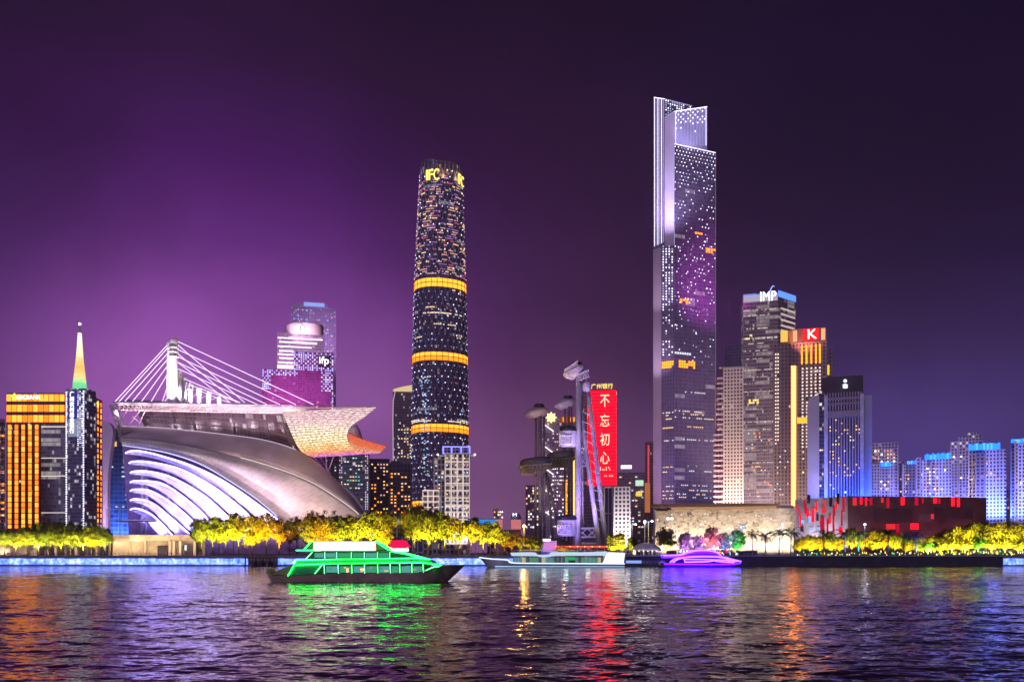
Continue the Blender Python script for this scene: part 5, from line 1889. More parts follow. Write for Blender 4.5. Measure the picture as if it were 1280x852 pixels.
# ------------------------------------------------------------------ apartment towers with cyan crowns
APT = facade('apartment_lilac', (0.05, 0.045, 0.07), (0.46, 0.38, 0.46), 2.9, 3.1, 0.42, 0.42, lit=0.10, litcol=(1, .78, .6), lits=0.9)
APW = facade('apartment_white', (0.06, 0.055, 0.09), (0.56, 0.50, 0.58), 2.6, 3.1, 0.46, 0.40, lit=0.06, litcol=(1, .85, .75), lits=0.8)
APD = facade('apartment_dark', (0.05, 0.05, 0.09), (0.24, 0.20, 0.28), 3.2, 3.1, 0.35, 0.4, lit=0.07, litcol=(1, .75, .6), lits=0.7)
CROWN = emit('crown_cyan', (0.012, 0.13, 1.0), 3.4)
CROWNP = emit('crown_cyan_pale', (0.04, 0.20, 1.0), 3.4)


def apartment(label, pa, pb, Y, top, mat, crown=None, sub=(), lit=(), blue=1.0, seed=1):
    o, q = tower('apartment_tower', label, 'apartment tower', pa, pb, Y, 26, top, mat)
    s = Y / F
    for (a, c, t, dy, m) in sub:
        sq = rect(a, c, Y + dy, 18)
        b = MB()
        b.prism([tuple(p) for p in sq], LAND, Z(t, Y))
        b.build('bay', m, o)
    if crown:
        a, c, p0, p1 = crown
        cq = rect(a, c, Y - 1.5, 20)
        n = max(3, int((c - a) / 2.2))
        r = random.Random(seed)
        for i in range(n):
            u = (i + .5) / n
            p = cq[0].lerp(cq[1], u)
            h = (p1 - p0) * s * r.uniform(0.7, 1.0)
            panel(o, 'crown_light', (p.x, p.y, Z(p1, Y) + h / 2), ((c - a) * s / n * 0.96, 0.6, h), 0, r.choice([CROWN, CROWN, CROWNP]))
        b = MB()
        b.prism([tuple(p) for p in rect(a, c, Y - 0.5, 18)], Z(p1, Y), Z(p0 + 1, Y))
        b.build('crown_wall', plain('crown_wall', (0.2, 0.3, 0.45), 0.6), o)
    r = random.Random(seed)
    for (u0, u1, nx, p0, p1, nz, prob, mats) in lit:
        wins(o, q[0], q[1], Y - 6, u0, u1, nx, p0, p1, nz, 2.0, 1.7, mats, prob, seed + nx, th=2.0)
    if blue:
        p = q[0].lerp(q[1], 0.5)
        spot(o, 'lilac_fill_spot', (p.x, p.y - 70, LAND + 30), (p.x, p.y, LAND + 75), 80000 * (Y / 700) ** 2, (0.80, 0.64, 1.0), 90, 1.0, 2.0)  # lilac fill added to brighten the tower front
        for u in (0.15, 0.5, 0.85):
            p = q[0].lerp(q[1], u)
            spot(o, 'blue_floodlight', (p.x, p.y - 18, LAND + 26), (p.x, p.y, LAND + 48), 150000 * blue * (Y / 700) ** 2, (0.08, 0.16, 1.0), 90, 0.9, 1.0)
    return o, q


WL = [WARM, WHITE, PINK]
apartment('pinkish apartment tower with cyan-lit step next to the emblem tower', 1089, 1123, 860, 553, APT, (1101, 1114, 577, 583), ((1088, 1100, 580, -4, APW), (1112, 1118, 560, -3, APW)),
          ((0.1, 0.9, 7, 560, 578, 4, 0.55, WL), (0.3, 0.7, 3, 590, 612, 5, 0.4, WL)), 0.5, 2)
apartment('low recessed dark apartment block between two cyan-crowned towers', 1122, 1147, 900, 577, APD, (1134, 1146, 575, 580), ((1128, 1132, 580, -3, APW),), ((0.1, 0.6, 4, 590, 616, 5, 0.25, WL),), 0.35, 3)
apartment('white-ribbed apartment tower with broad cyan crown over the museum roof', 1145, 1190, 800, 574, APW, (1156, 1188, 566, 574), ((1145, 1152, 572, -3, APT), (1163, 1167, 576, -2, APT), (1180, 1184, 574, -2, APD)),
          ((0.28, 0.62, 4, 582, 618, 8, 0.5, WL), (0.1, 0.95, 9, 580, 622, 9, 0.10, WL)), 0.75, 4)
apartment('tall rear apartment tower with stepped roof and no crown lights', 1188, 1229, 900, 551, APT, None, ((1198, 1226, 545, -2, APT), (1209, 1224, 541, -3, APW)), ((0.05, 0.95, 8, 556, 620, 12, 0.10, WL),), 0.6, 5)
apartment('blue-washed apartment tower with the widest cyan crown', 1210, 1257, 760, 562, APW, (1211, 1250, 553.5, 562), ((1219, 1232, 566, -3, APD), (1250, 1258, 562, -1, APT)),
          ((0.25, 0.42, 2, 566, 620, 9, 0.8, WL), (0.05, 0.95, 9, 575, 600, 5, 0.22, WL)), 1.2, 6)
apartment('apartment tower cut by the picture edge with cyan strip on its roof', 1263, 1330, 740, 551, APW, (1264, 1300, 547, 552.5), ((1268, 1272, 551, -2, APT),), ((0.0, 0.4, 7, 570, 640, 12, 0.10, WL),), 1.1, 7)
apartment('narrow dim apartment slab in the gap beside the edge tower', 1228, 1268, 980, 612, APD, None, (), ((0.5, 1, 4, 620, 660, 7, 0.15, WL),), 0, 8)


# ------------------------------------------------------------------ low museums on the bank
def library():
    Y = 560.0
    o = thing('library', 'long low cream stone library lit warm white under the setback tower', 'library', (X(905, Y), Y, LAND))
    q = rect(819, 992, Y, 40)
    m, t = new_mat('speckled_stone')
    uv = N(t, 'ShaderNodeUVMap')
    v = N(t, 'ShaderNodeTexVoronoi', feature='F1')
    mp = N(t, 'ShaderNodeMapping')
    mp.inputs['Scale'].default_value = (0.45, 0.8, 1)
    t.links.new(uv.outputs[0], mp.inputs[0])
    t.links.new(mp.outputs[0], v.inputs[0])
    v.inputs['Scale'].default_value = 1.0
    n = N(t, 'ShaderNodeTexNoise')
    n.inputs['Scale'].default_value = 0.5
    n.inputs['Detail'].default_value = 5
    t.links.new(mp.outputs[0], n.inputs['Vector'])
    c = ramp(t, v.outputs['Color'], [(0.1, (0.10, 0.085, 0.06, 1)), (0.32, (0.36, 0.31, 0.23, 1)), (0.6, (0.5, 0.44, 0.34, 1)), (0.9, (0.62, 0.55, 0.44, 1))])
    c = mixc(t, 0.5, c, ramp(t, n.outputs[0], [(0.35, (0.25, 0.22, 0.17, 1)), (0.65, (0.62, 0.56, 0.46, 1))]))
    bs = N(t, 'ShaderNodeBsdfPrincipled')
    t.links.new(c, bs.inputs['Base Color'])
    bs.inputs['Roughness'].default_value = 0.7
    oo = N(t, 'ShaderNodeOutputMaterial')
    t.links.new(bs.outputs[0], oo.inputs[0])
    b = MB()
    b.prism([tuple(p) for p in q], LAND, Z(636, Y))
    b.build('wall', m, o)
    # roof slab: thin brown overhang that lifts at its left end
    b = MB()
    rq = rect(815, 975, Y - 4, 46)
    b.prism([tuple(p) for p in rq], [0, 0][0] or Z(633.5, Y), [Z(629, Y), Z(629.8, Y), Z(629.8, Y), Z(629, Y)])
    b.build('roof', plain('roof_bronze', (0.20, 0.12, 0.07), 0.5), o)
    b = MB()
    b.prism([tuple(p) for p in rect(975, 992, Y + 2, 38)], Z(636, Y), Z(631, Y))
    b.build('parapet', CREAM, o)
    strip(o, 'clerestory', q[0], q[1], Y, 633.5, 636.2, emit('clerestory_warm', (1.0, 0.52, 0.24), 0.45), 0.5, 0.4, 0.12, 0.88)
    strip(o, 'dark_opening', q[0], q[1], Y, 633.6, 637.5, plain('opening_dark', (0.03, 0.02, 0.015), 0.5), 0.7, 0.4, 0.01, 0.10)
    wins(o, q[0], q[1], Y, 0.01, 0.99, 56, 640, 668, 9, 1.3, 1.1, [emit('slot_cream', (1.0, 0.85, 0.6), 1.0), plain('slot_dark', (0.03, 0.03, 0.03), 0.4), plain('slot_dark', (0, 0, 0)), emit('slot_white', (1, .95, .85), 1.6)], 0.17, 5, 'slot_window', jit=1.2)
    for k in range(9):
        p = q[0].lerp(q[1], (k + .5) / 9)
        spot(o, 'wall_floodlight', (p.x, p.y - 9, LAND + 0.6), (p.x, p.y, LAND + 15), 27000, (1.0, 0.80, 0.60), 120, 0.9, 0.5)
    wins(o, q[0], q[1], Y, 0.08, 0.14, 2, 645, 649, 1, 3, 3, [WHITE], 1.0, 2, 'bright_window')
    wins(o, q[0], q[1], Y, 0.62, 0.66, 2, 656, 664, 2, 2.5, 3, [COOL, BLUEW], 1.0, 2, 'bright_window')


library()


def museum():
    Y = 505.0
    A, C, E = Vector((X(994, 540), 540)), Vector((X(1060, Y), Y)), Vector((X(1233, 520), 520))
    o = thing('museum', 'black box museum with red lit slots and a grey patterned end wall', 'museum', (X(1100, Y), Y, LAND))
    b = MB()
    zt = Z(619.5, Y)
    zl = Z(684, Y)
    poly = [tuple(A), tuple(C), tuple(E), (E.x + 5, E.y + 60), (A.x + 30, A.y + 60)]
    b.prism(poly, LAND + 4.5, zt)
    b.build('wall', plain('museum_black', (0.10, 0.06, 0.07), 0.5, var=0.35, scale=0.12), o)
    b = MB()
    b.prism([(A.x + 6, A.y + 8), (C.x + 3, C.y + 8), (E.x - 6, E.y + 8), (E.x - 6, E.y + 50), (A.x + 34, A.y + 50)], LAND, LAND + 4.5)
    b.build('plinth', plain('plinth_grey', (0.14, 0.13, 0.14), 0.6), o)
    b = MB()
    d = C - A
    nr_ = Vector((d.y, -d.x)).normalized() * 0.25
    b.wall(A + nr_, C + nr_, LAND + 4.5, zt - 0.05)
    b.build('end_wall', plain('museum_grey', (0.34, 0.30, 0.33), 0.6, var=0.3, scale=0.15), o)
    REDS = [emit('slot_red', (1.0, 0.006, 0.02), 2.4), emit('slot_crimson', (0.75, 0.01, 0.04), 0.7), emit('slot_pinkred', (0.95, 0.03, 0.05), 0.85)]
    rr = random.Random(6)

    def slot(P0, P1, Yf, px_u, py, w, h, m, nm='red_slot'):
        dd = P1 - P0
        rz = math.atan2(dd.y, dd.x)
        n_ = Vector((dd.y, -dd.x)).normalized()
        p = P0 + dd * px_u + n_ * 0.4
        panel(o, nm, (p.x, p.y, Z(py, Yf)), (w, 0.6, h), rz, m)
    for u, py, w, h in ((0.06, 632, 2.0, 4), (0.12, 649, 1.8, 7), (0.20, 628, 1.4, 5), (0.22, 635, 2.4, 5), (0.26, 641, 2.8, 4), (0.36, 643, 3.0, 8), (0.43, 632, 1.6, 5), (0.57, 637, 4.0, 4), (0.58, 631, 1.8, 6),
                        (0.54, 655, 4.5, 9), (0.68, 649, 2.4, 5), (0.75, 655, 1.6, 11), (0.76, 640, 2.5, 5), (0.80, 632, 2.0, 4), (0.9, 649, 1.4, 8), (0.93, 627, 2.4, 9), (0.88, 663, 4.0, 3), (0.10, 640, 1.5, 3), (0.64, 657, 1.5, 7)):
        slot(A, C, 520, u, max(py, 621.5 + h * 1.08), w * 0.62, h, rr.choice(REDS))
    for u, py, w, h in ((0.16, 652, 1.8, 3.5), (0.3, 648, 1.6, 4), (0.47, 660, 2.5, 2), (0.33, 660, 2, 2)):
        slot(A, C, 520, u, py, w, h, BLUEW, 'blue_slot')
    for u, py, w, h in ((0.28, 622, 1.8, 5), (0.70, 628, 2.0, 5), (0.15, 658, 2.0, 5), (0.83, 624, 1.6, 6), (0.45, 646, 1.4, 4)):
        slot(A, C, 520, u, py, w, h, plain('slot_black', (0.02, 0.015, 0.02), 0.4), 'dark_slot')
    for u, py, w, h in ((0.045, 622, 2.6, 4.5), (0.09, 625, 1.3, 4), (0.125, 623, 1.2, 5), (0.16, 623.5, 1.6, 4.4), (0.24, 623, 1.4, 3), (0.28, 625.5, 1.8, 6), (0.385, 626.5, 2.2, 4.5), (0.485, 626, 2.3, 4.6),
                        (0.53, 628, 0.9, 3), (0.62, 627, 2.2, 3), (0.65, 627.5, 1.4, 3.2), (0.75, 626.3, 2.2, 5), (0.79, 626.5, 1.7, 5), (0.60, 645, 1.8, 3)):
        slot(C, E, 512, u, (620.6 + h * 1.08 + rr.uniform(0, 2.0)) if py < 632 else py, w * 0.8, h, rr.choice(REDS))
    slot(C, E, 512, 0.30, 658, 5.5, 3.2, REDS[2], 'lit_recess')
    slot(C, E, 512, 0.47, 657.5, 4.6, 3.4, REDS[0], 'lit_recess')
    slot(C, E, 512, 0.35, 662, 1.6, 7, REDS[1], 'lit_recess')
    slot(C, E, 512, 0.12, 625.0, 6, 0.8, REDS[1], 'lit_recess')
    for (u0, u1, p0, p1, c) in ((0.50, 0.60, 642, 652, (0.13, 0.11, 0.13)), (0.18, 0.46, 636, 652, (0.06, 0.045, 0.06)), (0.62, 0.9, 634, 648, (0.055, 0.042, 0.055))):
        strip(o, 'recessed_panel', C, E, 512, p0, p1, plain('panel_%d' % int(p0), c, 0.5), 0.15, 0.4, u0, u1)
    for k in range(3):
        p = A.lerp(C, 0.2 + 0.3 * k)
        spot(o, 'wall_floodlight', (p.x - 4, p.y - 14, LAND + 1), (p.x, p.y, LAND + 18), 30000, (0.85, 0.75, 0.9), 100, 0.9, 0.5)
    for k in range(4):
        p = C.lerp(E, 0.12 + 0.25 * k)
        spot(o, 'wall_floodlight', (p.x, p.y - 14, LAND + 1), (p.x, p.y, LAND + 16), 11000, (1.0, 0.18, 0.25), 110, 0.9, 0.5)


museum()

# ================================================================== SCREEN MASTS (tall steel masts with lattice cabins)
def truss_face(mb, a, b, c, d, n, r1, r2):
    """lattice between the chords a-b and c-d"""
    a, b, c, d = map(Vector, (a, b, c, d))
    mb.tube([a, b], r1, 5)
    mb.tube([c, d], r1, 5)
    for k in range(n):
        t0, t1 = k / n, (k + 1) / n
        p0, p1, s0, s1 = a.lerp(b, t0), a.lerp(b, t1), c.lerp(d, t0), c.lerp(d, t1)
        mb.tube([p0, s1], r2, 4, False)
        mb.tube([s0, p1], r2, 4, False)
        mb.tube([p0, s0], r2, 4, False)


def head_pod(o, name, px, py, Y, w, h, mat, tilt=-0.2, dark=None):
    """saucer-like machine head seen from below, tilted up to the river"""
    s = Y / F
    b = MB()
    prof = [(0.05, -0.50), (0.55, -0.48), (0.88, -0.18), (1.0, 0.02), (0.9, 0.16), (0.42, 0.42), (0.05, 0.50)]
    G = []
    for r_, z in prof:
        row = []
        for k in range(25):
            a = 2 * math.pi * k / 24
            x, y, zz = r_ * w / 2 * s * math.cos(a), r_ * w * 0.36 * s * math.sin(a), z * h * s
            x, zz = x * math.cos(tilt) + zz * math.sin(tilt), -x * math.sin(tilt) + zz * math.cos(tilt)
            row.append((X(px, Y) + x, Y + y, Z(py, Y) + zz))
        G.append(row)
    b.grid(G)
    return b.build(name, mat, o, True)


def mast_tower(label, Y, mat, lmat, cols, head, pods, legs, extra=None):
    px0 = sum(c[0] for c in cols) / len(cols)
    o = thing('screen_mast', label, 'mast', (X(px0, Y), Y, LAND))
    for (px, pxt, top, r_, dy) in cols:
        b = MB()
        b.tube([P(px, 692, Y + dy), P(pxt, top, Y + dy)], r_, 10)
        b.build('column', mat, o, True)
    b = MB()
    for i in range(len(cols) - 1):
        a, c = cols[i], cols[i + 1]
        for k in range(14):
            py = head[1] + 12 + (676 - head[1] - 12) * k / 13
            b.tube([P(a[0] + (a[1] - a[0]) * (692 - py) / (692 - a[2]), py, Y + a[4]), P(c[0] + (c[1] - c[0]) * (692 - py) / (692 - c[2]), py, Y + c[4])], 0.22, 4)
    b.build('cross_bar', mat, o)
    for (x0, y0, x1, y1, r_, dy) in legs:
        b = MB()
        b.tube([P(x0, y0, Y + 2), P(x1, y1, Y + dy)], [r_ * 0.85, r_], 10)
        b.build('raking_leg', lmat, o, True)
    for (px, py, w, h, kind) in pods:
        s = Y / F
        if kind == 'saucer':
            # cabin: dark upper drum on a lattice bowl
            b = MB()
            for dy in (-w * 0.18 * s, w * 0.18 * s):
                truss_face(b, P(px - w / 2, py + 1, Y) + Vector((0, dy, 0)), P(px + w / 2, py - 2, Y) + Vector((0, dy, 0)),
                           P(px - w * 0.40, py + h * 0.50, Y) + Vector((0, dy * 0.6, 0)), P(px + w * 0.30, py + h * 0.34, Y) + Vector((0, dy * 0.6, 0)), 9, 0.42, 0.2)
            b.build('lattice_bowl', plain('lattice_olive', (0.20, 0.17, 0.13), 0.6), o)
            b = MB()
            G = []
            for r_, z in ((0.05, 0.1), (0.9, 0.1), (1.0, 0.25), (0.96, 0.8), (0.8, 1.0), (0.05, 1.05)):
                G.append([(X(px, Y) + r_ * w * 0.47 * s * math.cos(2 * math.pi * k / 24), Y + r_ * w * 0.28 * s * math.sin(2 * math.pi * k / 24), Z(py, Y) + z * h * 0.45 * s + 0.12 * r_ * w * 0.47 * s * math.cos(2 * math.pi * k / 24)) for k in range(25)])
            b.grid(G)
            b.build('cabin_drum', plain('drum_dark', (0.055, 0.045, 0.05), 0.6), o, True)
            b = MB()
            G = []
            for r_, z in ((0.99, 0.06), (0.85, -0.2), (0.5, -0.5), (0.05, -0.55)):
                G.append([(X(px, Y) + r_ * w * 0.45 * s * math.cos(2 * math.pi * k / 20), Y + r_ * w * 0.16 * s * math.sin(2 * math.pi * k / 20), Z(py, Y) + z * h * 0.8 * s) for k in range(21)])
            b.grid(G)
            b.build('bowl_hull', plain('hull_dark', (0.04, 0.035, 0.035), 0.7), o, True)
        else:
            b = MB()
            b.lathe((X(px, Y), Y - 1, Z(py, Y)), [(0.05, -h * .5 * s), (w * .42 * s, -h * .5 * s), (w * .5 * s, -h * .38 * s), (w * .5 * s, h * .25 * s), (w * .4 * s, h * .5 * s), (0.05, h * .52 * s)], 20, 1, 0.7)
            cb = b.build('cabin', lmat, o, True)
            b = MB()
            b.lathe((X(px, Y), Y - 1, Z(py, Y)), [(w * .505 * s, h * .27 * s), (w * .5 * s, h * .36 * s), (w * .42 * s, h * .5 * s), (0.05, h * .56 * s)], 20, 1.02, 0.72)
            b.build('cabin_roof', plain('cabin_roof_dark', (0.03, 0.03, 0.05), 0.5), cb, True)
            b = MB()
            fy = Y - 1 - w * 0.40 * s
            x0, x1, z0, z1 = X(px - w * 0.5, Y), X(px + w * 0.16, Y), Z(py + h * 0.38, Y), Z(py - h * 0.02, Y)
            truss_face(b, (x0, fy, z0), (x1, fy, z0), (x0, fy, z1), (x1, fy, z1), 5, 0.35, 0.14)
            b.tube([(x0, fy, z0), (x0, fy, z1)], 0.3, 5)
            b.tube([(x1, fy, z0), (x1, fy, z1)], 0.3, 5)
            b.build('railing_frame', plain('frame_white', (0.72, 0.66, 0.78), 0.5), cb)
    hp = head_pod(o, 'mast_head', head[0], head[1], Y, head[2], head[3], head[5], head[4])
    b = MB()
    b.lathe((X(head[0] + head[6], Y), Y, Z(head[1] - head[3] * 0.38, Y)), [(0.05, -1), (2.6, -1), (2.8, 0.6), (2.4, 1.9), (0.05, 2.1)], 14)
    b.build('winch_house', plain('winch_dark', (0.05, 0.04, 0.05), 0.5), o, True)
    b = MB()
    b.tube([P(head[0] + head[6] + 1, head[1] - head[3] * 0.4, Y), P(head[0] + head[6] + 1, head[1] - head[3] * 0.4 - 12, Y)], [0.25, 0.08], 5)
    b.build('antenna', STEEL, o)
    if extra:
        extra(o)
    return o


MAST_BROWN = plain('mast_brown', (0.17, 0.14, 0.14), 0.5, var=0.2)
MAST_VIO = plain('mast_violet', (0.66, 0.60, 0.72), 0.45, var=0.12)
HEAD_TAN = plain('head_tan', (0.36, 0.26, 0.24), 0.55, var=0.2, scale=0.4)
HEAD_PALE = plain('head_pale', (0.58, 0.52, 0.60), 0.5, var=0.2, scale=0.4)

dm = mast_tower('dark brown mast with tan head and lattice saucer, farthest from the red screen', 455, MAST_BROWN, MAST_BROWN,
                [(669.5, 670, 520, 0.6, 0), (675, 675, 520, 0.85, -2), (680.5, 680, 520, 0.55, 0)],
                (670, 515, 32, 14, -0.22, HEAD_TAN, 4),
                [(669, 582, 42, 22, 'saucer')], [(683, 590, 691, 672, 0.7, 0), (685, 596, 701, 672, 0.75, -6)])
d2 = mast_tower('middle dark mast with pale head and lattice saucer', 490, MAST_BROWN, MAST_BROWN,
                [(706, 706, 508, 0.5, 0), (711, 711, 508, 0.7, -2), (715, 714.5, 508, 0.4, 0)],
                (706, 504, 28, 13, -0.30, plain('head_mauve', (0.42, 0.36, 0.40), 0.55), 4),
                [(701, 574, 38, 22, 'saucer')], [])


def big_extra(o):
    Y = 440
    b = MB()
    for p0, p1 in ((560, 570), (570, 580), (580, 584)):
        pass
    for y in (560, 571, 582):
        b.tube([P(722, y, Y), P(732 + (y - 560) * 0.15, y, Y)], 0.5, 6)
    b.tube([P(723, 560, Y), P(733, 571, Y)], 0.3, 5)
    b.tube([P(723, 571, Y), P(732, 560, Y)], 0.3, 5)
    b.tube([P(723, 571, Y), P(735, 582, Y)], 0.3, 5)
    b.tube([P(723, 582, Y), P(733, 571, Y)], 0.3, 5)
    b.build('cross_bracing', MAST_VIO, o)
    b = MB()
    for y in (660, 671, 679):
        b.tube([P(722, y, Y), P(746 + (y - 660) * .15, y, Y)], 0.6, 6)
    for a, c in (((722, 660), (734, 671)), ((734, 660), (722, 671)), ((734, 660), (746, 671)), ((746, 660), (734, 671))):
        b.tube([P(*a, Y), P(*c, Y)], 0.32, 5)
    b.build('base_frame', MAST_VIO, o)
    for k in range(12):
        b = MB()
        py = 514 + 12 * k
        t = (py - 508) / 174
        b.tube([P(725.5 + 23.5 * t, py, Y), P(737.5 + 20.5 * t, py + 5, Y)], 0.22, 4)
        b.build('leg_lacing', MAST_VIO, o)
    # gallery round the head
    b = MB()
    truss_face(b, P(704, 468, Y - 5), P(724, 458, Y - 5), P(706, 462, Y - 5), P(722, 451, Y - 5), 6, 0.35, 0.16)
    truss_face(b, P(722, 476, Y - 3), P(737, 470, Y - 3), P(722, 468, Y - 3), P(736, 462, Y - 3), 4, 0.35, 0.16)
    b.build('head_gallery', plain('frame_white', (0, 0, 0)), o)
    b = MB()
    b.lathe(P(733, 482, Y), [(0.05, -3), (1.8, -2.6), (2.2, 0), (1.6, 2.5), (0.05, 3)], 12)
    b.build('pulley_block', MAST_VIO, o, True)


bm_ = mast_tower('big violet-lit A-frame mast with cabins, nearest the red screen', 440, MAST_VIO, MAST_VIO,
                 [(722.0, 723.5, 468, 1.4, -1), (728.5, 727.5, 478, 0.45, 4)],
                 (718, 464, 30, 17, -0.42, HEAD_PALE, 3),
                 [(710, 546, 22, 25, 'cabin'), (709, 657, 25, 26, 'cabin')],
                 [(725.5, 508, 749, 682, 1.2, -4), (734, 476, 758, 684, 1.25, 6)], big_extra)
for px, py, tx, ty, e_, c_ in ((690, 686, 672, 560, 26000, (1, .75, .7)), (676, 600, 668, 515, 20000, (1, .72, .65))):
    L0 = P(px, py, 425)
    spot(dm, 'mast_floodlight', L0, P(tx, ty, 455), e_, c_, 60, 0.9, 0.8)
for px, py, tx, ty, e_, c_ in ((738, 686, 730, 580, 80000, (0.42, 0.30, 1.0)), (700, 686, 712, 640, 30000, (0.42, 0.30, 1.0)), (728, 600, 718, 480, 55000, (0.62, 0.50, 1.0))):
    L0 = P(px, py, 415)
    spot(bm_, 'mast_floodlight', L0, P(tx, ty, 440), e_, c_, 70, 0.9, 0.8)
spot(d2, 'mast_floodlight', P(700, 600, 462), P(704, 505, 490), 30000, (0.8, .6, .9), 60, 0.9, 0.8)

# mound-like dark pavilion under the dark masts
o = thing('mast_podium', 'dark low curved podium under the brown masts', 'podium', (X(690, 448), 448, LAND))
b = MB()
G = []
for r_, z in ((1.0, 0.0), (0.98, 0.35), (0.85, 0.75), (0.5, 0.96), (0.02, 1.0)):
    G.append([(X(684, 455) + r_ * 14.5 * math.cos(2 * math.pi * k / 28), 458 + r_ * 11 * math.sin(2 * math.pi * k / 28), LAND + z * 9.5) for k in range(29)])
b.grid(G)
b.build('shell', plain('podium_dark', (0.10, 0.07, 0.08), 0.6), o, True)
b = MB()
G = []
for z, r_ in ((2.6, 1.015), (3.2, 1.015)):
    G.append([(X(684, 455) + r_ * 14.5 * math.cos(2 * math.pi * k / 28), 458 + r_ * 11 * math.sin(2 * math.pi * k / 28), LAND + z) for k in range(29)])
b.grid(G)
b.build('light_band', emit('podium_band', (1.0, 0.5, 0.25), 0.5), o)

# quay-side sheds between the masts and the white boat
o = thing('ticket_booth', 'small violet-blue lit booth with white sign before the masts', 'booth', (X(684, 408), 408, LAND))
b = MB()
b.prism([tuple(p) for p in rect(677, 696, 408, 6)], LAND, Z(676, 408))
b.build('wall', plain('booth_blue', (0.2, 0.2, 0.6), 0.5), o)
q = rect(677, 696, 408, 6)
strip(o, 'sign_panel', q[0], q[1], 408, 677, 689, led_mat('booth_led', [(0, (0.15, 0.15, 1, 1)), (0.6, (0.25, 0.25, 1, 1)), (0.85, (1, .5, .3, 1)), (1, (.9, .3, .9, 1))], [(0, (.6, .6, 1, 1)), (1, (1, 1, 1, 1))], 0.8, 3, 0.2), 0.2, 0.2)
wins(o, q[0], q[1], 408, 0.08, 0.6, 5, 673, 676, 1, 1.7, 2.8, [WHITE], 1.0, 4, 'sign_character')
strip(o, 'roof_edge', q[0], q[1], 408, 675.6, 676.6, WHITEP, 0.5, 0.6)
spot(o, 'booth_lamp', P(686, 686, 400), P(686, 682, 408), 1500, (0.5, 0.4, 1), 120, 0.9, 0.3)

o = thing('red_awning', 'long red-lit awning on posts behind the white boat', 'awning', (X(725, 404), 404, LAND))
q = rect(693, 760, 404, 6)
b = MB()
b.prism([tuple(p) for p in q], Z(684.5, 404), Z(681.5, 404))
b.build('canopy', plain('awning_red', (0.55, 0.05, 0.05), 0.7), o)
for k in range(22):
    u = (k + .5) / 22
    p = q[0].lerp(q[1], u)
    panel(o, 'bulb', (p.x, p.y - 0.3, Z(682.6, 404)), (0.75, 0.3, 0.6), 0, emit('bulb_red', (1.0, 0.10, 0.08), 1.6) if k % 3 else emit('bulb_orange', (1.0, 0.45, 0.1), 1.6))
for k in range(8):
    p = q[0].lerp(q[1], (k + .5) / 8)
    panel(o, 'post', (p.x, p.y + 0.6, LAND + 1.7), (0.2, 0.2, 3.4), 0, STEEL)
for k in range(4):
    p = q[0].lerp(q[1], (k + .5) / 4)
    point(o, 'awning_lamp', (p.x, p.y - 1.5, LAND + 3.0), 250, (1.0, 0.35, 0.25), 0.8)
o = thing('market_tent', 'small tent roof lit orange and green beside the red awning', 'tent', (X(704, 401), 401, LAND))
b = MB()
c = P(703, 690, 401)
for k in range(8):
    a0, a1 = 2 * math.pi * k / 8, 2 * math.pi * (k + 1) / 8
    b.face([(c.x + 4.6 * math.cos(a0), c.y + 4 * math.sin(a0), LAND + 2.6), (c.x + 4.6 * math.cos(a1), c.y + 4 * math.sin(a1), LAND + 2.6), (c.x, c.y, LAND + 5.2)])
b.build('tent_roof', plain('tent_orange', (0.6, 0.3, 0.06), 0.7), o)
for k in range(4):
    a = math.pi / 4 + k * math.pi / 2
    panel(o, 'post', (c.x + 3.6 * math.cos(a), c.y + 3.2 * math.sin(a), LAND + 1.3), (0.16, 0.16, 2.6), 0, STEEL)
b = MB()
b.box((c.x + 3, c.y - 1.5, LAND + 1.2), (8, 0.4, 1.8))
b.build('green_banner', emit('banner_green', (0.05, 0.9, 0.25), 0.8), o)
point(o, 'tent_lamp', (c.x, c.y - 5.5, LAND + 3.5), 600, (1.0, 0.6, 0.15), 0.8)

o = thing('red_kiosk', 'small kiosk with glowing red roof behind the green cruise boat', 'kiosk', (X(498, 398), 398, LAND))
q = rect(487, 511, 398, 5)
b = MB()
b.prism([tuple(p) for p in q], LAND, Z(684, 398))
b.build('wall', plain('kiosk_white', (0.7, 0.66, 0.68), 0.5), o)
b = MB()
x0, x1, yk = q[0].x - 1.0, q[1].x + 0.4, 398
za, zb_ = Z(683.5, 398), Z(674.5, 398)
b.face([(x0, yk - 1, za), (x1, yk - 1, za), (x1 - 2, yk + 2, zb_), (x0 + 1.5, yk + 2, zb_)])
b.face([(x1, yk - 1, za), (x1, yk + 6, za), (x1 - 2, yk + 2, zb_)])
b.face([(x0, yk + 6, za), (x0, yk - 1, za), (x0 + 1.5, yk + 2, zb_)])
b.face([(x1, yk + 6, za), (x0, yk + 6, za), (x0 + 1.5, yk + 2, zb_), (x1 - 2, yk + 2, zb_)])
b.build('roof', emit('kiosk_red', (0.95, 0.01, 0.09), 0.9, True), o)
strip(o, 'lit_window', q[0], q[1], 398, 685, 688.5, emit('kiosk_white_light', (1, .85, .95), 1.6), 0.3, 0.3, 0.1, 1.0)

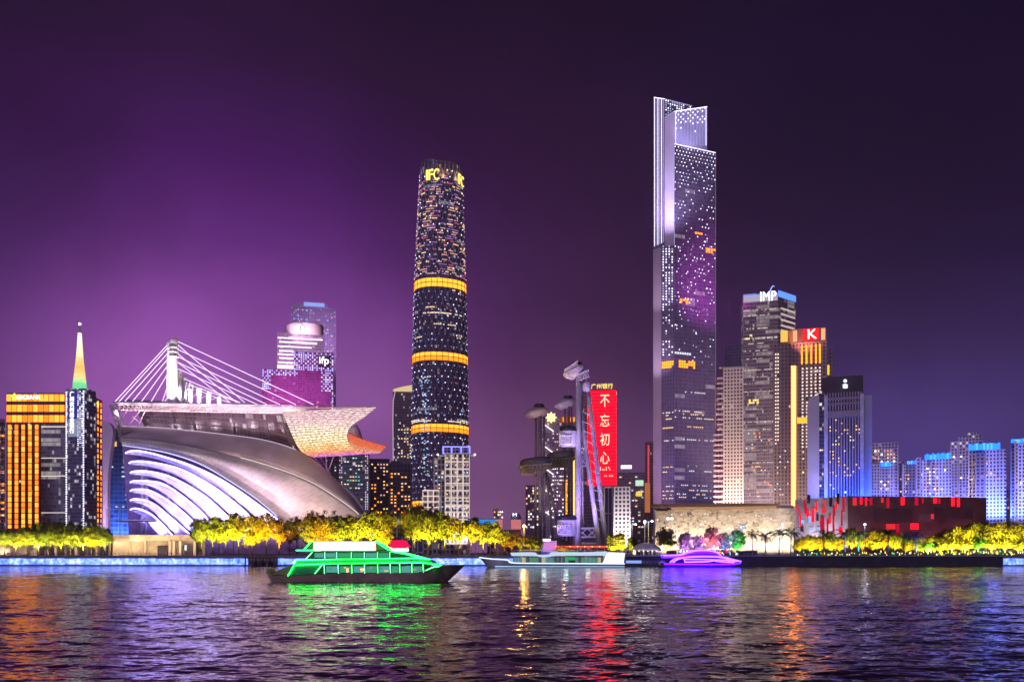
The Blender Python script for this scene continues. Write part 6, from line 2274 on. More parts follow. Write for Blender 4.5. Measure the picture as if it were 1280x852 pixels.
# landing stage and domed shelter between the white and the violet boat
o = thing('landing_pontoon', 'dark low pontoon moored between the white and violet boats', 'pontoon', (X(806, 372), 372, 0))
b = MB()
b.prism([(X(780, 372), 368), (X(831, 372), 368), (X(831, 372), 378), (X(780, 372), 378)], -0.4, 1.3)
b.build('deck', plain('pontoon_dark', (0.06, 0.06, 0.075), 0.6), o)
b = MB()
for z in (1.9, 2.5):
    b.tube([(X(781, 372), 368.3, z), (X(830, 372), 368.3, z)], 0.06, 4)
for k in range(12):
    x = X(781 + 49 * k / 11, 372)
    b.tube([(x, 368.3, 1.3), (x, 368.3, 2.5)], 0.06, 4)
b.build('guard_rail', STEEL, o)
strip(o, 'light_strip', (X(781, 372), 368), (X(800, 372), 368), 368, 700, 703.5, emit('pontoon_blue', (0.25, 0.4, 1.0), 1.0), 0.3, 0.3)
b = MB()
b.lathe((X(827, 369), 367.6, 1.1), [(0.05, -0.9), (1.2, -0.7), (1.5, 0.1), (1.1, 1.0), (0.05, 1.4)], 12)
b.build('fender', CREAM, o, True)
o = thing('domed_shelter', 'pale domed shelter on thin columns between the two round trees', 'shelter', (X(808, 402), 402, LAND))
b = MB()
b.lathe((X(808, 402), 402, LAND), [(6.9, 2.6), (6.6, 3.2), (5.2, 4.6), (3.0, 5.7), (0.05, 6.1)], 20, 1, 0.7)
b.build('dome', plain('dome_pale', (0.52, 0.50, 0.46), 0.5), o, True, 0.15)
for k in range(10):
    a = 2 * math.pi * k / 10
    panel(o, 'column', (X(808, 402) + 6.3 * math.cos(a), 402 + 4.4 * math.sin(a), LAND + 1.4), (0.28, 0.28, 2.8), 0, WHITEP)
for k in range(5):
    x = X(797 + 5.5 * k, 402)
    point(o, 'shelter_lamp', (x, 397, LAND + 2.2), 60, (1, .95, .9), 0.8)
    b = MB()
    b.lathe((x, 397.6, LAND + 2.4), [(0.03, -.35), (.35, 0), (.03, .35)], 8)
    b.build('lamp_globe', emit('globe_white', (1, .97, .95), 1.6), o)
# brown mooring pier behind the green boat's stern
o = thing('mooring_pier', 'brown timber mooring pier with railings beyond the green boat stern', 'pier', (X(325, 384), 384, 0))
TIMB = plain('pier_timber', (0.20, 0.09, 0.07), 0.8, var=0.3)
b = MB()
b.box((X(325, 384), 386, 3.6), (15, 6, 0.5))
b.build('deck', TIMB, o)
for k in range(5):
    for dy in (0, 5):
        panel(o, 'pile', (X(307 + 9 * k, 384), 383.6 + dy, 1.2), (0.5, 0.5, 4.6), 0, TIMB)
b = MB()
for z in (4.5, 5.1):
    b.tube([(X(306, 384), 383.3, z), (X(345, 384), 383.3, z)], 0.09, 4)
for k in range(9):
    x = X(306 + 39 * k / 8, 384)
    b.tube([(x, 383.3, 3.8), (x, 383.3, 5.1)], 0.08, 4)
b.build('guard_rail', REDMET, o)


# ================================================================== BOATS
def P3(px, py, Y, dy=0.0):
    """point of a boat: photograph pixel on its near side plane, then pushed dy metres away"""
    v = P(px, py, Y)
    v.y += dy
    return v


def green_boat():
    Y = 180.0
    BW = 8.0
    o = thing('cruise_boat', 'cruise boat outlined in green neon with lit banner board on its roof', 'boat', (X(455, Y), Y + BW / 2, 0))

    def q(cx, cy):
        return (310 + cx / 4.571, 650 + cy / 4.571)
    # hull, lofted: deck line against waterline
    DK = [q(*p) for p in ((95, 270), (120, 312), (230, 316), (500, 306), (800, 300), (990, 296), (1060, 270), (1110, 262), (1235, 258))]
    WLN = [q(*p) for p in ((125, 352), (150, 353), (240, 354), (500, 354), (800, 353), (960, 352), (1040, 350), (1090, 348), (1125, 346))]
    m = 36
    b = MB()
    near, far_, nearw, farw = [], [], [], []
    for j in range(m + 1):
        u = j / m
        a, c = lerp_pts(DK, u), lerp_pts(WLN, u)
        tap = 1 - max(0, (u - 0.62) / 0.38) ** 2.2
        hw = BW / 2 * (0.35 + 0.65 * min(1, u * 12)) * max(tap, 0.02)
        hww = hw * (0.92 if u < 0.6 else 0.92 - 0.5 * (u - 0.6) / 0.4)
        pa, pc = P(*a, Y), P(*c, Y)
        pc.z = min(pc.z, -0.15)
        near.append(Vector((pa.x, Y + BW / 2 - hw, pa.z)))
        far_.append(Vector((pa.x, Y + BW / 2 + hw, pa.z)))
        nearw.append(Vector((pc.x, Y + BW / 2 - hww, -0.3)))
        farw.append(Vector((pc.x, Y + BW / 2 + hww, -0.3)))
    b.grid([nearw, near])
    b.grid([far_, farw])
    b.grid([near, far_])
    b.grid([[nearw[0], farw[0]], [near[0], far_[0]]])
    b.build('hull', plain('hull_brown', (0.42, 0.30, 0.24), 0.5, var=0.25, scale=0.5), o, True)
    b = MB()
    b.tube([p + Vector((0, -0.05, 0.05)) for p in near[22:]], 0.12, 5)
    b.tube([p + Vector((0, 0.05, 0.05)) for p in far_[22:]], 0.12, 5)
    b.build('bow_rail', plain('bow_rail', (0.6, 0.5, 0.42), 0.4), o)
    GL = plain('cabin_glass', (0.03, 0.06, 0.05), 0.12, var=0.4, scale=0.8)
    GRP = plain('green_paint', (0.03, 0.42, 0.16), 0.45, var=0.15)
    y0, y1 = Y + 0.9, Y + BW - 0.9

    def slab(nm, outline, mat, ya=y0, yb=y1, par=None):
        b = MB()
        fr_ = [P3(*q(*p), Y, ya - Y) for p in outline]
        bk = [P3(*q(*p), Y, yb - Y) for p in outline]
        b.face(fr_)
        b.face(list(reversed(bk)))
        for i in range(len(fr_)):
            j = (i + 1) % len(fr_)
            b.face([fr_[j], fr_[i], bk[i], bk[j]])
        return b.build(nm, mat, par or o)
    # order: counter-clockwise seen from the river
    slab('lower_cabin', [(385, 306), (990, 298), (1040, 270), (1010, 248), (430, 250)], GL)
    slab('deck_band', [(232, 312), (280, 228), (960, 217), (1040, 228), (1090, 262), (1010, 244), (425, 250), (380, 306)], GRP, Y + 0.1, Y + BW - 0.1)
    slab('upper_cabin', [(322, 222), (960, 216), (900, 192), (810, 179), (365, 179)], GL, y0 + 0.4, y1 - 0.4)
    slab('upper_roof', [(300, 182), (812, 182), (812, 174), (270, 174)], GRP, y0 - 0.2, y1 + 0.2)
    # stern stair and cabin door
    slab('stern_cabin', [(232, 312), (372, 308), (420, 250), (275, 252)], plain('stern_brown', (0.14, 0.10, 0.06), 0.5), y0 - 0.2, y1 + 0.2)
    slab('stern_gangway', [(120, 312), (228, 314), (262, 240), (215, 262), (160, 285)], plain('gangway_tan', (0.30, 0.20, 0.12), 0.6), y0 + 1.2, y1 - 1.2)
    for k, cx in enumerate((288, 318, 348)):
        b = MB()
        c = P3(*q(cx, 284), Y, y0 - Y - 0.3)
        b.lathe((c.x, c.y, c.z), [(0.02, -.3), (.3, 0), (.02, .3)], 8, 1, 0.3)
        b.build('stern_lamp', emit('stern_lamp', (0.35, 0.55, 0.4), 0.9), o)
    # lit interiors seen through the panes
    r = random.Random(9)
    IN = [emit('saloon_teal', (0.10, 0.42, 0.36), 0.80), emit('saloon_warm', (0.75, 0.6, 0.25), 0.88), emit('saloon_pink', (0.6, 0.3, 0.5), 0.72), emit('saloon_blue', (0.1, 0.25, 0.5), 0.80), emit('saloon_green', (0.05, 0.4, 0.18), 0.80)]
    posts = [435, 515, 592, 665, 740, 812, 866, 935, 1000]
    for i in range(len(posts) - 1):
        a, c = q(posts[i] + 8, 262), q(posts[i + 1] - 8, 298)
        pc = P((a[0] + c[0]) / 2, (a[1] + c[1]) / 2, Y)
        panel(o, 'window', (pc.x, y0 - 0.04, pc.z), ((c[0] - a[0]) * Y / F, 0.1, (c[1] - a[1]) * Y / F), 0, IN[4 if i % 2 else 0])
        for _ in range(2):
            xx = r.uniform(a[0] + 1, c[0] - 1)
            panel(o, 'saloon_light', (X(xx, Y), y0 - 0.1, Z(r.uniform(708, 714), Y)), (r.uniform(.4, .9), 0.08, r.uniform(.3, .9)), 0, r.choice(IN + [WARM, IN[1]]))
    uposts = [365, 432, 500, 585, 660, 735, 805]
    for i in range(len(uposts) - 1):
        a, c = q(uposts[i] + 8, 186), q(uposts[i + 1] - 8, 212)
        pc = P((a[0] + c[0]) / 2, (a[1] + c[1]) / 2, Y)
        panel(o, 'window', (pc.x, y0 + 0.34, pc.z), ((c[0] - a[0]) * Y / F, 0.1, (c[1] - a[1]) * Y / F), 0, IN[r.choice((0, 3, 4))])
    # neon outlines on both sides
    WHN = emit('pale_green_neon', (0.12, 1.0, 0.28), 5.0, True)

    def neon(pts, ya, r_=0.075, m=GREENN, nm='neon_tube'):
        b = MB()
        b.tube([P3(*q(*p), Y, ya - Y) for p in pts], r_, 6)
        b.build(nm, m, o)
    for ya, yu in ((Y - 0.02, y0 + 0.15), (Y + BW + 0.02, y1 - 0.15)):
        neon([(228, 316), (278, 229)], ya)
        neon([(275, 228), (600, 221), (960, 216), (1010, 220)], ya)
        neon([(275, 254), (420, 249), (700, 243), (990, 241), (1040, 246), (1095, 262)], ya)
        neon([(1095, 262), (1060, 266), (1030, 278), (1005, 292)], ya, 0.07, WHN)
        neon([(365, 180), (600, 177), (810, 177), (880, 188), (950, 204), (1020, 225), (1095, 261)], yu)
        neon([(362, 180), (322, 222)], yu, 0.07, WHN)
        neon([(268, 171), (370, 171)], yu)
        neon([(357, 120), (310, 169)], yu)
        neon([(722, 118), (800, 170)], yu)
        neon([(382, 304), (425, 252)], ya, 0.07, WHN)
        for cx in posts:
            neon([(cx, 250 - (cx - 435) * 0.006), (cx + 2, 304 - (cx - 435) * 0.012)], ya, 0.06, WHN, 'lit_post')
        for cx in uposts[1:]:
            neon([(cx, 180), (cx, 218)], yu, 0.06, WHN, 'lit_post')
    for a, c in (((357, 120), (310, 169)), ((722, 118), (800, 170))):
        neonb = MB()
        neonb.tube([P3(*q(*a), Y, 2.0), P3(*q(*a), Y, 6.0)], 0.09, 5)
        neonb.build('neon_tube', GREENN, o)
    slab('banner_wing', [(300, 170), (366, 170), (366, 122), (352, 122)], plain('wing_green', (0.03, 0.16, 0.07), 0.6), y0 + 2.9, y0 + 3.1)
    slab('banner_wing', [(722, 170), (796, 170), (728, 120), (722, 120)], plain('wing_green', (0, 0, 0)), y0 + 2.9, y0 + 3.1)
    # rails, mast and life rings
    b = MB()
    for z in (0.5, 1.0):
        b.tube([p + Vector((0, 0.1, z)) for p in near[26:36]], 0.03, 4)
        b.tube([p + Vector((0, -0.1, z)) for p in far_[26:36]], 0.03, 4)
        b.tube([p + Vector((0, 0.1, z)) for p in near[1:5]], 0.03, 4)
    for k in list(range(26, 36)) + [1, 2, 3, 4]:
        b.tube([near[k] + Vector((0, 0.1, 0)), near[k] + Vector((0, 0.1, 1.0))], 0.03, 4)
    b.build('guard_rail', STEEL, o)
    b = MB()
    top = P3(*q(690, 121), Y, 4.0)
    b.tube([top, top + Vector((0, 0, 2.6))], [0.08, 0.03], 5)
    b.tube([top + Vector((-.6, 0, 1.5)), top + Vector((.6, 0, 1.5))], 0.04, 4)
    b.build('radar_mast', STEEL, o)
    for cx in (480, 640, 780):
        c = P3(*q(cx, 228), Y, y0 - Y - 0.45)
        b = MB()
        b.tube([(c.x + .36 * math.cos(t_ * math.pi / 6), c.y, c.z + .36 * math.sin(t_ * math.pi / 6)) for t_ in range(13)], 0.09, 6, False)
        b.build('life_ring', plain('ring_orange', (0.7, 0.2, 0.05), 0.5), o)
    # banner board with bright lamps
    bo = slab('banner_board', [(368, 172), (722, 172), (722, 121), (368, 121)], led_mat('banner_glow', [(0, (1, .70, .35, 1)), (.1, (1, .9, .72, 1)), (.5, (1, .95, .8, 1)), (.9, (1, .88, .68, 1)), (1, (1, .7, .35, 1))], [(0, (1, 1, 1, 1)), (1, (1, 1, 1, 1))], 3.4, 1, 0.0), y0 + 0.6, y0 + 0.9)
    me = bo.data
    uvl = me.uv_layers[0]
    xs = [v.co.x for v in me.vertices]
    zs = [v.co.z for v in me.vertices]
    for lp in me.loops:
        v = me.vertices[lp.vertex_index].co
        uvl.data[lp.index].uv = ((v.x - min(xs)) / (max(xs) - min(xs)), (v.z - min(zs)) / (max(zs) - min(zs)))
    b = MB()
    b.tube([P3(*q(366, 172), Y, 1.4), P3(*q(366, 121), Y, 1.4), P3(*q(724, 121), Y, 1.4), P3(*q(724, 172), Y, 1.4)], 0.13, 6)
    b.build('banner_frame', emit('banner_amber', (1.0, 0.5, 0.1), 1.2), bo)



green_boat()


def white_boat():
    Y = 350.0
    BW = 10.0
    o = thing('ferry', 'white low ferry with pale-lit decks and blank white board at its stern', 'boat', (X(690, Y), Y + BW / 2, 0))

    def q(cx, cy):
        return (580 + cx / 3.459, 650 + cy / 3.459)
    DK = [q(*p) for p in ((65, 161), (120, 167), (188, 172), (204, 183), (300, 186), (500, 187), (695, 188))]
    WLN = [q(*p) for p in ((104, 206), (125, 206), (180, 206), (215, 206), (300, 206), (500, 206), (695, 206))]
    m = 30
    b = MB()
    near, far_, nw, fw_ = [], [], [], []
    for j in range(m + 1):
        u = j / m
        a, c = lerp_pts(DK, u), lerp_pts(WLN, u)
        hw = BW / 2 * (0.03 + 0.97 * min(1, u / 0.3) ** 0.7)
        pa, pc = P(*a, Y), P(*c, Y)
        near.append(Vector((pa.x, Y + BW / 2 - hw, pa.z)))
        far_.append(Vector((pa.x, Y + BW / 2 + hw, pa.z)))
        nw.append(Vector((pc.x, Y + BW / 2 - hw * .9, -0.3)))
        fw_.append(Vector((pc.x, Y + BW / 2 + hw * .9, -0.3)))
    b.grid([nw, near])
    b.grid([far_, fw_])
    b.grid([near, far_])
    b.grid([[near[-1], far_[-1]], [nw[-1], fw_[-1]]])
    b.build('hull', plain('hull_grey', (0.36, 0.36, 0.44), 0.4, var=0.2, scale=0.4), o, True)
    b = MB()
    b.tube([p + Vector((0, -0.1, 0.05)) for p in near], 0.22, 5)
    b.build('rub_rail_light', emit('ferry_rail', (0.72, 0.84, 1.0), 1.5, True), o)
    b = MB()
    b.tube([p + Vector((0, -0.12, 0.75)) for p in nw[6:]], 0.16, 5)
    b.build('waterline_light', emit('ferry_water', (0.45, 0.68, 1.0), 1.2, True), o)

    def slab(nm, outline, mat, ya, yb):
        b = MB()
        fr_ = [P3(*q(*p), Y, ya) for p in outline]
        bk = [P3(*q(*p), Y, yb) for p in outline]
        b.face(fr_)
        b.face(list(reversed(bk)))
        for i in range(len(fr_)):
            j = (i + 1) % len(fr_)
            b.face([fr_[j], fr_[i], bk[i], bk[j]])
        return b.build(nm, mat, o)
    slab('saloon', [(212, 186), (600, 188), (600, 154), (212, 156)], plain('saloon_glass', (0.05, 0.09, 0.09), 0.15, var=0.5, scale=0.3), 1.6, 8.4)
    r = random.Random(3)
    IN = [emit('ferry_green', (0.15, 0.42, 0.25), 0.55), emit('ferry_teal', (0.15, 0.4, 0.48), 0.55), emit('ferry_warm', (0.8, 0.66, 0.4), 0.6), emit('ferry_dim', (0.10, 0.16, 0.2), 0.5)]
    for k in range(22):
        a = 216 + 17.3 * k
        pc = P(*q(a + 8, 172), Y)
        panel(o, 'window', (pc.x, Y + 1.55, pc.z), (14.0 / 3.459 * Y / F, 0.15, 24 / 3.459 * Y / F), 0, r.choice(IN))
        panel(o, 'window_post', (X(q(a, 0)[0], Y), Y + 1.4, pc.z), (0.22, 0.2, 31 / 3.459 * Y / F), 0, STEEL)
    strip(o, 'green_sign', (X(q(445, 0)[0], Y), Y + 1.4), (X(q(480, 0)[0], Y), Y + 1.4), Y, q(0, 158)[1], q(0, 184)[1], emit('ferry_sign_green', (0.03, 0.55, 0.16), 0.7), 0.2, 0.2)
    strip(o, 'dark_doorway', (X(q(452, 0)[0], Y), Y + 1.2), (X(q(482, 0)[0], Y), Y + 1.2), Y, q(0, 172)[1], q(0, 190)[1], DARK, 0.2, 0.2)
    # wavy upper canopy
    b = MB()
    top = [(200, 140), (300, 138), (318, 148), (370, 148), (385, 137), (480, 139), (620, 134)]
    low = [(206, 153), (310, 154), (330, 158), (360, 158), (400, 153), (490, 152), (620, 152)]
    G = []
    for C, ya in ((low, 0.6), (top, 1.2), (top, 8.8), (low, 9.4)):
        G.append([P3(*q(*lerp_pts(C, j / 26)), Y, ya) for j in range(27)])
    b.grid(G)
    b.build('deck_canopy', emit('canopy_pale_glow', (0.62, 0.76, 0.98), 0.85, True), o, True, 0.15)
    slab('stern_board', [(597, 188), (690, 189), (697, 140), (622, 137)], emit('board_white', (0.98, 0.95, 1.0), 1.15, True), 0.2, 0.6)
    slab('wheelhouse', [(600, 188), (692, 188), (692, 150), (615, 146)], WHITEP, 0.9, 8.5)
    b = MB()
    for k in range(16):
        cx = 215 + 24 * k
        b.tube([P3(*q(cx, 140), Y, 1.2), P3(*q(cx, 129), Y, 1.2)], 0.07, 4)
    b.tube([P3(*q(213, 129), Y, 1.2), P3(*q(600, 128), Y, 1.2)], 0.07, 4)
    b.build('guard_rail', STEEL, o)
    for k in range(4):
        point(o, 'deck_lamp', P3(*q(250 + 95 * k, 166), Y, -1.5), 120, (0.7, 0.95, 0.9), 1.0)
    point(o, 'bow_lamp', P3(*q(130, 150), Y, -4), 150, (0.8, 0.8, 1.0), 1.5)


white_boat()


def violet_boat():
    Y = 358.0
    o = thing('yacht', 'rounded yacht traced in violet and pink-white neon near the domed shelter', 'boat', (X(877, Y), Y + 4, 0))

    def q(cx, cy):
        return (580 + cx / 3.459, 650 + cy / 3.459)

    def slab(nm, outline, mat, ya, yb):
        b = MB()
        fr_ = [P3(*q(*p), Y, ya) for p in outline]
        bk = [P3(*q(*p), Y, yb) for p in outline]
        b.face(fr_)
        b.face(list(reversed(bk)))
        for i in range(len(fr_)):
            j = (i + 1) % len(fr_)
            b.face([fr_[j], fr_[i], bk[i], bk[j]])
        return b.build(nm, mat, o)
    HUL = plain('yacht_violet', (0.24, 0.08, 0.5), 0.35, var=0.2)
    b = MB()
    DK = [(862, 184), (900, 184), (1000, 185), (1100, 186), (1160, 184), (1200, 181)]
    WN = [(868, 205), (900, 205), (1000, 205), (1100, 205), (1150, 205), (1178, 205)]
    near, far_, nw, fw_ = [], [], [], []
    for j in range(25):
        u = j / 24
        a, c = q(*lerp_pts(DK, u)), q(*lerp_pts(WN, u))
        hw = 4.0 * (1 - max(0, (u - .6) / .4) ** 2 * 0.97)
        pa, pc = P(*a, Y), P(*c, Y)
        near.append(Vector((pa.x, Y + 4 - hw, pa.z)))
        far_.append(Vector((pa.x, Y + 4 + hw, pa.z)))
        nw.append(Vector((pc.x, Y + 4 - hw * .9, -0.3)))
        fw_.append(Vector((pc.x, Y + 4 + hw * .9, -0.3)))
    b.grid([nw, near])
    b.grid([far_, fw_])
    b.grid([near, far_])
    b.grid([[nw[0], fw_[0]], [near[0], far_[0]]])
    b.build('hull', HUL, o, True)
    slab('main_cabin', [(905, 185), (1150, 185), (1130, 166), (1080, 158), (960, 158), (925, 168)], plain('yacht_glass', (0.10, 0.03, 0.22), 0.15), 0.8, 7.2)
    slab('upper_cabin', [(945, 158), (1085, 158), (1112, 150), (1090, 136), (1050, 131), (1000, 132), (965, 142)], HUL, 1.5, 6.5)
    slab('aft_deck', [(866, 160), (950, 158), (950, 150), (866, 152)], HUL, 1.2, 6.8)

    def neon(pts, ya, m, r_=0.26):
        n = 4 * len(pts)
        b = MB()
        b.tube([P3(*q(*lerp_pts(pts, k / n)), Y, ya) for k in range(n + 1)], r_, 6)
        b.build('neon_tube', m, o)
    for ya, yb in ((0.5, 1.2), (7.5, 6.8)):
        neon([(864, 152), (905, 151), (945, 148), (975, 138), (1010, 131), (1055, 130), (1090, 136), (1116, 152)], yb, VIOLW, 0.30)
        neon([(866, 160), (920, 158), (960, 154), (1020, 152), (1116, 154)], yb, VIOL, 0.24)
        neon([(905, 182), (925, 168), (960, 160), (1010, 157), (1080, 157), (1130, 160), (1160, 168), (1200, 178)], ya, VIOLW, 0.30)
        neon([(950, 168), (1040, 169), (1140, 172), (1170, 178)], ya, VIOLW, 0.24)
        neon([(955, 180), (1050, 178), (1080, 174), (1110, 178), (1170, 182)], ya, VIOLW, 0.28)
        neon([(956, 167), (956, 182)], ya, VIOLW, 0.22)
        neon([(866, 188), (1000, 190), (1150, 189), (1195, 184)], ya - 0.7, VIOL, 0.26)
        neon([(975, 143), (1040, 139), (1090, 142)], yb, VIOL, 0.2)



violet_boat()


# ================================================================== TREES
def leaf_mat(name, c0, c1):
    m, t = new_mat(name)
    oi = N(t, 'ShaderNodeObjectInfo')
    geo = N(t, 'ShaderNodeNewGeometry')
    tc = N(t, 'ShaderNodeTexCoord')
    n = N(t, 'ShaderNodeTexNoise')
    n.inputs['Scale'].default_value = 0.5
    n.inputs['Detail'].default_value = 4
    t.links.new(tc.outputs['Object'], n.inputs['Vector'])
    f = M2(t, 'ADD', M2(t, 'ADD', M2(t, 'MULTIPLY', n.outputs[0], 0.8), M2(t, 'MULTIPLY', geo.outputs['Random Per Island'], 0.5)), M2(t, 'MULTIPLY_ADD', oi.outputs['Random'], 0.4, -0.22))
    c = ramp(t, f, [(0.25, c0), (0.8, c1)])
    d = N(t, 'ShaderNodeBsdfDiffuse')
    t.links.new(c, d.inputs[0])
    tr = N(t, 'ShaderNodeBsdfTranslucent')
    t.links.new(c, tr.inputs[0])
    mx = N(t, 'ShaderNodeMixShader')
    mx.inputs[0].default_value = 0.35
    t.links.new(d.outputs[0], mx.inputs[1])
    t.links.new(tr.outputs[0], mx.inputs[2])
    o = N(t, 'ShaderNodeOutputMaterial')
    t.links.new(mx.outputs[0], o.inputs[0])
    return m


LEAF = leaf_mat('leaves', (0.035, 0.048, 0.010, 1), (0.15, 0.135, 0.025, 1))
LEAFP = leaf_mat('palm_leaves', (0.012, 0.02, 0.015, 1), (0.03, 0.04, 0.025, 1))


def crown_mesh(seed, rx, rz, cz, nclump, nleaf, ls):
    r = np.random.RandomState(seed)
    vs, fs = [], []
    for c in range(nclump):
        # clump centres fill the upper shell more than the core
        while True:
            p = r.uniform(-1, 1, 3)
            d = np.linalg.norm(p)
            if 0.35 < d < 1.0 and p[2] > -0.75:
                break
        p = p * np.array([rx, rx, rz]) * r.uniform(0.75, 1.05)
        cr = r.uniform(0.16, 0.34) * rx
        for k in range(nleaf):
            q = r.normal(0, 0.5, 3) * cr * np.array([1.1, 1.1, 0.75]) + p
            a = r.normal(0, 1, 3)
            a[2] *= 0.6
            a /= np.linalg.norm(a)
            u = np.cross(a, r.normal(0, 1, 3))
            u /= np.linalg.norm(u)
            s = ls * r.uniform(0.5, 1.15)
            b = len(vs)
            v = np.cross(a, u)
            vs += [q - u * s * .5, q + v * s * .32, q + u * s * .5, q - v * s * .32]
            fs.append((b, b + 1, b + 2, b + 3))
    me = bpy.data.meshes.new('crown')
    V = np.array(vs)
    V[:, 2] += cz
    me.from_pydata(V.tolist(), [], fs)
    me.materials.append(LEAF)
    return me


def trunk_mesh(seed, h, cz, rx):
    r = random.Random(seed)
    b = MB()
    top = Vector((r.uniform(-.3, .3), r.uniform(-.3, .3), h))
    b.tube([(0, 0, 0), (r.uniform(-.1, .1), 0, h * .5), top], [0.26, 0.2, 0.16], 7)
    for k in range(6):
        a = 2 * math.pi * k / 6 + r.uniform(-.4, .4)
        e = Vector((math.cos(a) * rx * .62, math.sin(a) * rx * .62, cz + r.uniform(-1.0, 2.2)))
        m_ = top.lerp(e, .5) + Vector((0, 0, -.5))
        b.tube([top - Vector((0, 0, 0.4 * (k % 3))), m_, e], [0.13, 0.09, 0.03], 5)
    me = bpy.data.meshes.new('trunk')
    me.from_pydata([tuple(v) for v in b.v], [], b.f)
    me.materials.append(BARK)
    return me


# (half width, half height, crown centre, trunk height)
KIND = {
    'spread': [(crown_mesh(11 + k, 3.9, 4.0, 7.4, 52, 66, 0.62), trunk_mesh(11 + k, 4.6, 7.2, 3.9)) for k in range(3)],
    'tall': [(crown_mesh(31 + k, 3.6, 5.2, 9.5, 56, 62, 0.62), trunk_mesh(31 + k, 5.2, 9.0, 3.4)) for k in range(3)],
    'bushy': [(crown_mesh(51 + k, 4.6, 3.9, 6.2, 64, 66, 0.62), trunk_mesh(51 + k, 3.0, 6.2, 4.2)) for k in range(3)],
}


def tree(label, px, Y, top_py, kind, group, seed=0, width=None):
    """height follows the photograph's row of the tree top"""
    r = random.Random(seed * 31 + int(px))
    cm, tm = r.choice(KIND[kind])
    H0 = {'spread': 11.6, 'tall': 15.0, 'bushy': 10.3}[kind]
    H = Z(top_py, Y) - LAND
    o = thing('tree', label, 'tree', (X(px, Y), Y, LAND), group)
    k = H / H0
    kx = k if width is None else width / 2 * Y / F / {'spread': 4.1, 'tall': 3.8, 'bushy': 4.8}[kind]
    a = r.uniform(0, 6.28)
    for nm, me in (('trunk', tm), ('crown', cm)):
        c = bpy.data.objects.new(nm, me)
        COL.objects.link(c)
        c.parent = o
        c.scale = (kx, kx, k)
        c.rotation_euler = (0, 0, a)
    return o, H


def uplight(o, px, Y, H, e, col, dy=-5.5, dx=0.0, ang=105, aim=0.52):
    x = X(px, Y) + dx
    spot(o, 'uplight', (x, Y + dy * 0.85, LAND + 0.5), (X(px, Y), Y + 0.3, LAND + H * (0.74 if aim > 0.5 else aim)), e, col, min(ang, 80), 1.0, 0.25)


YG = (0.95, 0.86, 0.07)
YL = (1.0, 0.60, 0.02)
OR = (1.0, 0.36, 0.01)
PG = (0.85, 0.98, 0.20)
ORD = ['first', 'second', 'third', 'fourth', 'fifth', 'sixth', 'seventh', 'eighth', 'ninth', 'tenth', 'eleventh', 'twelfth', 'thirteenth', 'fourteenth', 'fifteenth', 'sixteenth']
EK = 8.0
# a) before the bank: front row floodlit pale yellow-green, dark taller ones behind
for k, px in enumerate((-8, 6, 20, 34, 48, 62, 76, 90, 104, 118, 131)):
    o, H = tree('yellow-green floodlit tree before the bank, %s in its front row from the pavilion' % ORD[10 - k], px, 404 + (k % 2) * 2, 658 + (k * 7 % 5), 'spread', 'floodlit trees before the bank', k, 21)
    uplight(o, px, 404, H, 13000 * EK * (1.2, 0.8, 1.0, 0.65)[k % 4], PG if k % 3 else YG, ang=115)
for k, px in enumerate((34, 47, 60, 74, 88, 101, 114, 127)):
    tree('dark tree rising behind the front row before the bank, %s from the pavilion' % ORD[7 - k], px, 416, (654, 650, 648, 647, 649, 651, 652, 655)[k], 'tall', 'dark trees behind the bank row', 40 + k, 20)
# b) before the stadium and round tower
row = [(252, 650, 18, PG, .6, 'spread'), (266, 651, 20, YG, .8, 'spread'), (282, 653, 20, YG, 1, 'spread'), (298, 648, 22, YG, 1, 'spread'), (315, 647, 22, YL, 1.1, 'bushy'), (333, 646, 22, YL, 1.1, 'spread'), (349, 652, 20, OR, 1.2, 'spread'),
       (386, 654, 20, YG, .5, 'spread'), (405, 649, 24, OR, 1.4, 'bushy'), (426, 652, 22, YG, 1, 'spread'), (445, 650, 22, YG, 1.0, 'spread'), (464, 647, 24, YG, 1.1, 'spread'), (484, 644, 26, YL, 1.2, 'bushy'),
       (517, 640, 26, YG, .8, 'bushy'), (536, 645, 26, YG, 1.2, 'bushy'), (556, 648, 24, YG, 1.1, 'spread'), (574, 651, 22, YL, 1.1, 'spread'), (589, 652, 20, YL, 1.2, 'spread'), (604, 656, 20, YG, .9, 'spread'), (619, 660, 18, YG, .5, 'spread')]
for k, (px, tp, w, c, e, kd) in enumerate(row):
    hue = 'orange' if c == OR else ('golden' if c == YL else 'yellow-green')
    where = ('between the pavilion and the green boat' if px < 352 else ('above the green boat banner' if px < 495 else 'below the round tower and lattice building'))
    base = 0 if px < 352 else (7 if px < 495 else 13)
    o, H = tree('%s floodlit tree %s, %s from the pavilion side' % (hue, where, ORD[k - base]), px, 402 + (k % 3), tp - 6 - (0, 3, 1, 5)[k % 4], kd, 'floodlit trees before the stadium', k + 60, w * 1.22)
    uplight(o, px, 402, H, 25000 * EK * e * (0.75, 1.25, 1.0, 0.65, 1.15)[k % 5], c, dy=-9, dx=(-1, 1, 0)[k % 3])
for k, (px, tp) in enumerate(((246, 648), (274, 646), (292, 641), (362, 650), (371, 646), (390, 638), (404, 640), (418, 641), (436, 643), (455, 645), (506, 634), (524, 630), (538, 634), (551, 637))):
    where = 'in front of the louvres' if px < 300 else ('at the foot of the pale shell' if px < 470 else 'before the dark office blocks')
    base = 0 if px < 300 else (3 if px < 470 else 10)
    tree('dark unlit tree %s, %s from the pavilion side' % (where, ORD[k - base]), px, 414 + (k % 3) * 2, tp - 3, 'tall', 'dark trees before the stadium', 90 + k, 22)
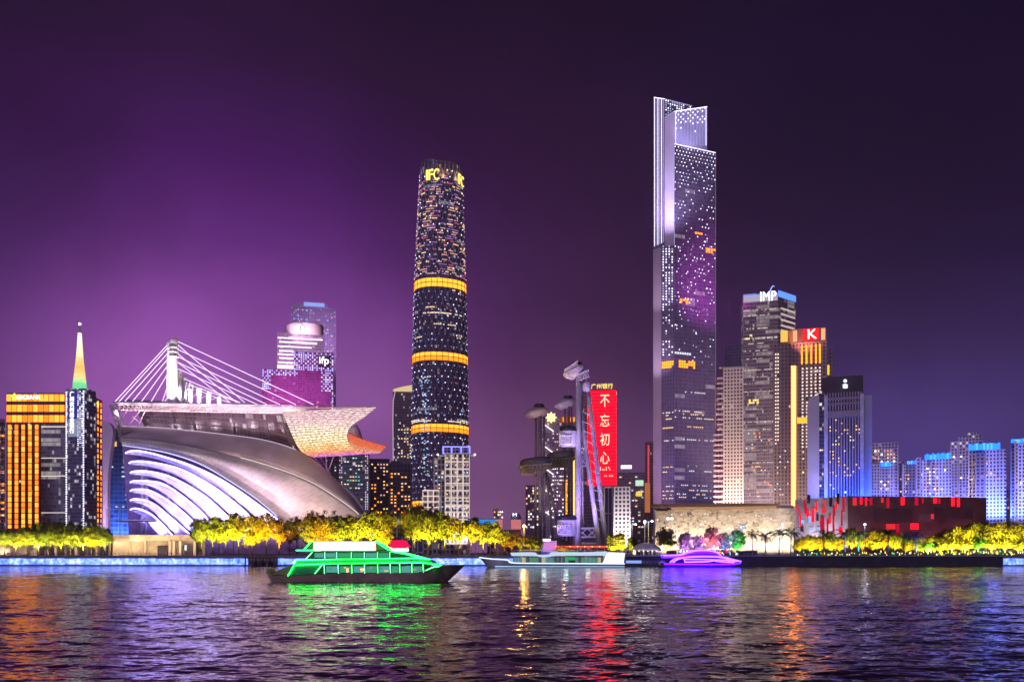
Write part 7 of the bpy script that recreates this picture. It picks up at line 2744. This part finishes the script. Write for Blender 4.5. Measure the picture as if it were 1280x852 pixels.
for k, (px, tp, c, e) in enumerate(((630, 662, OR, .2), (640, 664, OR, .35), (651, 666, YG, .25), (663, 668, YG, .2), (672, 671, YG, 0.1))):
    o, H = tree('dim brownish tree near the orange street lamp, %s from the blue-lit roof' % ORD[k], px, 404, tp, 'spread', 'dim trees by the orange lamp', 120 + k, 17)
    uplight(o, px, 404, H, 9000 * EK * e, c)
# c) by the red tower and the two round trees
for k, (px, tp, e, w) in enumerate(((764, 666, .45, 16), (776, 664, .45, 18), (790, 669, .2, 14))):
    o, H = tree('small half-lit green tree below the white punched building, %s from the red awning' % ORD[k], px, 408, tp, 'bushy', 'green trees under the white punched building', 130 + k, w)
    uplight(o, px, 408, H, 20000 * EK * e, YG)
o, H = tree('round dark tree with a faint green heart in front of the library corner', 832, 404, 658, 'bushy', None, 140, 27)
uplight(o, 834, 404, H, 5000 * EK, YG, aim=0.35, ang=70)
for k, (px, tp, c, e, lb) in enumerate(((857, 664, (0.14, 0.04, 1.0), 1.6, 'dark blue-violet washed tree before the library, beside the round dark tree'),
                                       (873, 668, (0.10, 0.04, 1.0), 1.6, 'low blue-washed tree behind the violet yacht roof'),
                                       (890, 657, (0.9, 0.10, 0.8), 1.2, 'pink-lit tree behind the violet yacht'),
                                       (906, 664, (0.06, 0.06, 1.0), 1.8, 'blue-lit tree between the pink and the green one'),
                                       (921, 660, (0.02, 0.55, 0.30), 0.7, 'teal-green lit tree before the library'))):
    o, H = tree(lb, px, 405 + (k % 2), tp, 'bushy', None, 150 + k, 21)
    uplight(o, px, 404, H, 22000 * EK * e, c)
# d) yellow trees behind the palms and the big golden mass
for k, (px, tp, e) in enumerate(((1000, 670, .8), (1012, 666, 1), (1024, 667, .8), (1037, 663, 1), (1049, 668, .7), (1064, 657, 1.1), (1078, 663, .9), (1092, 660, 1.0), (1105, 661, 1), (1119, 664, .7), (1133, 668, .6), (1146, 670, .5))):
    o, H = tree('yellow-lit low tree behind the palms, %s from the library corner' % ORD[k], px, 416, tp, 'bushy', 'yellow trees behind the palms', 170 + k, 19)
    uplight(o, px, 416, H, 16000 * EK * e, YG if k % 2 else YL, dy=-6, ang=72)
for k, (px, tp) in enumerate(((1168, 668), (1184, 660), (1201, 654), (1219, 650), (1237, 649), (1255, 651), (1273, 653), (1292, 652))):
    o, H = tree('bright golden-yellow bushy tree of the back row, %s from the palm quay' % ORD[k], px, 412, tp, 'bushy', 'golden trees past the museum', 190 + k, 30)
    uplight(o, px, 412, H, 42000 * EK * (0.8, 1.3, 1.0)[k % 3], (1.0, 0.80, 0.06), dy=-9, ang=72)
for k, (px, tp) in enumerate(((1160, 676), (1175, 673), (1190, 670), (1206, 672), (1222, 668), (1239, 671), (1256, 669), (1272, 672), (1290, 670))):
    o, H = tree('bright golden-yellow low tree of the front row, %s from the palm quay' % ORD[k], px, 401, tp, 'spread', 'golden trees past the museum', 210 + k, 22)
    uplight(o, px, 401, H, 22000 * EK * (1.2, 0.7, 1.0)[k % 3], (1.0, 0.84, 0.10) if k % 4 else (0.3, 1.0, 0.15), dy=-5, ang=115)


# ------------------------------------------------------------------ palms
def palm_meshes(seed):
    r = random.Random(seed)
    b = MB()
    H = 7.4
    lean = r.uniform(-.35, .35)
    b.tube([(0, 0, 0), (lean * .3, 0, H * .5), (lean, 0, H)], [0.30, 0.22, 0.20], 8)
    tm = bpy.data.meshes.new('trunk')
    tm.from_pydata([tuple(v) for v in b.v], [], b.f)
    tm.materials.append(BARK)
    vs, fs = [], []
    for k in range(22):
        a = 2 * math.pi * k / 22 + r.uniform(-.15, .15)
        el0 = r.uniform(-0.1, 1.25)
        L = r.uniform(3.9, 5.2)
        pts = []
        p = Vector((lean, 0, H))
        for i in range(8):
            t_ = i / 7
            e_ = el0 - 1.65 * t_
            pts.append(p.copy())
            p += Vector((math.cos(a) * math.cos(e_), math.sin(a) * math.cos(e_), math.sin(e_))) * L / 7
        sd = Vector((-math.sin(a), math.cos(a), 0))
        for i in range(7):
            for sg in (-1, 1):
                for h in (0, .5):
                    base = pts[i].lerp(pts[i + 1], h)
                    nx = pts[i].lerp(pts[i + 1], h + .34)
                    w = 0.85 * math.sin(math.pi * min(1, (i + h + 1) / 8.3)) ** 0.6
                    tip = base.lerp(pts[min(i + 1, 7)], 1.2) + sd * sg * w - Vector((0, 0, 0.4 * w))
                    n = len(vs)
                    vs += [tuple(base), tuple(nx), tuple(tip)]
                    fs.append((n, n + 1, n + 2))
    fm = bpy.data.meshes.new('crown')
    fm.from_pydata(vs, [], fs)
    fm.materials.append(LEAFP)
    return tm, fm


PALMS = [palm_meshes(s) for s in (1, 2, 3)]
for k, (px, tp, c, e, what) in enumerate(((941, 664, (0.15, 0.10, 0.6), .15, 'dark'), (957, 666, (0.1, 0.2, 0.8), .15, 'dark'), (974, 664, (0.05, 0.5, 0.9), .35, 'blue-footed'), (988.5, 662, (0.05, 0.5, 0.9), .3, 'blue-footed'),
                                         (1029, 664, (0.1, 0.1, 0.2), .05, 'dark'), (1056, 664, (0.1, 0.15, 0.8), .2, 'blue-tinged'), (1073, 664, (0.02, 0.6, 0.5), .7, 'teal-lit'), (1111, 663, (0.05, 0.3, 0.4), .1, 'dark'),
                                         (1129, 668, (0.1, 0.1, 0.2), .05, 'dark'), (1145, 665, (0.05, 0.1, 1.0), .7, 'blue-lit'))):
    Y = 397.0
    H = Z(tp, Y) - LAND
    near = 'before the library' if px < 990 else 'before the museum'
    o = thing('palm_tree', '%s palm on the dark quay %s, %s from the teal-green tree' % (what, near, ORD[k]), 'palm', (X(px, Y), Y, LAND), 'palms on the dark quay')
    tm, fm = PALMS[k % 3]
    for nm, me in (('trunk', tm), ('crown', fm)):
        ob = bpy.data.objects.new(nm, me)
        COL.objects.link(ob)
        ob.parent = o
        s_ = H / 8.6
        ob.scale = (s_, s_, s_)
        ob.rotation_euler = (0, 0, k * 1.3)
    spot(o, 'palm_uplight', (X(px, Y) + 0.4, Y - 2.2, LAND + 0.6), (X(px, Y), Y, LAND + H * .85), 50000 * e, c, 75, 0.8, 0.2)

# string of little lamps in the planting behind the palms
r = random.Random(4)
o = thing('lamp_hedge', 'long low hedge strung with small yellow lamps behind the palms', 'hedge', (X(1080, 406), 406, LAND))
vs, fs = [], []
rs = np.random.RandomState(8)
xa, xb = X(995, 406), X(1290, 406)
for k in range(5200):
    c = np.array([rs.uniform(xa, xb), 406 + rs.normal(0, .5), LAND + abs(rs.normal(.7, .55))])
    u, v = rs.normal(0, 1, 3), rs.normal(0, 1, 3)
    u, v = u / np.linalg.norm(u) * .28, v / np.linalg.norm(v) * .2
    b0 = len(vs)
    vs += [tuple(c - u), tuple(c + v), tuple(c + u), tuple(c - v)]
    fs.append((b0, b0 + 1, b0 + 2, b0 + 3))
me = bpy.data.meshes.new('foliage')
me.from_pydata([tuple(Vector(v) - ORI[o]) for v in vs], [], fs)
me.materials.append(LEAF)
ob = bpy.data.objects.new('foliage', me)
COL.objects.link(ob)
ob.parent = o
LAMPS = [emit('hedge_lamp_yellow', (1.0, 0.75, 0.12), 2.0), emit('hedge_lamp_cream', (1.0, 0.88, 0.55), 2.2), emit('hedge_lamp_green', (0.2, 1.0, 0.25), 1.4)]
for k in range(96):
    x = xa + (xb - xa) * (k + r.uniform(0.1, .9)) / 96
    panel(o, 'lamp', (x, 404.8, LAND + r.uniform(0.5, 2.4)), (0.34, 0.3, r.uniform(.4, 1.1)), 0, r.choice(LAMPS + LAMPS[:1]))

# lights and stalls under the trees of the library front
o = thing('stall_row', 'row of small stalls with coloured lamps under the trees before the library', 'stall', (X(880, 410), 410, LAND))
b = MB()
b.box((X(890, 410), 411, LAND + 1.3), (42, 2, 2.6))
b.build('counter', plain('stall_dark', (0.10, 0.08, 0.10), 0.7), o)
b = MB()
b.box((X(890, 410), 410.6, LAND + 2.8), (43, 3.2, 0.2))
b.build('roof', plain('stall_roof', (0.2, 0.18, 0.2), 0.6), o)
for k in range(34):
    panel(o, 'lamp', (X(846 + 78 * (k + r.random() * .8) / 34, 409), 408.8, LAND + r.uniform(.6, 2.5)), (r.uniform(.3, .8), 0.3, r.uniform(.4, 1.2)), 0, r.choice([WARM, AMBER, PINK, WHITE, CYAN, RED]))

# ------------------------------------------------------------------ street lamps
for px, Y, base, top, c, e, nh, lb in ((655, 398, 690, 657, (1.0, 0.5, 0.08), 9000, 1, 'orange-glowing street lamp on the quay beside the dark masts'),
                                      (790, 430, 690, 655, (0.95, 0.95, 1.0), 2500, 2, 'white twin street lamp below the white punched building'),
                                      (806, 430, 690, 653, (0.95, 0.95, 1.0), 2500, 1, 'white street lamp nearest the setback tower, before the orange slab'),
                                      (810.5, 418, 690, 651, (0.95, 0.95, 1.0), 3500, 2, 'tall white twin street lamp at the library corner'),
                                      (150, 440, 690, 633, (0.8, 0.85, 1.0), 300, 2, 'thin double-armed lamp mast before the blue glass block'),
                                      (133.5, 440, 690, 634, (0.8, 0.85, 1.0), 200, 1, 'thin lamp mast before the lilac sail wall'),
                                      (1081, 408, 690, 655, (0.95, 0.97, 1.0), 3000, 1, 'white street lamp before the black museum'),
                                      (911, 440, 690, 660, (0.95, 0.97, 1.0), 800, 1, 'white lamp mast before the library wall, behind the blue-lit tree'),
                                      (978, 440, 690, 655, (0.95, 0.97, 1.0), 2500, 1, 'white lamp mast at the palm end of the library wall')):
    x = X(px, Y)
    o = thing('street_lamp', lb, 'street lamp', (x, Y, LAND))
    zt = Z(top, Y)
    b = MB()
    b.tube([(x, Y, LAND), (x, Y, LAND + 1.2), (x, Y, zt)], [0.28, 0.2, 0.13], 8)
    b.build('pole', plain('pole_orange', (0.5, 0.32, 0.14), 0.5) if c[2] < .3 else STEEL, o)
    for sg in ((-1, 1) if nh == 2 else (1,)):
        off = 1.7 * sg if nh == 2 else 0.0
        if nh == 2:
            b = MB()
            b.tube([(x, Y, zt - 0.5), (x + off * .6, Y, zt + .1), (x + off, Y, zt)], 0.09, 5)
            b.build('arm', STEEL, o)
        b = MB()
        b.lathe((x + off, Y - 0.1, zt), [(0.03, -.5), (.55, -.3), (.7, 0), (.5, .35), (.03, .5)], 10)
        b.build('lamp_head', emit('lamp_orange', (1.0, 0.24, 0.02), 70) if c[2] < .3 else emit('lamp_white' if e > 500 else 'lamp_off', (0.95, 0.95, 1.0), 2.6 if e > 500 else 0.5), o)
        point(o, 'lamp', (x + off, Y - 1.0, zt - 0.6), e * (0.4 if c[2] < .3 else 0.12), c, 1.0)
    if c[2] < .3:
        spot(o, 'pole_glow', (x, Y - 4, LAND + 3), (x, Y, zt - 4), 2500, c, 80, 0.9, 0.3)

flush_rest()

# night air over the river: thin even haze that softens the far towers
b = MB()
b.prism([(-2500, -700), (2500, -700), (2500, 2700), (-2500, 2700)], -1.6, 640)
m, t = new_mat('haze')
v = N(t, 'ShaderNodeVolumePrincipled')
v.inputs['Color'].default_value = (0.88, 0.70, 0.96, 1)
v.inputs['Density'].default_value = 0.00015
v.inputs['Anisotropy'].default_value = 0.5
o_ = N(t, 'ShaderNodeOutputMaterial')
t.links.new(v.outputs[0], o_.inputs['Volume'])
tag(b.build('haze', m), kind='stuff')
